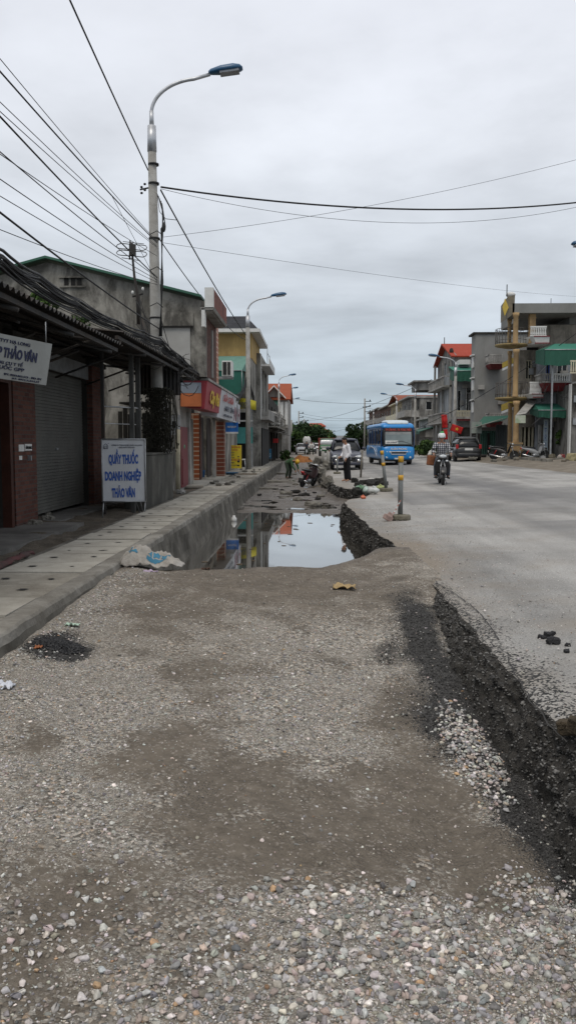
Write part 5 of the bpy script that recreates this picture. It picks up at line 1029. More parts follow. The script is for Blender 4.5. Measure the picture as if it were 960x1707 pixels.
m = MB(); fbx(m, 812, 722, 816, 757, 61.25, 61.3); m.build('dark_gap', DARK, T)
m = MB(); z1 = Q(0,690,61)[1]; m.slab((Q(792,0,60)[0],60,Q(0,711,60)[1]),(Q(838,0,60)[0],60,Q(0,700,60)[1]),(Q(852,0,63)[0],63,Q(0,692,63)[1]),(Q(806,0,63)[0],63,Q(0,694,63)[1]), .04); m.build('awning_roof', GAW, T)
m = MB(); m.tube([(Q(785,0,60)[0],60,Q(0,714,60)[1]),(Q(838,0,60)[0],60,Q(0,698,60)[1])], .04, 6); m.build('awning_edge', GREYL, T)
m = MB(); fbx(m, 786, 712, 850, 757, 64.5, 64.6); m.build('interior', DARK, T)
m = MB(); fbx(m, 786, 703, 803, 722, 60.5, 60.55); fbx(m, 794, 722, 795, 760, 60.52, 60.56); tag(m.build('signboard', flat('faded_green_white', (.30,.34,.31), .7)), 'faded blank pale board above the parked dark car', 'signboard')
# ---- balcony house with green awning
D3 = thing('balcony_house', 'narrow house with arched window, carved balcony and green awning left of the grey block', 'house', (13, 75, .5))
xl, xr = Q(758,0,75)[0], Q(790,0,75)[0]
m = MB(); a0, a1 = Q(777,0,75)[0], Q(785,0,75)[0]; wall(m, 'y', 75, 75.2, xl, xr, .5, Q(0,606,75)[1], [(a0, a1, Q(0,686,75)[1], Q(0,654,75)[1]), (Q(762,0,75)[0], Q(768,0,75)[0], Q(0,686,75)[1], Q(0,650,75)[1]), (xl+.3, xr-.3, .5, Q(0,712,75)[1])]); m.bb(xl, xl+.2, 75.2, 84, .5, 8); m.bb(xl, xr, 76.8, 77, .5, 7.5); m.build('wall', mat('pale_blue_wall', (.40,.42,.43), .9, scale=1, dirt=.35, streak=True), D3)
window(D3, 'y', 75, -1, a0, a1, Q(0,686,75)[1], Q(0,654,75)[1], WHITE, GLASS); window(D3, 'y', 75, -1, Q(762,0,75)[0], Q(768,0,75)[0], Q(0,686,75)[1], Q(0,650,75)[1], WHITE, GLASS, 0)
for cx_ in (779, 783): m = MB(); x0, z0 = Q(cx_, 654, 74.97); m.prism([(x0-.1, z0), (x0+.1, z0), (x0+.08, z0+.25), (x0, z0+.5), (x0-.08, z0+.25)], 'y', 74.95, 74.99); m.build('arch_pane', GLASS, D3)
m = MB(); fbx(m, 756, 694, 790, 698, 73.8, 75); m.build('balcony_floor', GREYL, D3); balustrade(D3, 758, 789, 684, 695, 73.9, CREAM, 12, 1.0); m = MB(); fbx(m, 758, 696, 789, 701, 73.85, 73.95); m.build('balcony_red_band', RDB, D3)
m = MB(); fbx(m, 766, 599, 784, 607, 74.2, 76); m.build('water_tank_box', WHITE, D3)
m = MB(); fbx(m, 759, 628, 790, 633, 73.6, 75); m.build('canopy_slab', GREYL, D3)
big_awning(755, 790, 607, 617, 635, 752, 73.3, 'green awning under the white box beside the tall grey block')
# ---- red roofed house
R4 = thing('red_roofed_house', 'tall narrow house with a bright red tiled roof and stacked side balconies on the right', 'house', (13, 80, .4))
x13 = Q(757,0,76)[0]; yb = 86.5; z1 = Q(0,592,76)[1]
m = MB(); wall(m, 'x', 12.9, 13.1, 76, yb, .4, z1, [(77, 79.5, 3.8, 6.3), (81, 84, 3.8, 6.3), (77, 79.5, 7.0, 9.2), (81, 84, 7.0, 9.2), (77, 85, .4, 3)]); m.bb(13.1, 20, 76, 76.2, .4, z1); m.bb(13.1, 20, yb-.2, yb, .4, z1); m.bb(13.1, 20, 76.2, yb-.2, 3.2, 3.4); m.bb(15.5, 15.6, 76.2, yb-.2, .4, z1); m.build('wall', GR2, R4)
for u, w_ in ((77, 2.5), (81, 3)):
    for z0, z2 in ((3.8, 6.3), (7.0, 9.2)): window(R4, 'x', 12.9, -1, u, u+w_, z0, z2, GREYL, GLASS)
for z in (3.3, 6.6):
    m = MB(); m.bb(11.9, 12.9, 76.5, yb, z, z+.15)
    for i in range(30): m.bb(11.95, 12.0, 76.6+i*.33, 76.68+i*.33, z+.15, z+.9)
    m.bb(11.9, 12.02, 76.5, yb, z+.9, z+1.0); m.bb(12.02, 12.9, 76.5, 76.58, z+.9, z+1.0); m.build('balcony', GREYL, R4)
m = MB(); m.bb(12.5, 12.7, 76.5, 76.7, .4, z1); m.bb(12.5, 12.7, 81, 81.2, .4, z1); m.bb(12.5, 12.7, yb-.3, yb-.1, .4, z1); m.build('column', GREYL, R4)
zr = Q(0,571,80)[1]; m = MB(); x0 = Q(727,0,80)[0]
m.slab((12.5, 75.7, z1-.05), (20.5, 75.7, z1-.05), (20.5, 80.5, zr), (12.3, 80.5, zr), .12); m.slab((12.3, 80.5, zr), (20.5, 80.5, zr), (20.5, 87, z1), (12.5, 87, z1), .12); m.build('roof', mat('red_tiles', (.36,.05,.025), .85, (.27,.035,.02), scale=3, brick=((.31,.045,.02),(.2,.03,.015),.3,.17,.015), bump=.3), R4)
m = MB(); m.prism([(75.8, z1), (87, z1), (80.5, zr-.05)], 'x', 12.9, 13.0); m.build('gable', GR2, R4); m = MB(); m.tube([(12.6, 80.5, zr), (12.6, 80.5, zr+.6)], .04, 5); m.ball((12.7, 77, z1+.5), (.2,.2,.3)); m.build('finial', DKW, R4)
# ---- the receding row
def far_house(nm, lab, px_far, px_near, pyt, mt, wins=2, fl=2, roof=None, setb=3.0, x=12.9, trim=None, awn=None):
    """street front between two picture columns on the line x, real depth"""
    k = 1380*x; d0, d1 = k/(px_near-520), k/(px_far-520); zt = 1.5+(738-pyt)*d0/1380
    t = thing(nm, lab, 'house', (x, (d0+d1)/2, .3)); m = MB(); ops = []; hh = (zt-.5)/fl; n = max(1, int((d1-d0)/5))
    for f in range(fl):
        for i in range(n): u = d0+.8+i*(d1-d0-1)/n; ops.append((u, u+min(2.4, (d1-d0-1)/n*.6), .3+f*hh+(.9 if f else 0), .3+f*hh+hh*.78))
    ops = [(a, b, round(c, 3), round(d, 3)) for a, b, c, d in ops]
    wall(m, 'x', x, x+.2, d0, d1, .3, zt, ops)
    so = []
    x2 = x+9
    for f in range(1, fl):
        for i in range(wins): u = x+.8+i*1.9; so.append((u, u+.8, round(.3+f*hh+.9, 3), round(.3+f*hh+2.0, 3)))
    wall(m, 'y', d0, d0+.2, x+.2, x2, .3, zt, [q for q in so if q[3] < zt-.1]); m.bb(x+.2, x2, d0+.2, d1, zt-.12, zt); m.bb(x+1.6, x+1.7, d0+.2, d1, .3, zt-.12); m.bb(x+.2, x2, d1-.2, d1, .3, zt-.12); m.build('wall', mt, t)
    for u0, u1, z0, z1_ in [q for q in so if q[3] < zt-.1]: window(t, 'y', d0, -1, u0, u1, z0, z1_, WHITE, GLASS, 0)
    for u0, u1, z0, z1_ in ops:
        if z0 > .5: window(t, 'x', x, -1, u0, u1, z0, z1_, WHITE, GLASS)
    for f in range(1, fl):
        z = .3+f*hh; m = MB(); m.bb(x-.9, x, d0+.2, d1-.2, z, z+.14); m.bb(x-.9, x-.84, d0+.2, d1-.2, z+.14, z+.85); m.bb(x-.84, x, d0+.2, d0+.26, z+.14, z+.85); m.build('balcony', trim or GREYL, t)
    m = MB(); m.bb(x-.5, x2, d0-.15, d1, zt, zt+.18); m.build('roof_edge', trim or GREYL, t)
    if awn: m = MB(); m.slab((x-1.6, d0, 2.7), (x, d0, 3.2), (x, d1, 3.2), (x-1.6, d1, 2.7), .05); m.bb(x-1.62, x-1.58, d0, d1, 2.4, 2.7); m.build('awning', awn, t)
    if roof:
        m = MB(); zz_ = zt+.18; m.slab((x-.6, d0-.3, zz_), (x2, d0-.3, zz_), (x2, (d0+d1)/2, zz_+1.3), (x-.6, (d0+d1)/2, zz_+1.3), .1); m.slab((x-.6, (d0+d1)/2, zz_+1.3), (x2, (d0+d1)/2, zz_+1.3), (x2, d1, zz_), (x-.6, d1, zz_), .1); m.build('roof', roof, t)
    return t
LB = mat('pale_grey_house', (.42,.43,.44), .9, scale=1, dirt=.3, streak=True); BKF = mat('far_brick', (.14,.075,.055), .9, (.10,.055,.04), scale=1.5, dirt=.3); CRF = mat('far_cream', (.40,.34,.22), .9, scale=1, dirt=.3)
far_house('white_house', 'low whitish house with two dark windows facing the bus', 697, 722, 697, LB, 3, 2, awn=GAW)
far_house('grey_house', 'grey flat roofed house behind the low whitish house', 683, 697, 664, GR2, 2, 3, x=13.8)
o = far_house('grey_house', 'wide grey house with a stepped concrete roof room above the bus', 668, 684, 663, GR2, 3, 3)
m = MB(); m.bb(13.5, 19, 108, 114, 8.3, 9.3); m.bb(13, 19.6, 107.5, 114.5, 9.3, 9.5); m.build('roof_room', GR2, o)
far_house('ornate_house', 'cream house with red gabled roof and ornate balconies', 650, 668, 671, CRF, 2, 3, trim=CREAM, roof=mat('far_red_roof', (.25,.07,.035), .9))
far_house('brick_house', 'bare brick house with concrete floor bands above the left of the bus', 632, 650, 676, BKF, 0, 3)
far_house('brick_house', 'farther bare brick house with a shed on its roof', 614, 632, 681, BKF, 0, 3)
far_house('cream_house', 'small pale house at the far end of the right-hand row', 600, 613, 702, LB, 2, 2)
# houses and trees closing the far end of the road
def end_house(lab, px0, px1, pyt, d, mt, roof=None, rp=0):
    x0, zt = Q(px0, pyt, d); x1 = Q(px1, 0, d)[0]; t = thing('distant_house', lab, 'house', (x0, d, 0)); m = MB(); n = max(2, int((x1-x0)/4)); ops = []
    for i in range(n): u = x0+.8+i*(x1-x0-1)/n; ops.append((u, u+1.3, zt*.45, zt*.45+1.5))
    wall(m, 'y', d, d+.3, x0, x1, 0, zt, ops); m.bb(x0, x1, d+9, d+9.3, 0, zt); m.bb(x0, x0+.3, d+.3, d+9, 0, zt); m.bb(x1-.3, x1, d+.3, d+9, 0, zt); m.bb(x0, x1, d, d+9.3, zt, zt+.2); m.build('wall', mt, t)
    for o_ in ops: window(t, 'y', d, -1, *o_, WHITE, GLASS, 0)
    if roof: zr = Q(0, rp, d)[1]; m = MB(); m.slab((x0-.5,d-.5,zt+.2),(x1+.5,d-.5,zt+.2),(x1-.6,d+5,zr),(x0+.6,d+5,zr), .2); m.slab((x0+.6,d+5,zr),(x1-.6,d+5,zr),(x1+.5,d+10,zt+.2),(x0-.5,d+10,zt+.2), .2); m.build('roof', roof, t)
FR = mat('far_red_tiles', (.34,.07,.035), .9)
end_house('orange roofed house rising above the green trees at the end of the road', 513, 540, 711, 210, CRF, FR, 704); end_house('smaller orange roofed wing just right of the distant house', 534, 546, 719, 200, CRF, FR, 713)
end_house('long low pale building at the end of the road', 546, 598, 727, 260, LB); end_house('small dark house closing the road behind the green truck', 560, 580, 732, 240, GR2); end_house('pale house at the very end of the street under the cables', 590, 606, 716, 230, LB)
# ---- trees
def leafmat(name, c): 
    m = mat(name, c, .8, tuple(q*.45 for q in c), scale=1.6, bump=0, spec=.2); return m
LF = [leafmat('leaf_dark', (.028,.055,.020)), leafmat('leaf_mid', (.045,.085,.027)), leafmat('leaf_yellow_green', (.10,.17,.045))]
def tree(lab, x, y, h, rx_, ry_, n, li, seed, z0=0, group=None, low=.25, lsz=.35, cat='tree', nm='tree'):
    r = random.Random(seed); t = thing(nm, lab, cat, (x, y, z0), 0, group)
    m = MB(); m.tube([(x, y, z0), (x+.1, y, z0+h*.3), (x-.05, y, z0+h*.62)], [.05*h, .035*h, .015*h], 7)
    cl = [(x+r.uniform(-.75, .75)*rx_, y+r.uniform(-.7, .7)*ry_, z0+h*r.uniform(low+.12, .86), r.uniform(.22, .42)) for _ in range(16)]
    for c in cl[:8]: m.tube([(x, y, z0+h*.3), tuple(c[:3])], [.018*h, .006*h], 5)
    m.build('trunk', WBROWN, t); m = MB()
    for i in range(n):
        c = r.choice(cl); k = c[3]*min(rx_, h*.5)*1.25; v = Vector((r.gauss(0, 1), r.gauss(0, 1), r.gauss(0, .8))).normalized()*k*r.uniform(.55, 1.05)**.5
        p = Vector(c[:3])+v; s = lsz*r.uniform(.5, 1.2); a = Vector((r.gauss(0,1), r.gauss(0,1), r.gauss(0,1))).normalized()*s; b = a.cross(Vector((r.gauss(0,1), r.gauss(0,1), r.gauss(0,1)))).normalized()*s*.55
        m.mi = 0 if r.random() < .7 else 1; m.add([p-a, p-b, p+a, p+b], [(0,1,2,3)])
    m.build('crown', [LF[li], LF[(li+1) % 3]], t); return t
for k, (px, d, top, rx_, li) in enumerate(((487, 150, 707, 2.6, 0), (497, 160, 702, 3.2, 0), (508, 165, 702, 3.2, 1), (520, 160, 709, 3.0, 0), (531, 170, 716, 3.0, 1), (542, 175, 722, 2.6, 0), (492, 130, 718, 1.8, 1))):
    q = at(px, top, d); tree(['darkest leafy tree at the left end of the tree row', 'tall dark tree behind the far poles', 'bright green tree in the middle of the far row', 'round dark tree in front of the orange roofed house', 'lighter tree sloping down towards the green truck', 'small dark tree ending the far row', 'small light tree nearest the left pavement'][k], q.x, d, q.z, rx_, 2.5, 2600, li, k, group='trees at the far end of the road', low=.02)
q = at(598, 707, 150); tree('dark tree standing left of the blue bus', q.x, 150, q.z, 2.4, 2.4, 2200, 0, 31, low=.05); q = at(476, 752, 72); tree('low bush growing on the left pavement edge', q.x, 72, .9, .45, .8, 700, 1, 33, low=.0, lsz=.12, cat='bush', nm='bush')
for k, (px, top, d, rx_) in enumerate(((702, 738, 72, .7), (711, 734, 70, .8), (720, 737, 69, .8), (728, 742, 67, .6))):
    q = at(px, top, d); tree(['small bush just right of the bus mirror', 'tallest roadside bush behind the moped rider', 'wide roadside bush left of the rider', 'low bush by the rider shoulder'][k], q.x, d, q.z-.45, rx_, .7, 1100, (k+1) % 3, 50+k, .45, 'roadside bushes', 0, .13, 'bush', 'bush')
q = at(68, 497, 24); t = tree('small bright green weed sprouting on the canopy roof', q.x, 24.5, .7, .45, .3, 500, 2, 71, q.z-.35, None, .1, .09, 'plant', 'plant')
q = at(127, 533, 24.5); t = tree('tiny dark weed on the gable wall ledge', q.x, 24.9, .5, .3, .2, 200, 1, 72, q.z-.3, None, .1, .07, 'plant', 'plant')
# ---- flags
def flag(px, py, w, h, d, tilt, lab, star=True, wave=.06, hang=False):
    p = at(px, py, d); t = thing('flag', lab, 'flag', tuple(p)); M = Euler((0, -tilt, 0)).to_matrix()
    f = lambda u, v: p+M @ Vector(((u-.5)*w, wave*math.sin(u*7+v*2)+(.05*math.sin(v*9) if hang else 0), (v-.5)*h))
    m = MB(); m.grid(14, 9, f); o = m.build('cloth', flat('flag_red', (.50,.012,.01), .7), t); o.modifiers.new('s', 'SOLIDIFY').thickness = .008
    if star:
        m = MB(); vs = [Vector((0, 0, 0))]+[Vector(((h*.3 if i % 2 == 0 else h*.125)*math.sin(i*math.pi/5), 0, (h*.3 if i % 2 == 0 else h*.125)*math.cos(i*math.pi/5))) for i in range(10)]
        c = f(.5, .5)+Vector((0, -.055, 0)); m.add([c+M @ v for v in vs], [(0, i+1, (i+1) % 10+1) for i in range(10)]); m.build('star', YEL, t)
    m = MB(); a = p+M @ Vector((-w/2, 0, h*.5)); m.tube([a, a+M @ Vector((-.0, 0, -h*1.25))], .018, 5); m.build('pole', WBROWN, t); return t
flag(761, 715, .86, .5, 60, -.35, 'red flag with a yellow star flying left of the rider helmet'); t = flag(741, 702, .45, 1.0, 63, .1, 'limp red flag hanging from the right lamp post', False, .1, True); flag(743, 724, .3, .8, 66, .1, 'lower faded red flag behind the flying flag', False, .1, True)
m = MB(); q = at(746, 716, 60); e = at(752, 745, 60); m.tube([q, e, (e.x, 60, .3)], .02, 5); tag(m.build('flag_pole', WBROWN), 'slanting stick that carries the flying red flag', 'pole')

# ---- grilles, pipes, meter boxes and hanging wires that clutter the right-hand fronts
def clutter(par, px0, px1, py0, py1, d, n, seed, mats=None):
    r = random.Random(seed)
    for i in range(n):
        px, py = r.uniform(px0, px1), r.uniform(py0, py1); x, z = Q(px, py, d); k = r.random(); m = MB()
        if k < .3: m.bb(x, x+.05, d-.06, d-.01, z-r.uniform(.6, 2.2), z); m.build('drain_pipe', r.choice([GREYM, WHITE, DKW]), par)
        elif k < .5: m.bb(x, x+.3, d-.18, d-.01, z-.4, z); m.build('meter_box', r.choice([GREYM, GREYL]), par)
        elif k < .75:
            w, h = r.uniform(.5, 1.0), r.uniform(.5, 1.0)
            for q in range(6): m.bb(x+w*q/5-.012, x+w*q/5+.012, d-.09, d-.07, z-h, z)
            for q in range(3): m.bb(x, x+w, d-.1, d-.085, z-h*q/2-.012, z-h*q/2+.012)
            m.build('iron_grille', IRON, par)
        else: m.bb(x, x+.45, d-.3, d-.01, z-.34, z); m.build('fan_unit', GREYL, par)
clutter(K, 869, 900, 590, 700, 54, 9, 1); clutter(E, 902, 948, 600, 700, 53.2, 9, 2); clutter(D3, 760, 787, 640, 690, 75, 5, 3); clutter(RW2, 953, 962, 650, 740, 50, 4, 4); clutter(P2, 795, 850, 600, 690, 67, 3, 5)
m = MB(); r_ = random.Random(8)
for k in range(12):
    a = at(r_.uniform(900, 950), r_.uniform(630, 665), 50.5); b = at(r_.uniform(860, 960), r_.uniform(640, 680), 50.2); m.tube([a, (a+b)/2-Vector((0, 0, r_.uniform(.1, .5))), b], .012, 4)
tag(m.build('wire_tangle', CBL), 'thin tangle of wires slung below the red bellied balcony', 'wires')
# ================================================================== VEHICLES
def paint(name, c, rough=.35): return mat(name, c, rough, var=.12, scale=1.5, bump=0, spec=.35, coat=.15, dirt=.2, dirtcol=(.12,.11,.09))
def wheel(par, c, r, w, name='wheel', ax='x', rim=.62, n=22, spokes=5):
    m = MB(); m.lathe([(r*rim, -w*.42), (r*.9, -w*.5), (r, -w*.3), (r, w*.3), (r*.9, w*.5), (r*rim, w*.42)], c, ax, n); t = m.build('tyre', BLACK, None, world=False)
    o = bpy.data.objects.new(name, None); COL.objects.link(o); o.parent = par; OFF[o.name] = Vector((0,0,0)); t.parent = o
    m = MB(); m.lathe([(r*rim, -w*.38), (r*.55*rim, -w*.30), (r*.2, -w*.42)], c, ax, n) if spokes else None
    if spokes:
        m.lathe([(r*rim*1.01, -w*.40), (r*rim*1.01, w*.40)], c, ax, n)
    else: m.lathe([(r*rim, -w*.2), (r*rim*1.02, w*.2)], c, ax, n)
    q = m.build('rim', GREYM, None, world=False); q.parent = o
    return o
def body(stations, npt=18, e=3.2):
    """superelliptic sections along y: (y, half width, z0, z1, tumble)"""
    out = []
    for y, hw, z0, z1, tb in stations:
        c = []
        for k in range(npt):
            a = 2*math.pi*k/npt; ca, sa = math.cos(a), math.sin(a)
            x = math.copysign(abs(ca)**(2/e), ca); z = math.copysign(abs(sa)**(2/e), sa); zz = (z0+z1)/2+(z1-z0)/2*z
            c.append((hw*x*(1-tb*max(0, z)), y, zz))
        out.append(c)
    return out
L0 = dict(world=False)
def car(name, lab, loc, rz, P, Lc=4.4, W=1.75, H=1.65, hood=.98, belt=1.02, rear=False, rack=False, lights=REDL):
    """front towards -y in local coordinates"""
    t = thing(name, lab, 'car', loc, rz); hw = W/2
    m = MB(); m.loft(body([(-Lc/2, hw*.80, .34, .62, .02), (-Lc/2+.06, hw*.90, .27, .76, .04), (-Lc/2+.25, hw*.97, .24, .86, .05), (-Lc/2+1.0, hw, .22, hood, .06), (-.6, hw, .22, belt, .04), (1.0, hw, .22, belt+.02, .04), (Lc/2-.35, hw*.98, .24, belt+.02, .05), (Lc/2-.08, hw*.93, .28, belt-.03, .05), (Lc/2, hw*.86, .36, belt-.12, .03)], 24, 4)); m.build('body', P, t, **L0)
    gh = [(-Lc*.20, hw*.88, belt-.1, belt+.03), (-Lc*.06, hw*.84, belt-.1, H-.08), (.3, hw*.83, belt-.1, H-.03), (Lc*.32, hw*.82, belt-.1, H-.05), (Lc/2-.22, hw*.78, belt-.1, H-.2) if rear else (Lc/2-.3, hw*.8, belt-.1, H-.12), (Lc/2-.05, hw*.78, belt-.1, belt+.02)]
    m = MB(); m.loft(body([(y, w, a, b, .20) for y, w, a, b in gh], 24, 4)); m.build('windows', GLASS, t, **L0)
    m = MB(); m.loft(body([(-Lc*.09, hw*.60, H-.14, H-.07, .02), (-.05, hw*.68, H-.13, H-.0, .05), (.8, hw*.69, H-.12, H+.01, .05), (Lc*.33, hw*.66, H-.13, H-.01, .05), (Lc/2-.3, hw*.6, H-.2, H-.08, .05)], 20, 3)); m.build('roof', P, t, **L0)
    m = MB()
    for s in (-1, 1):
        m.tube([(s*hw*.86, -Lc*.20, belt), (s*hw*.69, -Lc*.065, H-.07)], .035, 6); m.tube([(s*hw*.86, .25, belt), (s*hw*.70, .25, H-.05)], .035, 6); m.tube([(s*hw*.84, Lc/2-.12, belt), (s*hw*.64, Lc/2-.36, H-.13)], .05, 6)
    m.build('pillar', P, t, **L0)
    for sx in (-1, 1):
        for sy in (-Lc/2+.82, Lc/2-.80): wheel(t, (sx*(hw-.12), sy, .33), .33, .22)
        m = MB(); m.ball((sx*(hw+.10), -Lc*.17, belt+.08), (.12, .06, .09), 10, 6); m.build('mirror', P, t, **L0)
        m = MB(); m.ball((sx*hw*.70, -Lc/2+.12, .70), (.20, .12, .09), 12, 6); m.build('headlight', HEADL, t, **L0)
        m = MB(); m.bb(sx*hw*.93, sx*hw*.74, Lc/2-.14, Lc/2-.02, .84, 1.00+(.12 if rear else 0)); m.build('tail_light', REDL, t, bevel=.02, **L0)
        if rack: m = MB(); m.tube([(sx*hw*.62, -.2, H+.02), (sx*hw*.62, -.1, H+.07), (sx*hw*.62, Lc*.3, H+.07), (sx*hw*.62, Lc*.32, H)], .018, 5); m.build('roof_rail', BLACK, t, **L0)
    m = MB(); m.bb(-hw*.48, hw*.48, -Lc/2-.015, -Lc/2+.1, .46, .68)
    m.build('grille', BLACK, t, **L0); m = MB(); m.bb(-.26, .26, -Lc/2-.03, -Lc/2-.018, .34, .45); m.bb(-.26, .26, Lc/2+.005, Lc/2+.02, .74, .88); m.build('number_plate', PLATE, t, **L0)
    m = MB(); m.loft(body([(-Lc/2-.05, hw*.7, .26, .42, 0), (-Lc/2+.02, hw*.86, .24, .46, 0), (-Lc/2+.15, hw*.95, .24, .46, 0)], 16, 4)); m.loft(body([(Lc/2-.15, hw*.95, .26, .58, 0), (Lc/2+.02, hw*.86, .28, .58, 0), (Lc/2+.07, hw*.7, .30, .54, 0)], 16, 4)); m.build('bumper', P, t, **L0)
    m = MB(); m.tube([(-.5, -Lc*.21, belt+.02), (.05, -Lc*.17, belt+.12)], .012, 4); m.tube([(.05, -Lc*.21, belt+.02), (.55, -Lc*.17, belt+.12)], .012, 4); m.build('wiper', BLACK, t, **L0)
    return t
x_ = at(578, 782, 44.5).x
sv = car('suv', 'slate blue seven seater driving towards the camera behind the man in white', (x_, 47, .04), R(1), paint('slate_blue', (.035,.040,.065)), 4.5, 1.80, 1.72, 1.02, 1.08)
m = MB()
for s in (-1, 1):       # silver curved fog-lamp surrounds
    m.tube([(s*.30, -2.30, .66), (s*.48, -2.31, .74), (s*.72, -2.28, .70), (s*.84, -2.2, .52), (s*.76, -2.26, .36)], .022, 6); m.lathe([(.10, -.02), (.10, .02)], (s*.6, -2.29, .5), 'y', 14)
m.build('chrome_surround', CHROME, sv, **L0)
car('parked_car', 'dark grey hatchback parked on the right with red tail lights towards us', (at(782, 769, 54).x, 56, .28), R(178), paint('charcoal_blue', (.014,.016,.02)), 4.4, 1.76, 1.62, 1.0, 1.0, True, True)
car('distant_car', 'small silver car beyond the orange soil heap', (at(503, 757, 105).x, 107, .0), R(2), paint('silver', (.45,.46,.47)), 4.3, 1.7, 1.45)
car('distant_car', 'tiny white car between the silver car and the green truck', (at(527, 755, 132).x, 134, .0), R(0), paint('white_car', (.6,.6,.6)), 4.3, 1.7, 1.45)
car('distant_car', 'dark car half hidden beside the small silver car', (at(517, 755, 112).x, 115, .0), R(0), paint('dark_car', (.03,.03,.035)), 4.3, 1.7, 1.55)
# green light truck
TR_ = thing('truck', 'small green and white light truck with a red edged load frame in the distance', 'truck', (at(545, 757, 92).x, 92, .0), R(0)); GP = paint('truck_green', (.03,.14,.06))
m = MB(); m.loft(body([(-.05, .78, .45, 1.25, .03), (.05, .84, .4, 1.35, .03), (1.4, .86, .4, 1.4, .03)], 20, 5)); m.build('cab', GP, TR_, **L0)
m = MB(); m.loft(body([(-.0, .74, 1.22, 1.6, .02), (.12, .76, 1.22, 1.9, .06), (1.3, .78, 1.2, 1.95, .06)], 20, 5)); m.build('windscreen', HEADL, TR_, **L0); m = MB(); m.loft(body([(.1, .76, 1.84, 1.96, .02), (1.35, .8, 1.84, 2.0, .02)], 16, 4)); m.build('cab_roof', GP, TR_, **L0)
m = MB(); m.bb(-.9, .9, 1.5, 4.6, .7, 1.5); m.bb(-.95, .95, 1.45, 1.55, .7, 2.05); m.build('load_bed', flat('truck_red', (.25,.05,.04), .7), TR_, **L0); m = MB(); m.bb(-.55, .55, -.06, -.04, .75, .95); m.bb(-.7, .7, -.07, -.03, 1.0, 1.1); m.build('grille', WHITE, TR_, **L0)
m = MB(); m.bb(-.82, .82, -.12, -.02, .38, .55); m.build('bumper', BLACK, TR_, **L0)
for s in (-1, 1):
    wheel(TR_, (s*.72, .55, .34), .34, .2); wheel(TR_, (s*.75, 3.6, .34), .34, .3); m = MB(); m.ball((s*.66, -.05, .68), (.1,.05,.1)); m.build('headlight', HEADL, TR_, **L0)
# ---- blue bus
BUSX = at(664, 775, 51).x
U = thing('bus', 'bright blue minibus with white roof bulge and red lettering above its windscreen', 'bus', (BUSX, 51, .16), R(4.2)); BP = paint('bus_blue', (.015,.25,.64), .3); BPd = paint('bus_dark_blue', (.01,.06,.20), .3)
def bsec(y, hw, z0, z1, e=7): return body([(y, hw, z0, z1, .035)], 28, e)[0]
m = MB(); m.loft([bsec(-.02, .80, .42, .95, 4), bsec(.05, .97, .32, 1.12, 5), bsec(.2, 1.02, .28, 1.2), bsec(.9, 1.03, .28, 1.24), bsec(6.9, 1.03, .30, 1.24), bsec(7.0, .98, .4, 1.2)]); m.build('lower_body', BP, U, **L0)
m = MB(); m.loft([bsec(.12, .93, 1.05, 1.3, 6), bsec(.28, .99, 1.05, 2.2, 6), bsec(.42, 1.0, 1.05, 2.36, 6), bsec(6.85, 1.0, 1.1, 2.36), bsec(6.98, .96, 1.1, 2.3)]); m.build('windows', GLASS, U, **L0)
m = MB(); m.loft([bsec(.22, .90, 2.22, 2.36, 4), bsec(.36, 1.0, 2.16, 2.52, 4), bsec(.8, 1.035, 2.14, 2.60, 4), bsec(6.7, 1.035, 2.14, 2.58, 4), bsec(7.0, .95, 2.2, 2.48, 4)]); m.build('roof', BP, U, **L0)
m = MB(); m.loft([bsec(.32, .62, 2.46, 2.58, 3), bsec(.6, .70, 2.5, 2.74, 3), bsec(2.2, .72, 2.5, 2.78, 3), bsec(2.9, .6, 2.5, 2.62, 3)]); m.build('roof_bulge', flat('bus_white', (.55,.62,.66), .4), U, **L0)
m = MB(); m.box((0, .125, 1.55), (1.62, .04, .62), (R(-10), 0, 0)); m.build('windscreen', mat('windscreen_glass', (.15,.19,.19), .15, (.10,.13,.13), scale=1.5, bump=0, spec=.9), U, **L0)
m = MB(); m.box((0, .19, 1.93), (1.6, .04, .17), (R(-10), 0, 0)); m.build('sun_band', mat('sun_band', (.27,.29,.29), .3), U, **L0)
m = MB(); m.box((0, .225, 2.14), (1.72, .05, .22), (R(-8), 0, 0)); m.build('route_panel', BLACK, U, **L0); text('TP. CẨM PHẢ - TX. ĐÔNG TRIỀU', 'route_lettering', flat('led_red', (.55,.10,.08), .6), U, (0, .175, 2.07), (1,0,0), (0,0,1), .14, 1.6, world=False, bold=.02)
m = MB(); m.box((-.42, .068, 1.38), (.78, .01, .20), (R(-10), 0, 0)); cardp = m.build('paper_sign', WHITE, U, **L0); text('XUÂN TRƯỜNG 45', 'lettering', BT, cardp, (-.42, .05, 1.34), (1,0,0), (0,0,1), .07, .66, world=False)
m = MB(); m.tube([(-.7, .06, 1.27), (-.1, .07, 1.42), (.05, .07, 1.4)], .012, 5); m.tube([(.75, .06, 1.27), (.2, .07, 1.45), (.05, .07, 1.44)], .012, 5); m.build('wiper', BLACK, U, **L0)
m = MB(); m.loft([[(x, .06-.05*math.cos(x), z) for x, z in q] for q in ([(-.85, 1.24), (0, 1.06), (.85, 1.24), (.85, 1.3), (0, 1.16), (-.85, 1.3)], )*1], close=True) if False else m.slab((-.95,.05,1.13),(.95,.05,1.13),(.88,.18,1.30),(-.88,.18,1.30), .02); m.build('front_ledge', GLASS, U, **L0)
text('XUÂN PHONG', 'name_lettering', WHITE, U, (0, -.03, .92), (1,0,0), (0,0,1), .12, 1.02, world=False, bold=.03)
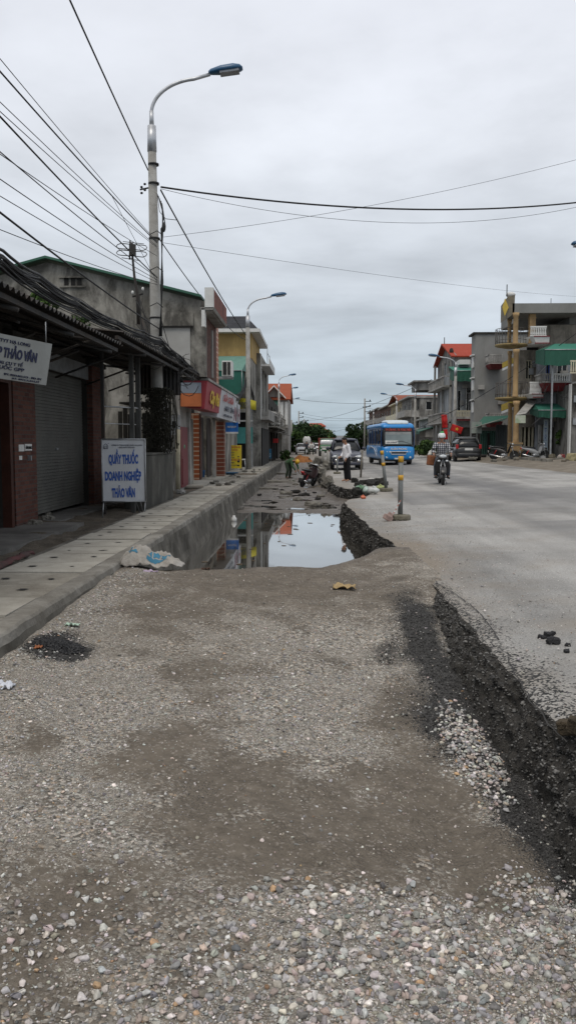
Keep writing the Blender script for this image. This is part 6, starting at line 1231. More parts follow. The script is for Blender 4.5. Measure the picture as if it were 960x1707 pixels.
m = MB(); m.tube([(-.5, -.03, .80), (-.44, -.05, .64), (.44, -.05, .64), (.5, -.03, .80), (-.5, -.03, .80)], .022, 6); gr_ = m.build('grille_rim', WHITE, U, **L0); m = MB(); m.bb(-.45, .45, -.035, .0, .68, .77); m.build('grille', BLACK, U, **L0)
for s in (-1, 1):
    m = MB(); m.loft([[(s*(.62+.17*a), -.01+.05*abs(a), .79+.075*b+.03*a*1) for a, b in [(math.cos(w)*k, math.sin(w)*k) for w in [q*math.pi/7 for q in range(14)]]] for k in (1, .9)]); hl = m.build('headlight', BLACK, U, **L0)
    for q in (-.1, .06): m = MB(); m.ball((s*(.64+q), -.02+.02*(q > 0), .79), (.05,.03,.05), 10, 6); m.build('lamp', HEADL, hl, **L0)
    m = MB(); m.lathe([(.07,-.02),(.07,.0)], (s*.72, .0, .45), 'y', 12); m.build('fog_lamp', HEADL, U, **L0)
    m = MB(); m.tube([(s*.98, .3, 2.1), (s*1.16, .1, 2.05), (s*1.2, .05, 1.85)], .02, 6); m.box((s*1.2, .05, 1.66), (.16, .08, .42)); m.build('mirror', BLACK, U, bevel=.02, **L0)
    for y in (1.2, 5.4): wheel(U, (s*.88, y, .36), .38, .24)
m = MB(); m.bb(-.26, .26, -.04, -.02, .34, .42); m.build('number_plate', PLATE, U, **L0); m = MB(); m.bb(-.85, .85, .1, 6.8, .2, .34); m.build('chassis', BLACK, U, **L0)
m = MB()
for y in (1.7, 2.9, 4.2, 5.5): m.bb(-1.03, -.985, y, y+.07, 1.25, 2.2); m.bb(.985, 1.03, y, y+.07, 1.25, 2.2)
m.bb(-1.04, -.9, .35, .5, 1.1, 2.3); m.bb(.9, 1.04, .35, .5, 1.1, 2.3); m.build('window_post', BPd, U, **L0)
m = MB(); m.tube([(-1.045, 1.9, .5), (-1.045, 3.2, 1.0), (-1.045, 4.6, 1.1), (-1.045, 5.5, .9)], .03, 5); m.tube([(-1.045, 1.9, .75), (-1.045, 2.6, 1.05)], .02, 5); m.build('side_stripe', flat('stripe_white', (.5,.55,.6), .5), U, **L0)
# ================================================================== MOPEDS
def moped(t, P=None, rider=False, seat=BLACK, L_=dict(world=False)):
    P = P or paint('moped_black', (.02,.02,.022)); r = .285
    def wh(y, nm):
        o = bpy.data.objects.new(nm, None); COL.objects.link(o); o.parent = t; OFF[o.name] = Vector((0,0,0))
        m = MB(); m.lathe([(r*.82, -.030), (r*.93, -.045), (r, -.022), (r*1.01, 0), (r, .022), (r*.93, .045), (r*.82, .030)], (0, y, r), 'x', 26); m.build('tyre', BLACK, o, **L0)
        m = MB(); pts = [(0, y+r*.80*math.cos(a), r+r*.80*math.sin(a)) for a in [q*math.pi/12 for q in range(25)]]; m.tube(pts, .016, 6)
        for q in range(14): a = q*2*math.pi/14; m.tube([(.02*(1 if q % 2 else -1), y, r), (0, y+r*.8*math.cos(a), r+r*.8*math.sin(a))], .004, 4)
        m.lathe([(.05, -.05), (.05, .05)], (0, y, r), 'x', 12); m.build('rim', GREYM, o, **L0)
    wh(-.62, 'front_wheel'); wh(.62, 'rear_wheel')
    m = MB()
    for s in (-1, 1): m.tube([(s*.075, -.62, r), (s*.075, -.55, .56), (s*.04, -.46, .80)], .019, 8)
    m.tube([(0, -.46, .66), (0, -.40, 1.0)], .024, 8); m.build('fork', GREYM, t, **L0)
    m = MB(); m.grid(12, 7, lambda u, v: (.075*math.sin((v-.5)*2.6)*1.2, -.62+(r+.05)*math.cos(R(25)+u*R(125))*-1*-1 if False else -.62+(r+.045+.012*math.cos((v-.5)*3))*math.cos(R(38)+u*R(125)), r+(r+.045+.012*math.cos((v-.5)*3))*math.sin(R(38)+u*R(125)))); o = m.build('front_mudguard', P, t, **L0); o.modifiers.new('s', 'SOLIDIFY').thickness = .006
    m = MB(); m.grid(12, 7, lambda u, v: (.085*math.sin((v-.5)*2.6)*1.1, .62+(r+.07)*math.cos(R(-12)+u*R(130)), r+(r+.06)*math.sin(R(-12)+u*R(130)))); o = m.build('rear_mudguard', BLACK, t, **L0); o.modifiers.new('s', 'SOLIDIFY').thickness = .008
    # leg shield, cowl
    m = MB(); m.grid(9, 9, lambda u, v: ((v-.5)*(.34+.16*math.sin(u*math.pi)), -.44+.13*u+.14*abs(v-.5)*2*(.4+u*.6)*.6, .88-.50*u)); o = m.build('leg_shield', P, t, **L0); o.modifiers.new('s', 'SOLIDIFY').thickness = .012
    m = MB(); m.loft([[(.17*k*math.cos(a), -.50+dy+.03*math.sin(a), z+.05*math.sin(a)*k) for a in [q*math.pi/6 for q in range(12)]] for k, dy, z in ((.35, -.04, .90), (.8, -.01, .90), (1, .06, .92), (.9, .14, .95), (.4, .2, .97))]); m.build('front_cowl', P, t, **L0)
    m = MB(); m.loft([[(.115*k*math.cos(a), -.56+dy, z+.055*math.sin(a)*k) for a in [q*math.pi/6 for q in range(12)]] for k, dy, z in ((.6, -.005, .955), (1, .01, .955), (1.05, .05, .96))]); m.build('headlight', HEADL, t, **L0)
    for s in (-1, 1): m = MB(); m.ball((s*.13, -.50, .80), (.05,.04,.035), 10, 6); m.build('indicator', HEADL, t, **L0)
    m = MB(); m.tube([(-.34, -.30, 1.00), (-.2, -.36, 1.0), (-.06, -.40, .985), (.06, -.40, .985), (.2, -.36, 1.0), (.34, -.30, 1.00)], .015, 8)
    for s in (-1, 1): m.tube([(s*.24, -.37, 1.01), (s*.36, -.36, .985)], .006, 5)
    hb = m.build('handlebar', GREYM, t, **L0)
    m = MB(); [m.tube([(s*.23, -.345, 1.0), (s*.35, -.295, 1.0)], .021, 8) for s in (-1, 1)]; m.build('grip', BLACK, hb, **L0)
    for s in (-1, 1): m = MB(); m.tube([(s*.22, -.36, 1.0), (s*.27, -.38, 1.12), (s*.30, -.37, 1.17)], .006, 5); m.ball((s*.31, -.37, 1.19), (.055, .016, .035), 12, 6); m.build('mirror', BLACK, t, **L0)
    m = MB(); m.loft([[(w*math.cos(a), y, z+h*math.sin(a)) for a in [q*math.pi/7 for q in range(14)]] for y, w, z, h in ((-.22, .05, .40, .08), (-.1, .09, .42, .12), (.08, .11, .50, .17), (.3, .13, .58, .16), (.55, .13, .64, .12), (.8, .09, .70, .08), (.9, .04, .72, .04))]); m.build('body_cover', P, t, **L0)
    m = MB(); m.loft([[(w*math.cos(a), y, z+h*math.sin(a)) for a in [q*math.pi/7 for q in range(14)]] for y, w, z, h in ((-.02, .06, .70, .03), (.1, .12, .735, .045), (.3, .145, .755, .05), (.55, .14, .78, .05), (.76, .12, .79, .045), (.84, .06, .79, .02))]); m.build('seat', seat, t, **L0)
    m = MB(); m.ball((0, .0, .30), (.10, .17, .12), 12, 8); m.lathe([(.09, -.13), (.10, .13)], (0, .08, .28), 'x', 14)
    for q in range(5): m.bb(-.07, .07, -.22+.03*q, -.205+.03*q, .24, .38)
    m.build('engine', GREYM, t, **L0)
    m = MB(); m.tube([(-.1, -.15, .24), (-.12, .1, .16), (-.14, .35, .2), (-.15, .85, .33)], [.016, .018, .045, .05], 10); m.build('exhaust', CHROME, t, **L0)
    for s in (-1, 1): m = MB(); m.tube([(s*.05, .02, .23), (s*.26, .02, .235)], .016, 6); m.build('footpeg', BLACK, t, **L0); m = MB(); m.tube([(s*.10, .62, r), (s*.11, .42, .60)], .022, 8); m.build('shock', REDL if not rider else GREYM, t, **L0)
    m = MB(); m.ball((0, .90, .69), (.10, .05, .05), 12, 6); m.build('tail_light', REDL, t, **L0); m = MB(); m.box((0, .96, .50), (.18, .008, .14), (R(-15), 0, 0)); m.build('number_plate', PLATE, t, **L0)
    m = MB(); m.tube([(.09, .1, .26), (.2, .16, .02)], .011, 5); m.build('side_stand', GREYM, t, **L0)
    m = MB(); m.tube([(-.12, .6, .80), (-.12, .93, .84), (.12, .93, .84), (.12, .6, .80)], .012, 6); m.build('grab_rail', GREYM, t, **L0)
# ================================================================== PEOPLE
SKIN = mat('skin', (.33,.18,.115), .6, (.28,.145,.09), scale=6, bump=.05); HAIR = mat('black_hair', (.012,.010,.009), .6, scale=30, bump=.5)
def seg(m, a, b, ra, rb, n=12, k=5):
    a, b = Vector(a), Vector(b); m.tube([a.lerp(b, i/(k-1)) for i in range(k)], [ra+(rb-ra)*i/(k-1) for i in range(k)], n); m.ball(a, ra, n, 8); m.ball(b, rb, n, 8)
def hand(m, w, d, side, sc=1.0, curl=.5):
    """palm, four unequal bent fingers and a thumb; w wrist, d pointing direction"""
    w = Vector(w); d = Vector(d).normalized(); s = d.cross(Vector((0, 0, 1))); s = s.normalized() if s.length > .1 else Vector((1, 0, 0)); dn = s.cross(d).normalized()
    if dn.z > 0: dn = -dn
    p = w+d*.045*sc; m.ball(w+d*.05*sc, (.038*sc, .038*sc, .026*sc), 10, 6); seg(m, w, w+d*.085*sc, .026*sc, .034*sc, 8, 3)
    for i, ln in enumerate((.068, .078, .072, .055)):
        o = w+d*.09*sc+s*(i-1.5)*.019*sc; k1 = o+(d*math.cos(curl)+dn*math.sin(curl))*ln*.5*sc; k2 = k1+(d*math.cos(curl*2.4)+dn*math.sin(curl*2.4))*ln*.55*sc; seg(m, o, k1, .0095*sc, .009*sc, 6, 2); seg(m, k1, k2, .009*sc, .0075*sc, 6, 2)
    o = w+d*.03*sc-s*side*.03*sc; k1 = o+(d*.6-s*side*.7+dn*.3).normalized()*.035*sc; seg(m, o, k1, .012*sc, .010*sc, 6, 2); seg(m, k1, k1+(d+dn*.5).normalized()*.03*sc, .010*sc, .0085*sc, 6, 2)
def person(lab, loc, rz, J, top, bottom, hair=True, group=None, face=(0, -1, 0), shoes=None, sleeve=1.0, vox=.011, shirt_len=.0):
    """J: joints in local metres; face looks along `face`. One continuous skin body; clothes, hair and shoes are children"""
    t = thing('person', lab, 'person', loc, rz, group); V = {k: Vector(v) for k, v in J.items()}; m = MB()
    f = Vector(face).normalized(); up = (V['head']-V['neck']).normalized(); sd_ = f.cross(up).normalized(); f2 = up.cross(sd_).normalized()
    HM = Matrix((sd_, f2, up)).transposed(); H = V['head']
    def hp(x, y, z): return H+HM @ Vector((x, y, z))
    def hb(c, r): 
        b0 = len(m.v); m.ball((0,0,0), r, 14, 10); m.v[b0:] = [tuple(hp(*c)+HM @ Vector(q)) for q in m.v[b0:]]
    hb((0, -.01, .02), (.075, .094, .105)); hb((0, .022, -.045), (.056, .066, .066)); hb((0, .088, -.012), (.013, .020, .024)); hb((0, .075, -.082), (.028, .022, .018)); hb((0, .080, -.052), (.024, .014, .008))
    for s in (-1, 1): hb((s*.077, -.005, -.005), (.010, .022, .032)); hb((s*.033, .074, .022), (.022, .012, .010))
    seg(m, V['neck']-up*.02, H-up*.06, .058, .052); ch, pe = V['chest'], V['pelvis']
    for s in 'LR':
        sh, el, wr = V['sh'+s], V['el'+s], V['wr'+s]; hi, kn, an = V['hi'+s], V['kn'+s], V['an'+s]
        seg(m, V['neck']-up*.03, sh, .05, .052); seg(m, ch, sh, .10, .055); seg(m, sh, el, .050, .038); seg(m, el, wr, .038, .026); hand(m, wr, V.get('hd'+s, (wr-el)), 1 if s == 'L' else -1)
        seg(m, pe, hi, .10, .088); seg(m, hi, kn, .082, .055); seg(m, kn, an, .052, .036); toe = V['to'+s]; seg(m, an, toe, .036, .028); seg(m, an, an+(an-toe).normalized()*.05+Vector((0,0,-.03)), .034, .028)
    seg(m, pe, ch, .115, .13); b = remesh('body', m, SKIN, t, .0075, 2)
    # shirt
    m = MB(); seg(m, pe+(ch-pe)*-.06*(1+shirt_len*6), ch, .148, .155); seg(m, ch, V['neck']-up*.05, .145, .075)
    for s in 'LR':
        sh, el, wr = V['sh'+s], V['el'+s], V['wr'+s]; seg(m, ch+(sh-ch)*.2, sh, .115, .075); seg(m, sh, sh.lerp(el, min(1, sleeve)), .075, .060)
        if sleeve > 1: seg(m, el, el.lerp(wr, sleeve-1), .060, .046)
    remesh('shirt', m, top, t, vox, 4, rough=.012)
    m = MB(); seg(m, pe-(ch-pe)*.02, pe+(ch-pe)*.28, .140, .138)
    for s in 'LR': seg(m, pe, V['hi'+s], .12, .108); seg(m, V['hi'+s], V['kn'+s], .106, .080); seg(m, V['kn'+s], V['kn'+s].lerp(V['an'+s], .90), .080, .070)
    remesh('trousers', m, bottom, t, vox, 4, rough=.010)
    if hair:
        m = MB(); b0 = 0
        for c, r in (((0, -.022, .042), (.084, .096, .092)), ((0, -.06, -.01), (.074, .055, .075)), ((0, .05, .095), (.055, .035, .03))):
            b0 = len(m.v); m.ball((0,0,0), r, 14, 10); m.v[b0:] = [tuple(hp(*c)+HM @ Vector(q)) for q in m.v[b0:]]
        remesh('hair', m, HAIR, t, .009, 2, rough=.006)
    m = MB(); 
    for s in (-1, 1): m.ball(hp(s*.033, .082, .012), .011, 8, 6)
    m.build('eyes', BLACK, t, **L0)
    if shoes:
        for s in 'LR':
            an, toe = V['an'+s], V['to'+s]; m = MB(); seg(m, an+Vector((0,0,-.035)), toe+(toe-an).normalized()*.03, .044, .038); m.box(((an+toe)/2+Vector((0,0,-.055))), (.08, .08, .02)); remesh('shoe', m, shoes, t, .01, 2)
    t['_h'] = 0; del t['_h']; return t, hp, HM
def plaid():
    m = bpy.data.materials.new('plaid_shirt'); m.use_nodes = True; N = m.node_tree.nodes; L = m.node_tree.links; tc = nd(N, 'ShaderNodeTexCoord'); s = nd(N, 'ShaderNodeSeparateXYZ'); L.new(tc.outputs['Object'], s.inputs[0]); outs = []
    for i in (0, 2):
        mu = nd(N, 'ShaderNodeMath', operation='MULTIPLY', i_1=15.0); L.new(s.outputs[i], mu.inputs[0]); fr = nd(N, 'ShaderNodeMath', operation='FRACT'); L.new(mu.outputs[0], fr.inputs[0]); g = nd(N, 'ShaderNodeMath', operation='GREATER_THAN', i_1=.5); L.new(fr.outputs[0], g.inputs[0]); outs.append(g)
    a = nd(N, 'ShaderNodeMath', operation='ADD'); L.new(outs[0].outputs[0], a.inputs[0]); L.new(outs[1].outputs[0], a.inputs[1]); h = nd(N, 'ShaderNodeMath', operation='MULTIPLY', i_1=.5); L.new(a.outputs[0], h.inputs[0])
    r = ramp(nd(N, 'ShaderNodeValToRGB'), [(0, (.02,.022,.03)), (.5, (.12,.125,.15)), (1, (.5,.5,.5))]); L.new(h.outputs[0], r.inputs[0]); L.new(r.outputs[0], N['Principled BSDF'].inputs['Base Color']); N['Principled BSDF'].inputs['Roughness'].default_value = .9; return m
# man in white shirt, seen from the side, looking down into the trench
mz_ = at(578, 803, 31.8)
J = dict(pelvis=(0,.0,.93), chest=(0,-.03,1.27), neck=(0,-.05,1.44), head=(0,-.105,1.575), shL=(-.17,-.03,1.38), shR=(.17,-.03,1.38), elL=(-.20,-.06,1.10), elR=(.21,.03,1.09), wrL=(-.13,-.20,.95), wrR=(.16,-.10,.90), hdL=(.3,-1,-.2), hdR=(0,-.5,-1),
         hiL=(-.09,0,.90), hiR=(.09,0,.90), knL=(-.10,-.02,.48), knR=(.10,.02,.48), anL=(-.10,.02,.085), anR=(.10,.07,.085), toL=(-.11,-.14,.035), toR=(.11,-.09,.035))
person('man in a white shirt and black trousers standing sideways at the trench edge', (mz_.x, 31.8, .015), R(-68), J, mat('white_shirt', (.74,.74,.77), .85, (.66,.66,.69), scale=5), mat('black_cloth', (.012,.012,.014), .9), face=(0,-1,-.35), sleeve=1.8, shirt_len=.3)
# moped rider
rp = gz(738, 808, .1); RX, RY = rp.x, rp.y+.35
Mo = thing('moped', 'black moped with a bright headlight ridden along the road towards us', 'moped', (RX, RY, .10), R(-4)); moped(Mo, rider=True)
J = dict(pelvis=(0,.24,.90), chest=(0,.16,1.24), neck=(0,.13,1.42), head=(0,.10,1.565), shL=(-.19,.14,1.36), shR=(.19,.14,1.36), elL=(-.30,.0,1.13), elR=(.30,.0,1.13), wrL=(-.29,-.24,1.04), wrR=(.29,-.24,1.04), hdL=(.1,-1,-.25), hdR=(-.1,-1,-.25),
         hiL=(-.10,.20,.85), hiR=(.10,.20,.85), knL=(-.20,-.20,.66), knR=(.21,-.18,.66), anL=(-.19,.0,.30), anR=(.22,.03,.29), toL=(-.19,-.16,.25), toR=(.24,-.12,.23))
DENIM = mat('grey_denim', (.075,.085,.10), .9, (.05,.055,.068), scale=6)
rd, hp, HM = person('moped rider in a checked shirt, grey trousers and white helmet facing us', (RX, RY, .10), R(-4), J, plaid(), DENIM, hair=False, sleeve=1.75, shoes=flat('dark_shoe', (.03,.028,.026), .7))
m = MB(); c = hp(0, -.01, .045); m.lathe([(.125, -.045), (.13, -.02), (.130, .02), (.118, .07), (.085, .115), (.03, .137), (.001, .139)], tuple(c), 'z', 20); hm = m.build('helmet', flat('helmet_white', (.62,.64,.64), .3), rd, **L0); hm['label'] = 'white half helmet with a green top'
m = MB(); m.lathe([(.075, .125), (.06, .150), (.02, .165), (.001, .166)], tuple(c), 'z', 14); m.ball(tuple(c+Vector((.03, 0, .15))), (.05,.03,.03)); m.build('helmet_top', flat('helmet_green', (.02,.32,.06), .5), hm, **L0)
m = MB(); m.slab(tuple(hp(-.09, .10, .03)), tuple(hp(.09, .10, .03)), tuple(hp(.10, .075, .06)), tuple(hp(-.10, .075, .06)), .008); m.build('peak', BLACK, hm, **L0)
m = MB(); Mx = Matrix.Translation((RX, RY, .1)) @ Matrix.Rotation(R(-4), 4, 'Z')
def place(mb): return mb.xf(Mx)
bg_ = thing('parcel_bag', 'orange brown bag tied to the side of the ridden moped', 'bag', tuple(Mx @ Vector((-.30, .42, .85)))); m = MB(); m.box(tuple(Mx @ Vector((-.32, .42, .80))), (.26, .34, .34), (0, .1, 0)); b = remesh('sack', m, mat('orange_brown_bag', (.26,.10,.045), .8, (.2,.08,.04), scale=6), bg_, .025, 6, world=True, rough=.03)
m = MB(); m.ball(tuple(Mx @ Vector((-.28, .46, 1.06))), (.14, .12, .10)); m.ball(tuple(Mx @ Vector((-.38, .38, 1.0))), (.07, .08, .06)); remesh('white_bundle', m, flat('bundle_white', (.5,.5,.46), .8), bg_, .02, 3, world=True, rough=.02)
# parked mopeds
tz = gz(512, 812, -.44)
Mt = thing('moped', 'dark moped with a red side panel parked askew down in the trench', 'moped', (tz.x, tz.y+.7, -.45), R(158)); moped(Mt, paint('moped_dark_red', (.025,.012,.014))); Mt.rotation_euler = (0, R(-12), R(158))
m = MB(); m.ball((0, .74, .62), (.105, .12, .09)); m.build('red_panel', flat('faded_red', (.22,.025,.03), .5), Mt, **L0)
for px, rz_, lb, c_ in ((840, 62, 'dark moped parked by the rear yellow column', None), (892, 95, 'pale grey moped parked beside the front yellow column', (.34,.35,.36))):
    q = at(px, 756, 51); t = thing('moped', lb, 'moped', (q.x, 51.0, .47), R(rz_)); moped(t, paint('moped_pale', c_) if c_ else None)
# worker bending in the trench
wz = gz(482, 797, -.44)
J = dict(pelvis=(0,.12,.84), chest=(0,-.22,.98), neck=(0,-.40,.98), head=(0,-.53,.93), shL=(-.18,-.30,.96), shR=(.18,-.30,.96), elL=(-.22,-.40,.68), elR=(.22,-.42,.68), wrL=(-.1,-.52,.46), wrR=(.12,-.55,.50), hdL=(0,-.3,-1), hdR=(0,-.3,-1),
         hiL=(-.10,.10,.82), hiR=(.10,.10,.82), knL=(-.14,-.02,.46), knR=(.14,.0,.46), anL=(-.15,.08,.08), anR=(.15,.10,.08), toL=(-.17,-.08,.03), toR=(.17,-.06,.03))
wk, hp, HM = person('worker in green overalls and a yellow hard hat bent over in the trench', (wz.x, wz.y, -.45), R(52), J, flat('work_green', (.04,.09,.04), .9), flat('work_dark', (.025,.04,.025), .9), hair=False, face=(0,-.5,-1), sleeve=1.9, shoes=BLACK)
m = MB(); c = hp(0, -.01, .05); b0 = len(m.v); m.lathe([(.16, -.03), (.125, -.02), (.12, .04), (.085, .095), (.03, .118), (.001, .12)], (0,0,0), 'z', 18); m.v = [tuple(c+HM @ Vector(q)) for q in m.v]; m.build('hard_hat', flat('hat_yellow', (.6,.36,.02), .5), wk, **L0)
m = MB(); q = Vector((wz.x, wz.y, -.45)); Mz = Matrix.Translation(q) @ Matrix.Rotation(R(52), 4, 'Z'); m.tube([Mz @ Vector((.1,-.1,.9)), Mz @ Vector((-.02,-1.0,.02))], .018, 6); sh_ = thing('shovel', 'long handled tool held by the bending worker', 'tool', tuple(Mz @ Vector((0,-.9,.05)))); m.build('handle', WBROWN, sh_); m = MB(); m.box(tuple(Mz @ Vector((-.03,-1.08,.03))), (.2, .26, .02), (.1, .1, R(52))); m.build('blade', GREYM, sh_)
# two far people with white loads by the silver car
for px, d, lb in ((511, 100, 'distant motorbike rider with a pair of white bundles'), (519, 98, 'distant person in pale clothes on the road beside the bundles')):
    pp = at(px, 756, d).x
    J2 = dict(pelvis=(0,.2,.9), chest=(0,.15,1.24), neck=(0,.13,1.42), head=(0,.10,1.56), shL=(-.19,.14,1.36), shR=(.19,.14,1.36), elL=(-.28,.0,1.13), elR=(.28,.0,1.13), wrL=(-.27,-.24,1.04), wrR=(.27,-.24,1.04), hiL=(-.10,.20,.85), hiR=(.10,.20,.85), knL=(-.20,-.1,.60), knR=(.21,-.1,.60), anL=(-.19,.1,.1), anR=(.22,.1,.1), toL=(-.19,-.06,.04), toR=(.24,-.06,.04))
    person(lb, (pp, d, .0), 0, J2, WHITE if px == 519 else flat('dark_jacket', (.04,.045,.06), .9), flat('work_dark', (.025,.04,.025), .9), sleeve=1.8, vox=.02)
m = MB(); m.ball((at(509,740,100.6).x, 100.6, 1.75), (.35,.3,.55)); m.ball((at(514,740,100.6).x, 100.6, 1.8), (.3,.3,.5)); b2 = thing('white_bundles', 'pair of white bundles stacked behind the distant motorbike rider', 'bundles', (at(511,740,100.6).x, 100.6, 1.2)); remesh('bundle', m, WHITE, b2, .06, 2, world=True, rough=.06)
# ================================================================== BOLLARDS AND DEBRIS
BANDY = flat('band_yellow', (.55,.30,.02), .5); PIPEG = mat('grey_pipe', (.20,.215,.215), .5, (.15,.16,.16), scale=6, dirt=.4, dirtcol=(.10,.09,.075), bump=.05); CBASE = mat('mossy_concrete', (.17,.155,.12), .95, (.09,.085,.06), scale=8, bump=.7)
def bollard(px, pyb, pyt, lab, tilt=(0, 0), r=.048, bands=True, base=.2, mt=None, z=0, group=None, fn=None):
    p = gz(px, pyb, z); z0 = roadz(p.x) if z == 0 else z; h = (pyb-pyt)*p.y/1380; t = thing('bollard', lab, 'bollard', (p.x, p.y, z0), 0, group); M = Euler((R(tilt[0]), R(tilt[1]), 0)).to_matrix()
    m = MB(); m.tube([M @ Vector((0,0,.03)), M @ Vector((0,0,h))], r, 18); m.build('pipe', mt or PIPEG, t, **L0)
    if bands:
        for a, b_ in ((h-.115, h+.004), (h-.46, h-.36)):
            m = MB(); m.tube([M @ Vector((0,0,a)), M @ Vector((0,0,b_))], r+.004, 18); m.build('yellow_band', BANDY, t, **L0)
    if base: m = MB(); m.lathe([(base*.98, 0), (base*1.02, .03), (base*.98, .085), (base*.9, .10), (.02, .105)], (0,0,.0), 'z', 20); remesh('base', m, CBASE, t, .014, 2, rough=.02)
    return t, p
B1, pb1 = bollard(667, 868, 762, 'nearest grey pipe bollard with two yellow bands in a round mossy concrete base', (0, 0))
bollard(644, 821, 753, 'leaning grey pipe bollard with yellow bands beside the rubbish bags', (0, -7), r=.05)
bollard(601, 798, 752, 'leaning grey stake with a pale strip right behind the man in white', (0, 3), .04, False, 0, mat('stake', (.17,.155,.13), .9, scale=5))
bollard(562, 790, 757, 'bare grey pipe post on a disc base in front of the slate blue car', (0, 0), .045, False, .18)
for k, (px, pyb, pyt) in enumerate(((549, 784, 753), (545, 783, 751), (540, 779, 752), (536, 775, 752))): bollard(px, pyb, pyt, ['post nearest the car in the far row of pale posts', 'second post of the far row of pale posts', 'third post of the far row of pale posts', 'last leftmost post of the far row of pale posts'][k], (0, (-3, 2, -2, 3)[k]), .07, False, 0, POLEC)
# tape and pink block tied to the near bollard
TS = thing('warning_tape', 'red and white tape hanging from the nearest bollard to a pale pink block', 'tape', (pb1.x-.2, pb1.y, .1)); q = Vector((pb1.x, pb1.y-.05, .40)); m = MB()
pts = [q, q+Vector((-.07, -.03, -.13)), q+Vector((-.14, -.05, -.22)), q+Vector((-.19, -.08, -.31))]
m.mi = 0
for i in range(9):
    a = pts[0].lerp(pts[-1], i/9); b_ = pts[0].lerp(pts[-1], (i+1)/9); sg = .02*math.sin(i/9*math.pi); m.mi = i % 2; m.add([a+Vector((-.014,0,-sg)), a+Vector((.014,.01,-sg)), b_+Vector((.014,.01,-sg)), b_+Vector((-.014,0,-sg))], [(0,1,2,3)])
o = m.build('tape_strip', [flat('tape_pink', (.42,.20,.17), .6), WHITE], TS); o.modifiers.new('s', 'SOLIDIFY').thickness = .003
m = MB(); m.box(tuple(q+Vector((-.25, -.1, -.335))), (.17, .12, .10), (.1, .5, .3)); m.box(tuple(q+Vector((-.21, -.1, -.28))), (.09, .09, .10), (.1, .6, .3)); m.tube([q+Vector((.0, -.0, .0)), q+Vector((.05,-.0,.02)), q+Vector((.05,.1,.0)), q+Vector((-.05,.1,.0)), q+Vector((-.05,0,0))], .01, 5); remesh('pink_block', m, mat('pink_block', (.38,.27,.24), .9, scale=9), TS, .012, 2, world=True, rough=.015)
def chunk(nm, lab, cat, c, s, mt, seed, group=None, rot=0, flatk=1, vox=None):
    r = random.Random(seed); t = MB(); v = []
    c = Vector(c)
    n = 5
    for k in range(n): t.box(c+Vector((r.uniform(-.3,.3)*s[0], r.uniform(-.3,.3)*s[1], r.uniform(-.1,.25)*s[2])), (s[0]*r.uniform(.5,.8), s[1]*r.uniform(.5,.8), s[2]*r.uniform(.6,1)), (r.uniform(-.3,.3)*flatk, r.uniform(-.3,.3)*flatk, rot+r.uniform(-.6,.6)))
    o = remesh(nm, t, mt, None, vox or max(s)/20, 0, rough=max(s)*.05, seed=seed, facet=True); return tag(o, lab, cat, group)
# sack at the kerb
SACKM = mat('woven_sack', (.40,.38,.35), .8, (.28,.26,.235), scale=9, dirt=.6, dirtcol=(.18,.15,.11), bump=.5, bscale=60)
sc_ = gz(248, 948, -.0); SK = thing('woven_sack', 'crumpled white woven sack with blue print lying at the kerb', 'sack', tuple(sc_)); SX, SY = sc_.x, sc_.y+.12
def sackpt(u, v):     # u along, v across: pillow with creases
    x = (u-.5)*.80; e = 1-abs(2*u-1)**2.6; y = (v-.5)*.46*(.45+.55*e); h = .20*e*(1-abs(2*v-1)**2.2)*(.75+.35*math.sin(u*5+1))
    cr = mnoise.ridged_multi_fractal(Vector((x*5, y*7, 3)), 1, 2, 4, 1, 2)*.045+.03*mnoise.noise(Vector((x*9, y*12, 1)))+.02*abs(mnoise.noise(Vector((x*22, y*17, 5))))
    return (SX+x+.02*mnoise.noise(Vector((x*9, y*9, 7))), SY+y+x*.12, .0+h+cr*(.3+e))
m = MB(); m.grid(70, 44, sackpt); o = m.build('cloth', SACKM, SK); o.modifiers.new('s', 'SOLIDIFY').thickness = .006
pm = MB()
BLP = flat('print_blue', (.035,.17,.27), .7)
def pr(u0, u1, v0, v1):
    pm.grid(10, 6, lambda a, b_: tuple(Vector(sackpt(u0+(u1-u0)*a, v0+(v1-v0)*b_))+Vector((0, -.003, .004))))
for u0, u1, v0, v1 in ((.48, .78, .12, .17), (.48, .56, .20, .34), (.58, .66, .20, .34), (.68, .76, .20, .34), (.50, .80, .37, .41), (.22, .34, .18, .26), (.20, .26, .30, .38)): pr(u0, u1, v0, v1)
pm.build('print', BLP, SK)
def rag(nm, lab, cat, px, py, w, d, h, mt, seed, z=None, rz=0, thick=.004):
    p = gz(px, py, -.05 if z is None else z); g = gz_field(p.x, p.y) if z is None else z
    if z is None: p = gz(px, py, g)
    def f(u, v):
        x, y = (u-.5)*w, (v-.5)*d; k = mnoise.noise(Vector((u*3, v*3, seed)))
        a = math.cos(rz)*x-math.sin(rz)*y; b = math.sin(rz)*x+math.cos(rz)*y; ed = 1+.25*mnoise.noise(Vector((math.atan2(v-.5, u-.5)*1.3, seed, 2)))
        return (p.x+a*ed, p.y+b*ed, g+.012+h*abs(k+.4*math.sin(u*8+seed)*math.cos(v*6))*(1))
    m = MB(); m.grid(16, 14, f); o = m.build(nm, mt); o.modifiers.new('s', 'SOLIDIFY').thickness = thick; return tag(o, lab, cat)
rag('plastic_wrapper', 'scrap of pale purple plastic in front of the woven sack', 'litter', 250, 955, .18, .06, .03, flat('pale_purple', (.38,.30,.40), .4), 3)
rag('cardboard_scrap', 'torn tan cardboard scrap lying on the brown soil', 'cardboard', 574, 981, .24, .22, .06, mat('cardboard', (.36,.26,.13), .9, (.28,.2,.1), scale=8), 8)
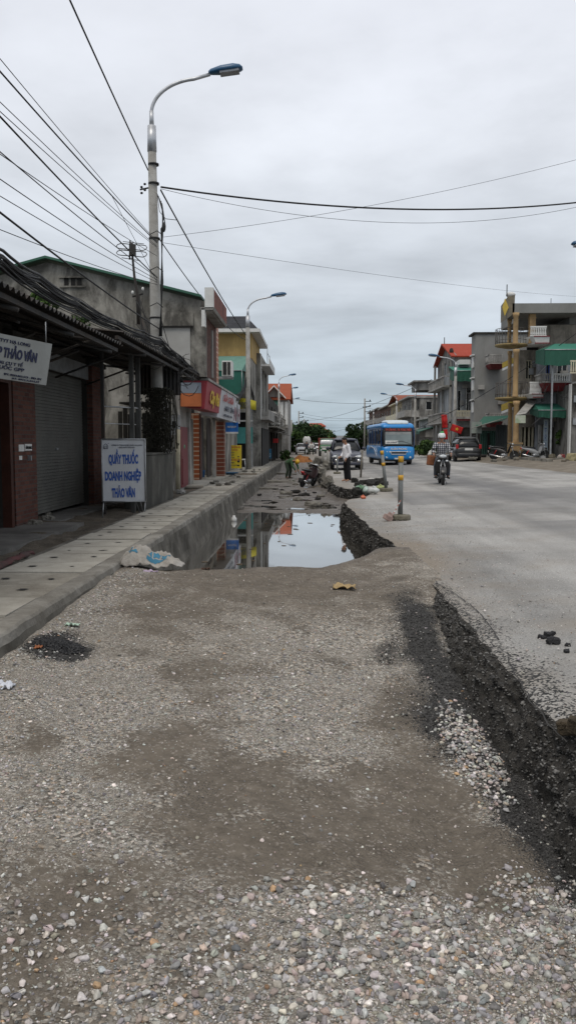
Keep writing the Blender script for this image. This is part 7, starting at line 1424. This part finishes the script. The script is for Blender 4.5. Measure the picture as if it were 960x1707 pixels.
rag('paper_scrap', 'small pale green paper scrap on the gravel left side', 'litter', 121, 1044, .11, .08, .03, flat('pale_green_paper', (.40,.52,.42), .8), 4); rag('paper_scrap', 'crumpled white paper at the left edge of the photo', 'litter', 6, 1149, .12, .12, .05, flat('white_paper', (.55,.57,.62), .8), 5)
rag('dry_leaf', 'curled brown leaf on the ramp edge below the puddle', 'leaf', 343, 951, .10, .06, .035, flat('leaf_brown', (.07,.035,.022), .9), 6); rag('dry_leaf', 'orange dead leaf beside the black tar patch', 'leaf', 64, 1082, .05, .06, .02, flat('leaf_orange', (.28,.10,.04), .9), 7)
rag('white_scrap', 'white crumpled scrap among the stones at the lower right', 'litter', 895, 1473, .055, .05, .03, flat('white_paper', (.55,.57,.62), .8), 9, z=-.38)
tp = gz(98, 1076, -.06); r_ = random.Random(4); m = MB()
for k in range(900):
    a, q = r_.uniform(0, 6.28), r_.random()**.6; x, y = tp.x+.20*q*math.cos(a), tp.y+.15*q*math.sin(a); s = r_.uniform(.006, .014); m.box((x, y, gz_field(x, y)+.004+.035*(1-q)), (s*1.5, s*1.3, s), (r_.uniform(0,3), r_.uniform(0,3), r_.uniform(0,3)))
tag(m.build('tar_crumbs', flat('fresh_tar', (.012,.012,.013), .6)), 'flat patch of black tar crumbs on the gravel by the kerb', 'tar', kind='stuff')
TARM = mat('tar_lump', (.03,.03,.032), .8, (.015,.015,.016), scale=20, bump=.8)
for k, (px, py, s, lb) in enumerate(((921, 1071, .085, 'largest black tar lump on the road at the right'), (915, 1060, .07, 'flat tar lump just above the largest one'), (903, 1062, .05, 'small tar crumb left of the flat lump'), (944, 1086, .045, 'small dark crumb below right of the tar lumps'), (946, 1076, .04, 'tiny dark crumb at the right of the tar lumps'), (922, 1055, .035, 'tiny tar crumb topmost of the tar lumps'))):
    p = gz(px, py, .03); chunk('tar_lump', lb, 'tar lump', (p.x, p.y, roadz(p.x)+s*.2), (s, s*.9, s*.55), TARM, 20+k)
p = gz(950, 1232, .0); chunk('bark_lump', 'rough brown broken lump on the road lip at the right edge', 'rubble', (p.x+.03, p.y, roadz(p.x)+.05), (.10, .20, .09), mat('bark', (.075,.058,.038), .95, (.022,.018,.012), scale=9, bump=1), 40, rot=.6)
# concrete rubble of the broken bank
RUB = mat('broken_concrete', (.20,.19,.165), .95, (.10,.093,.078), scale=4, dirt=.4, dirtcol=(.07,.06,.05), bump=.8); RUBD = mat('black_rubble', (.035,.033,.03), .95, (.015,.015,.014), scale=8, bump=1)
g = 'broken concrete pieces along the trench bank'; lb = 'broken grey concrete piece tipped over at the trench bank beside the parked moped'
rr_ = random.Random(9)
for k in range(22):
    y = rr_.uniform(42, 58); x = edge(y)-rr_.uniform(-.15, .4); s = rr_.uniform(.2, .45); chunk('concrete_piece', lb, 'rubble', (x, y, -.35+rr_.uniform(.05, .65)*(1 if x > edge(y)-.4 else .4)), (s, s*rr_.uniform(.5, 1), s*rr_.uniform(.3, .8)), RUB, 60+k, g, flatk=3, vox=s/12)
for k, (px, py, sx, sz) in enumerate(((543, 774, .3, .7), (536, 784, .28, .5), (530, 763, .4, .3), (546, 797, .35, .35))):
    d = 1380*1.6/(py+12-738); p = at(px, py, min(d, 44)); chunk('concrete_slab_piece', ['upright broken slab of the bank beside the post row', 'slanting broken slab right of the trench moped', 'flat broken slab sticking out above the trench moped', 'lowest broken slab under the man in white'][k], 'rubble', (p.x, p.y, p.z-.15), (sx, .4, sz), RUB, 90+k, flatk=2)
for k, (px, py, s) in enumerate(((612, 803, .55), (628, 801, .5), (598, 808, .35), (596, 818, .30), (622, 806, .4), (590, 800, .25), (640, 806, .3))):
    p = gz(px, py+5, 0); chunk('asphalt_chunk', 'black chunk of torn asphalt piled behind the rubbish bags', 'rubble', (p.x, p.y, .06), (s, s*.8, .2), RUBD, 110+k, 'torn asphalt chunks behind the rubbish bags')
def bag(px, py, s, c, lb, seed):
    p = gz(px, py+6, 0); m = MB(); r = random.Random(seed)
    for _ in range(4): m.ball((p.x+r.uniform(-.3,.3)*s, p.y+r.uniform(-.2,.2)*s, s*.35+r.uniform(-.05,.1)*s), (s*.5*r.uniform(.6,1), s*.45, s*.36*r.uniform(.7,1.1)), 12, 8)
    m.tube([(p.x, p.y, s*.5), (p.x+.03, p.y, s*.85)], [s*.12, s*.2], 8); tag(remesh('rubbish_bag', m, flat('bag_'+lb.split()[0]+str(seed), c, .35), None, s/24, 2, rough=s*.10, seed=seed), lb, 'rubbish bag')
bag(622, 819, .30, (.50,.52,.50), 'white knotted rubbish bag in front of the leaning bollard', 1); bag(609, 817, .27, (.38,.46,.42), 'pale rubbish bag left of the white one', 2); bag(600, 814, .26, (.07,.16,.08), 'dark green rubbish bag leftmost of the heap', 3)
bag(633, 811, .22, (.30,.33,.12), 'yellowish rubbish bag touching the leaning bollard', 4); bag(604, 826, .13, (.5,.12,.05), 'small orange bag at the front of the rubbish heap', 5)
# dirty pale sheet on the road behind the dark rubble
rag('white_sheet', 'thin white sheet lying on the road left of the leaning bollard', 'sheet', 634, 799, .9, .9, .05, flat('dull_white', (.42,.41,.38), .8), 11, z=.02)
# things floating on the flooded trench
rr_ = random.Random(33)
for k in range(26):
    x, y = rr_.uniform(-1.9, .6), rr_.uniform(11.2, 22); s = rr_.uniform(.015, .05); m = MB(); a0 = rr_.uniform(0, 3)
    m.prism([(x+s*(1+.4*rr_.random())*math.cos(a0+q*1.05)*(1.6 if q % 3 == 0 else 1), y+s*math.sin(a0+q*1.05)) for q in range(6)], 'z', -.498, -.492); tag(m.build('floating_leaf', flat('floating_leaf_brown', (.10,.07,.04), .8)), 'small dead leaf floating on the flooded trench', 'leaf', 'dead leaves floating on the puddle')
p = gz(397, 862, -.5); m = MB(); m.lathe([(.05, -.0), (.075, .03), (.07, .10), (.035, .14), (.03, .17)], (p.x, p.y-1.2, -.52), 'z', 14); tag(m.build('plastic_bottle', WHITE), 'small white plastic bottle floating by the kerb wall', 'bottle')
# orange soil heap
p = gz(505, 767, -.05); m = MB(); HX, HY = p.x, 66
m.grid(40, 40, lambda u, v: (HX+(u-.5)*2.2, HY+(v-.5)*2.2, -.1+max(0, 1.05-((u-.5)**2+(v-.5)**2)*5.5)**1.1*.66*(.85+.35*fbm(u, v, 3, 5))+.05*fbm(u, v, 9, 6))); tag(m.build('soil_heap', mat('orange_soil', (.28,.12,.04), .95, (.18,.07,.025), scale=4, bump=1, bscale=12)), 'heap of orange brown soil blocking the far end of the trench', 'soil heap')
# planks, buckets and clutter on the left pavement
p = gz(335, 797, .09); t = thing('bucket', 'blue plastic bucket on the pavement by the first striped pillar', 'bucket', (p.x, p.y, .1)); sc = 1380/p.y
m = MB(); m.lathe([(.14, 0), (.17, .28), (.185, .29), (.185, .31), (.165, .31), (.13, .02)], (p.x, p.y, .1), 'z', 18); m.build('shell', flat('bucket_blue', (.02,.10,.26), .5), t); m = MB(); m.tube([(p.x+.18*math.cos(a), p.y-.02, .38+.06*math.sin(a)*-1) for a in [math.pi*i/8 for i in range(9)]], .006, 5); m.build('handle', GREYM, t)
p = gz(386, 792, .09); t = thing('basin', 'low blue basin and plank in front of the yellow notice board', 'basin', (p.x, p.y, .1)); m = MB(); m.lathe([(.22, 0), (.30, .12), (.31, .12), (.2, .02)], (p.x, p.y, .1), 'z', 18); m.build('shell', flat('basin_blue', (.05,.14,.26), .5), t); m = MB(); m.box((p.x+.6, p.y, .14), (1.0, .22, .04), (0, 0, .1)); m.build('plank', WBROWN, t)
p = at(302, 750, 26.3); m = MB(); 
for _ in range(4): m.ball((p.x-.0+rr_.uniform(-.04,.04), 26.3, p.z+rr_.uniform(-.12,.12)), (.10,.06,.13))
m.tube([(p.x, 26.3, p.z+.1), (p.x-.03, 26.35, p.z+.35)], .015, 5); tag(remesh('plastic_bag', m, flat('bag_green', (.05,.36,.18), .4), None, .014, 2, rough=.03), 'green plastic bag hanging on the wall by the maroon door', 'bag')
p = gz(398, 781, .1); t = thing('stool', 'small white and grey stool beside the yellow notice board', 'stool', (p.x, 42.5, .1)); xq = at(405, 775, 42.5).x; m = MB(); m.bb(xq-.12, xq+.12, 42.4, 42.65, .62, .68); m.build('seat', WHITE, t)
for a in (-1, 1):
    for b_ in (-1, 1): m = MB(); m.tube([(xq+a*.09, 42.52+b_*.09, .62), (xq+a*.14, 42.52+b_*.14, .09)], .02, 6); m.build('leg', GREYM, t)
# tarpaulin and stone lumps by the shop door
tm = MB(); tm.grid(60, 8, lambda u, v: (-3.66+v*.17*(1-.5*u)+.07*fbm(u*9, v, 1, 4), 6.5+u*4.0, .06+.04*math.sin(v*3.1)+.05*abs(fbm(u*14, v*2, 1, 8)))); o = tm.build('tarpaulin_strip', mat('dull_red_cloth', (.10,.035,.035), .9, (.05,.042,.038), scale=2.5, bump=.3)); o.modifiers.new('s', 'SOLIDIFY').thickness = .01; tag(o, 'dull red and grey cloth strip lying along the inner edge of the drain slabs', 'tarpaulin')
for k, (px, py, s, lb) in enumerate(((66, 858, .34, 'largest grey stone against the foot of the near brick pillar'), (80, 866, .2, 'smaller pale stone right of the pillar stones'), (58, 876, .22, 'flat stone in front of the brick pillar'), (278, 826, .3, 'grey lump at the end of the low wall'), (300, 823, .25, 'white broken pot piece near the low wall'), (262, 838, .2, 'flat dirty stone between the low wall and the drain slabs'))):
    p = gz(px, py, .03); chunk('stone', lb, 'stone', (p.x, p.y, .06), (s, s*.7, s*.45), RUB if k != 4 else GREYL, 130+k)
rr_ = random.Random(21)
for k in range(14):
    y = rr_.uniform(24.5, 44); x = rr_.uniform(-3.4, -2.6); chunk('stone', 'loose stone lying on the drain slabs farther along', 'stone', (x, y, .13), (rr_.uniform(.08,.2), rr_.uniform(.08,.25), .08), RUB, 150+k, 'loose stones on the far drain slabs', vox=.015)
for k in range(16):
    y = rr_.uniform(24.5, 40); x = rr_.uniform(-2.0, .5); s = rr_.uniform(.12, .5); chunk('mud_lump', 'dark wet lump of debris lying in the trench mud', 'rubble', (x, y, -.42), (s, s*.8, s*.35), RUBD if k % 2 else RUB, 170+k, 'wet lumps in the trench mud', vox=s/11)
for k, (px, py, L_, a) in enumerate(((455, 803, 2.2, .1), (470, 790, 1.8, -.2), (440, 815, 1.2, .4))):
    p = gz(px, py, -.42); m = MB(); m.box((p.x, p.y, -.41), (L_, .3, .12), (.03, .05, a)); tag(m.build('fallen_slab', RUB, bevel=.02), ['long flat slab lying across the trench near the worker', 'second flat slab lying behind the worker', 'short slab against the kerb wall in the trench'][k], 'slab')
# things in front of the right-hand shops
for k, (px, d, s, c, lb) in enumerate(((922, 51, .45, (.16,.14,.10), 'round bundle at the foot of the doorway awning post'), (934, 51.2, .35, (.5,.45,.42), 'pale heap of goods in the right shop doorway'), (942, 51.2, .4, (.3,.06,.06), 'red bag at the right shop doorway'), (905, 51, .3, (.3,.3,.3), 'grey box beside the pale moped'))):
    q = at(px, 754, d); chunk('goods_bundle', lb, 'goods', (q.x, d, g0-.08+s*.3), (s, s*.8, s*.8), flat('goods%d' % k, c, .8), 200+k)
q = at(938, 754, 52); tree('tall dry potted plant inside the right shop doorway', q.x, 52.2, 1.9, .5, .4, 500, 2, 91, g0, None, .3, .12, 'plant', 'potted_plant')
for k in range(12):
    px = rr_.uniform(800, 960); q = at(px, 765, 47); chunk('stone', 'rubble stone on the bare dirt verge before the right-hand shops', 'stone', (q.x+rr_.uniform(-1,1), rr_.uniform(42, 50), land(12.5, 46)+.03), (rr_.uniform(.15,.5), .25, .14), RUB if k % 3 else VERGE, 220+k, 'rubble stones on the right verge', vox=.03)
chunk('stone', 'yellowish stone lump at the right edge below the grey house', 'stone', (at(955, 768, 44).x, 44, land(12.8,44)+.12), (.6,.4,.45), mat('yellow_stone', (.30,.26,.15), .9, scale=5), 240)
p = at(803, 757, 58); m = MB(); tag(m.lathe([(.0,.0),(.30,0),(.32,.1),(.3,.2),(.15,.2),(.14,.12)], (p.x, 58, .5), 'z', 18).build('tyre', BLACK), 'black tyre lying behind the parked dark car', 'tyre')
# kerb stones on the right verge
m = MB()
for i in range(12): y = 44+i*1.3; m.box((12.35+.05*(i % 3), y, land(12.4, y)+.02), (.3, 1.15, .22), (0, .02*(i % 3), .02*(i % 2)))
structure(m.build('kerb_stones', KERB))
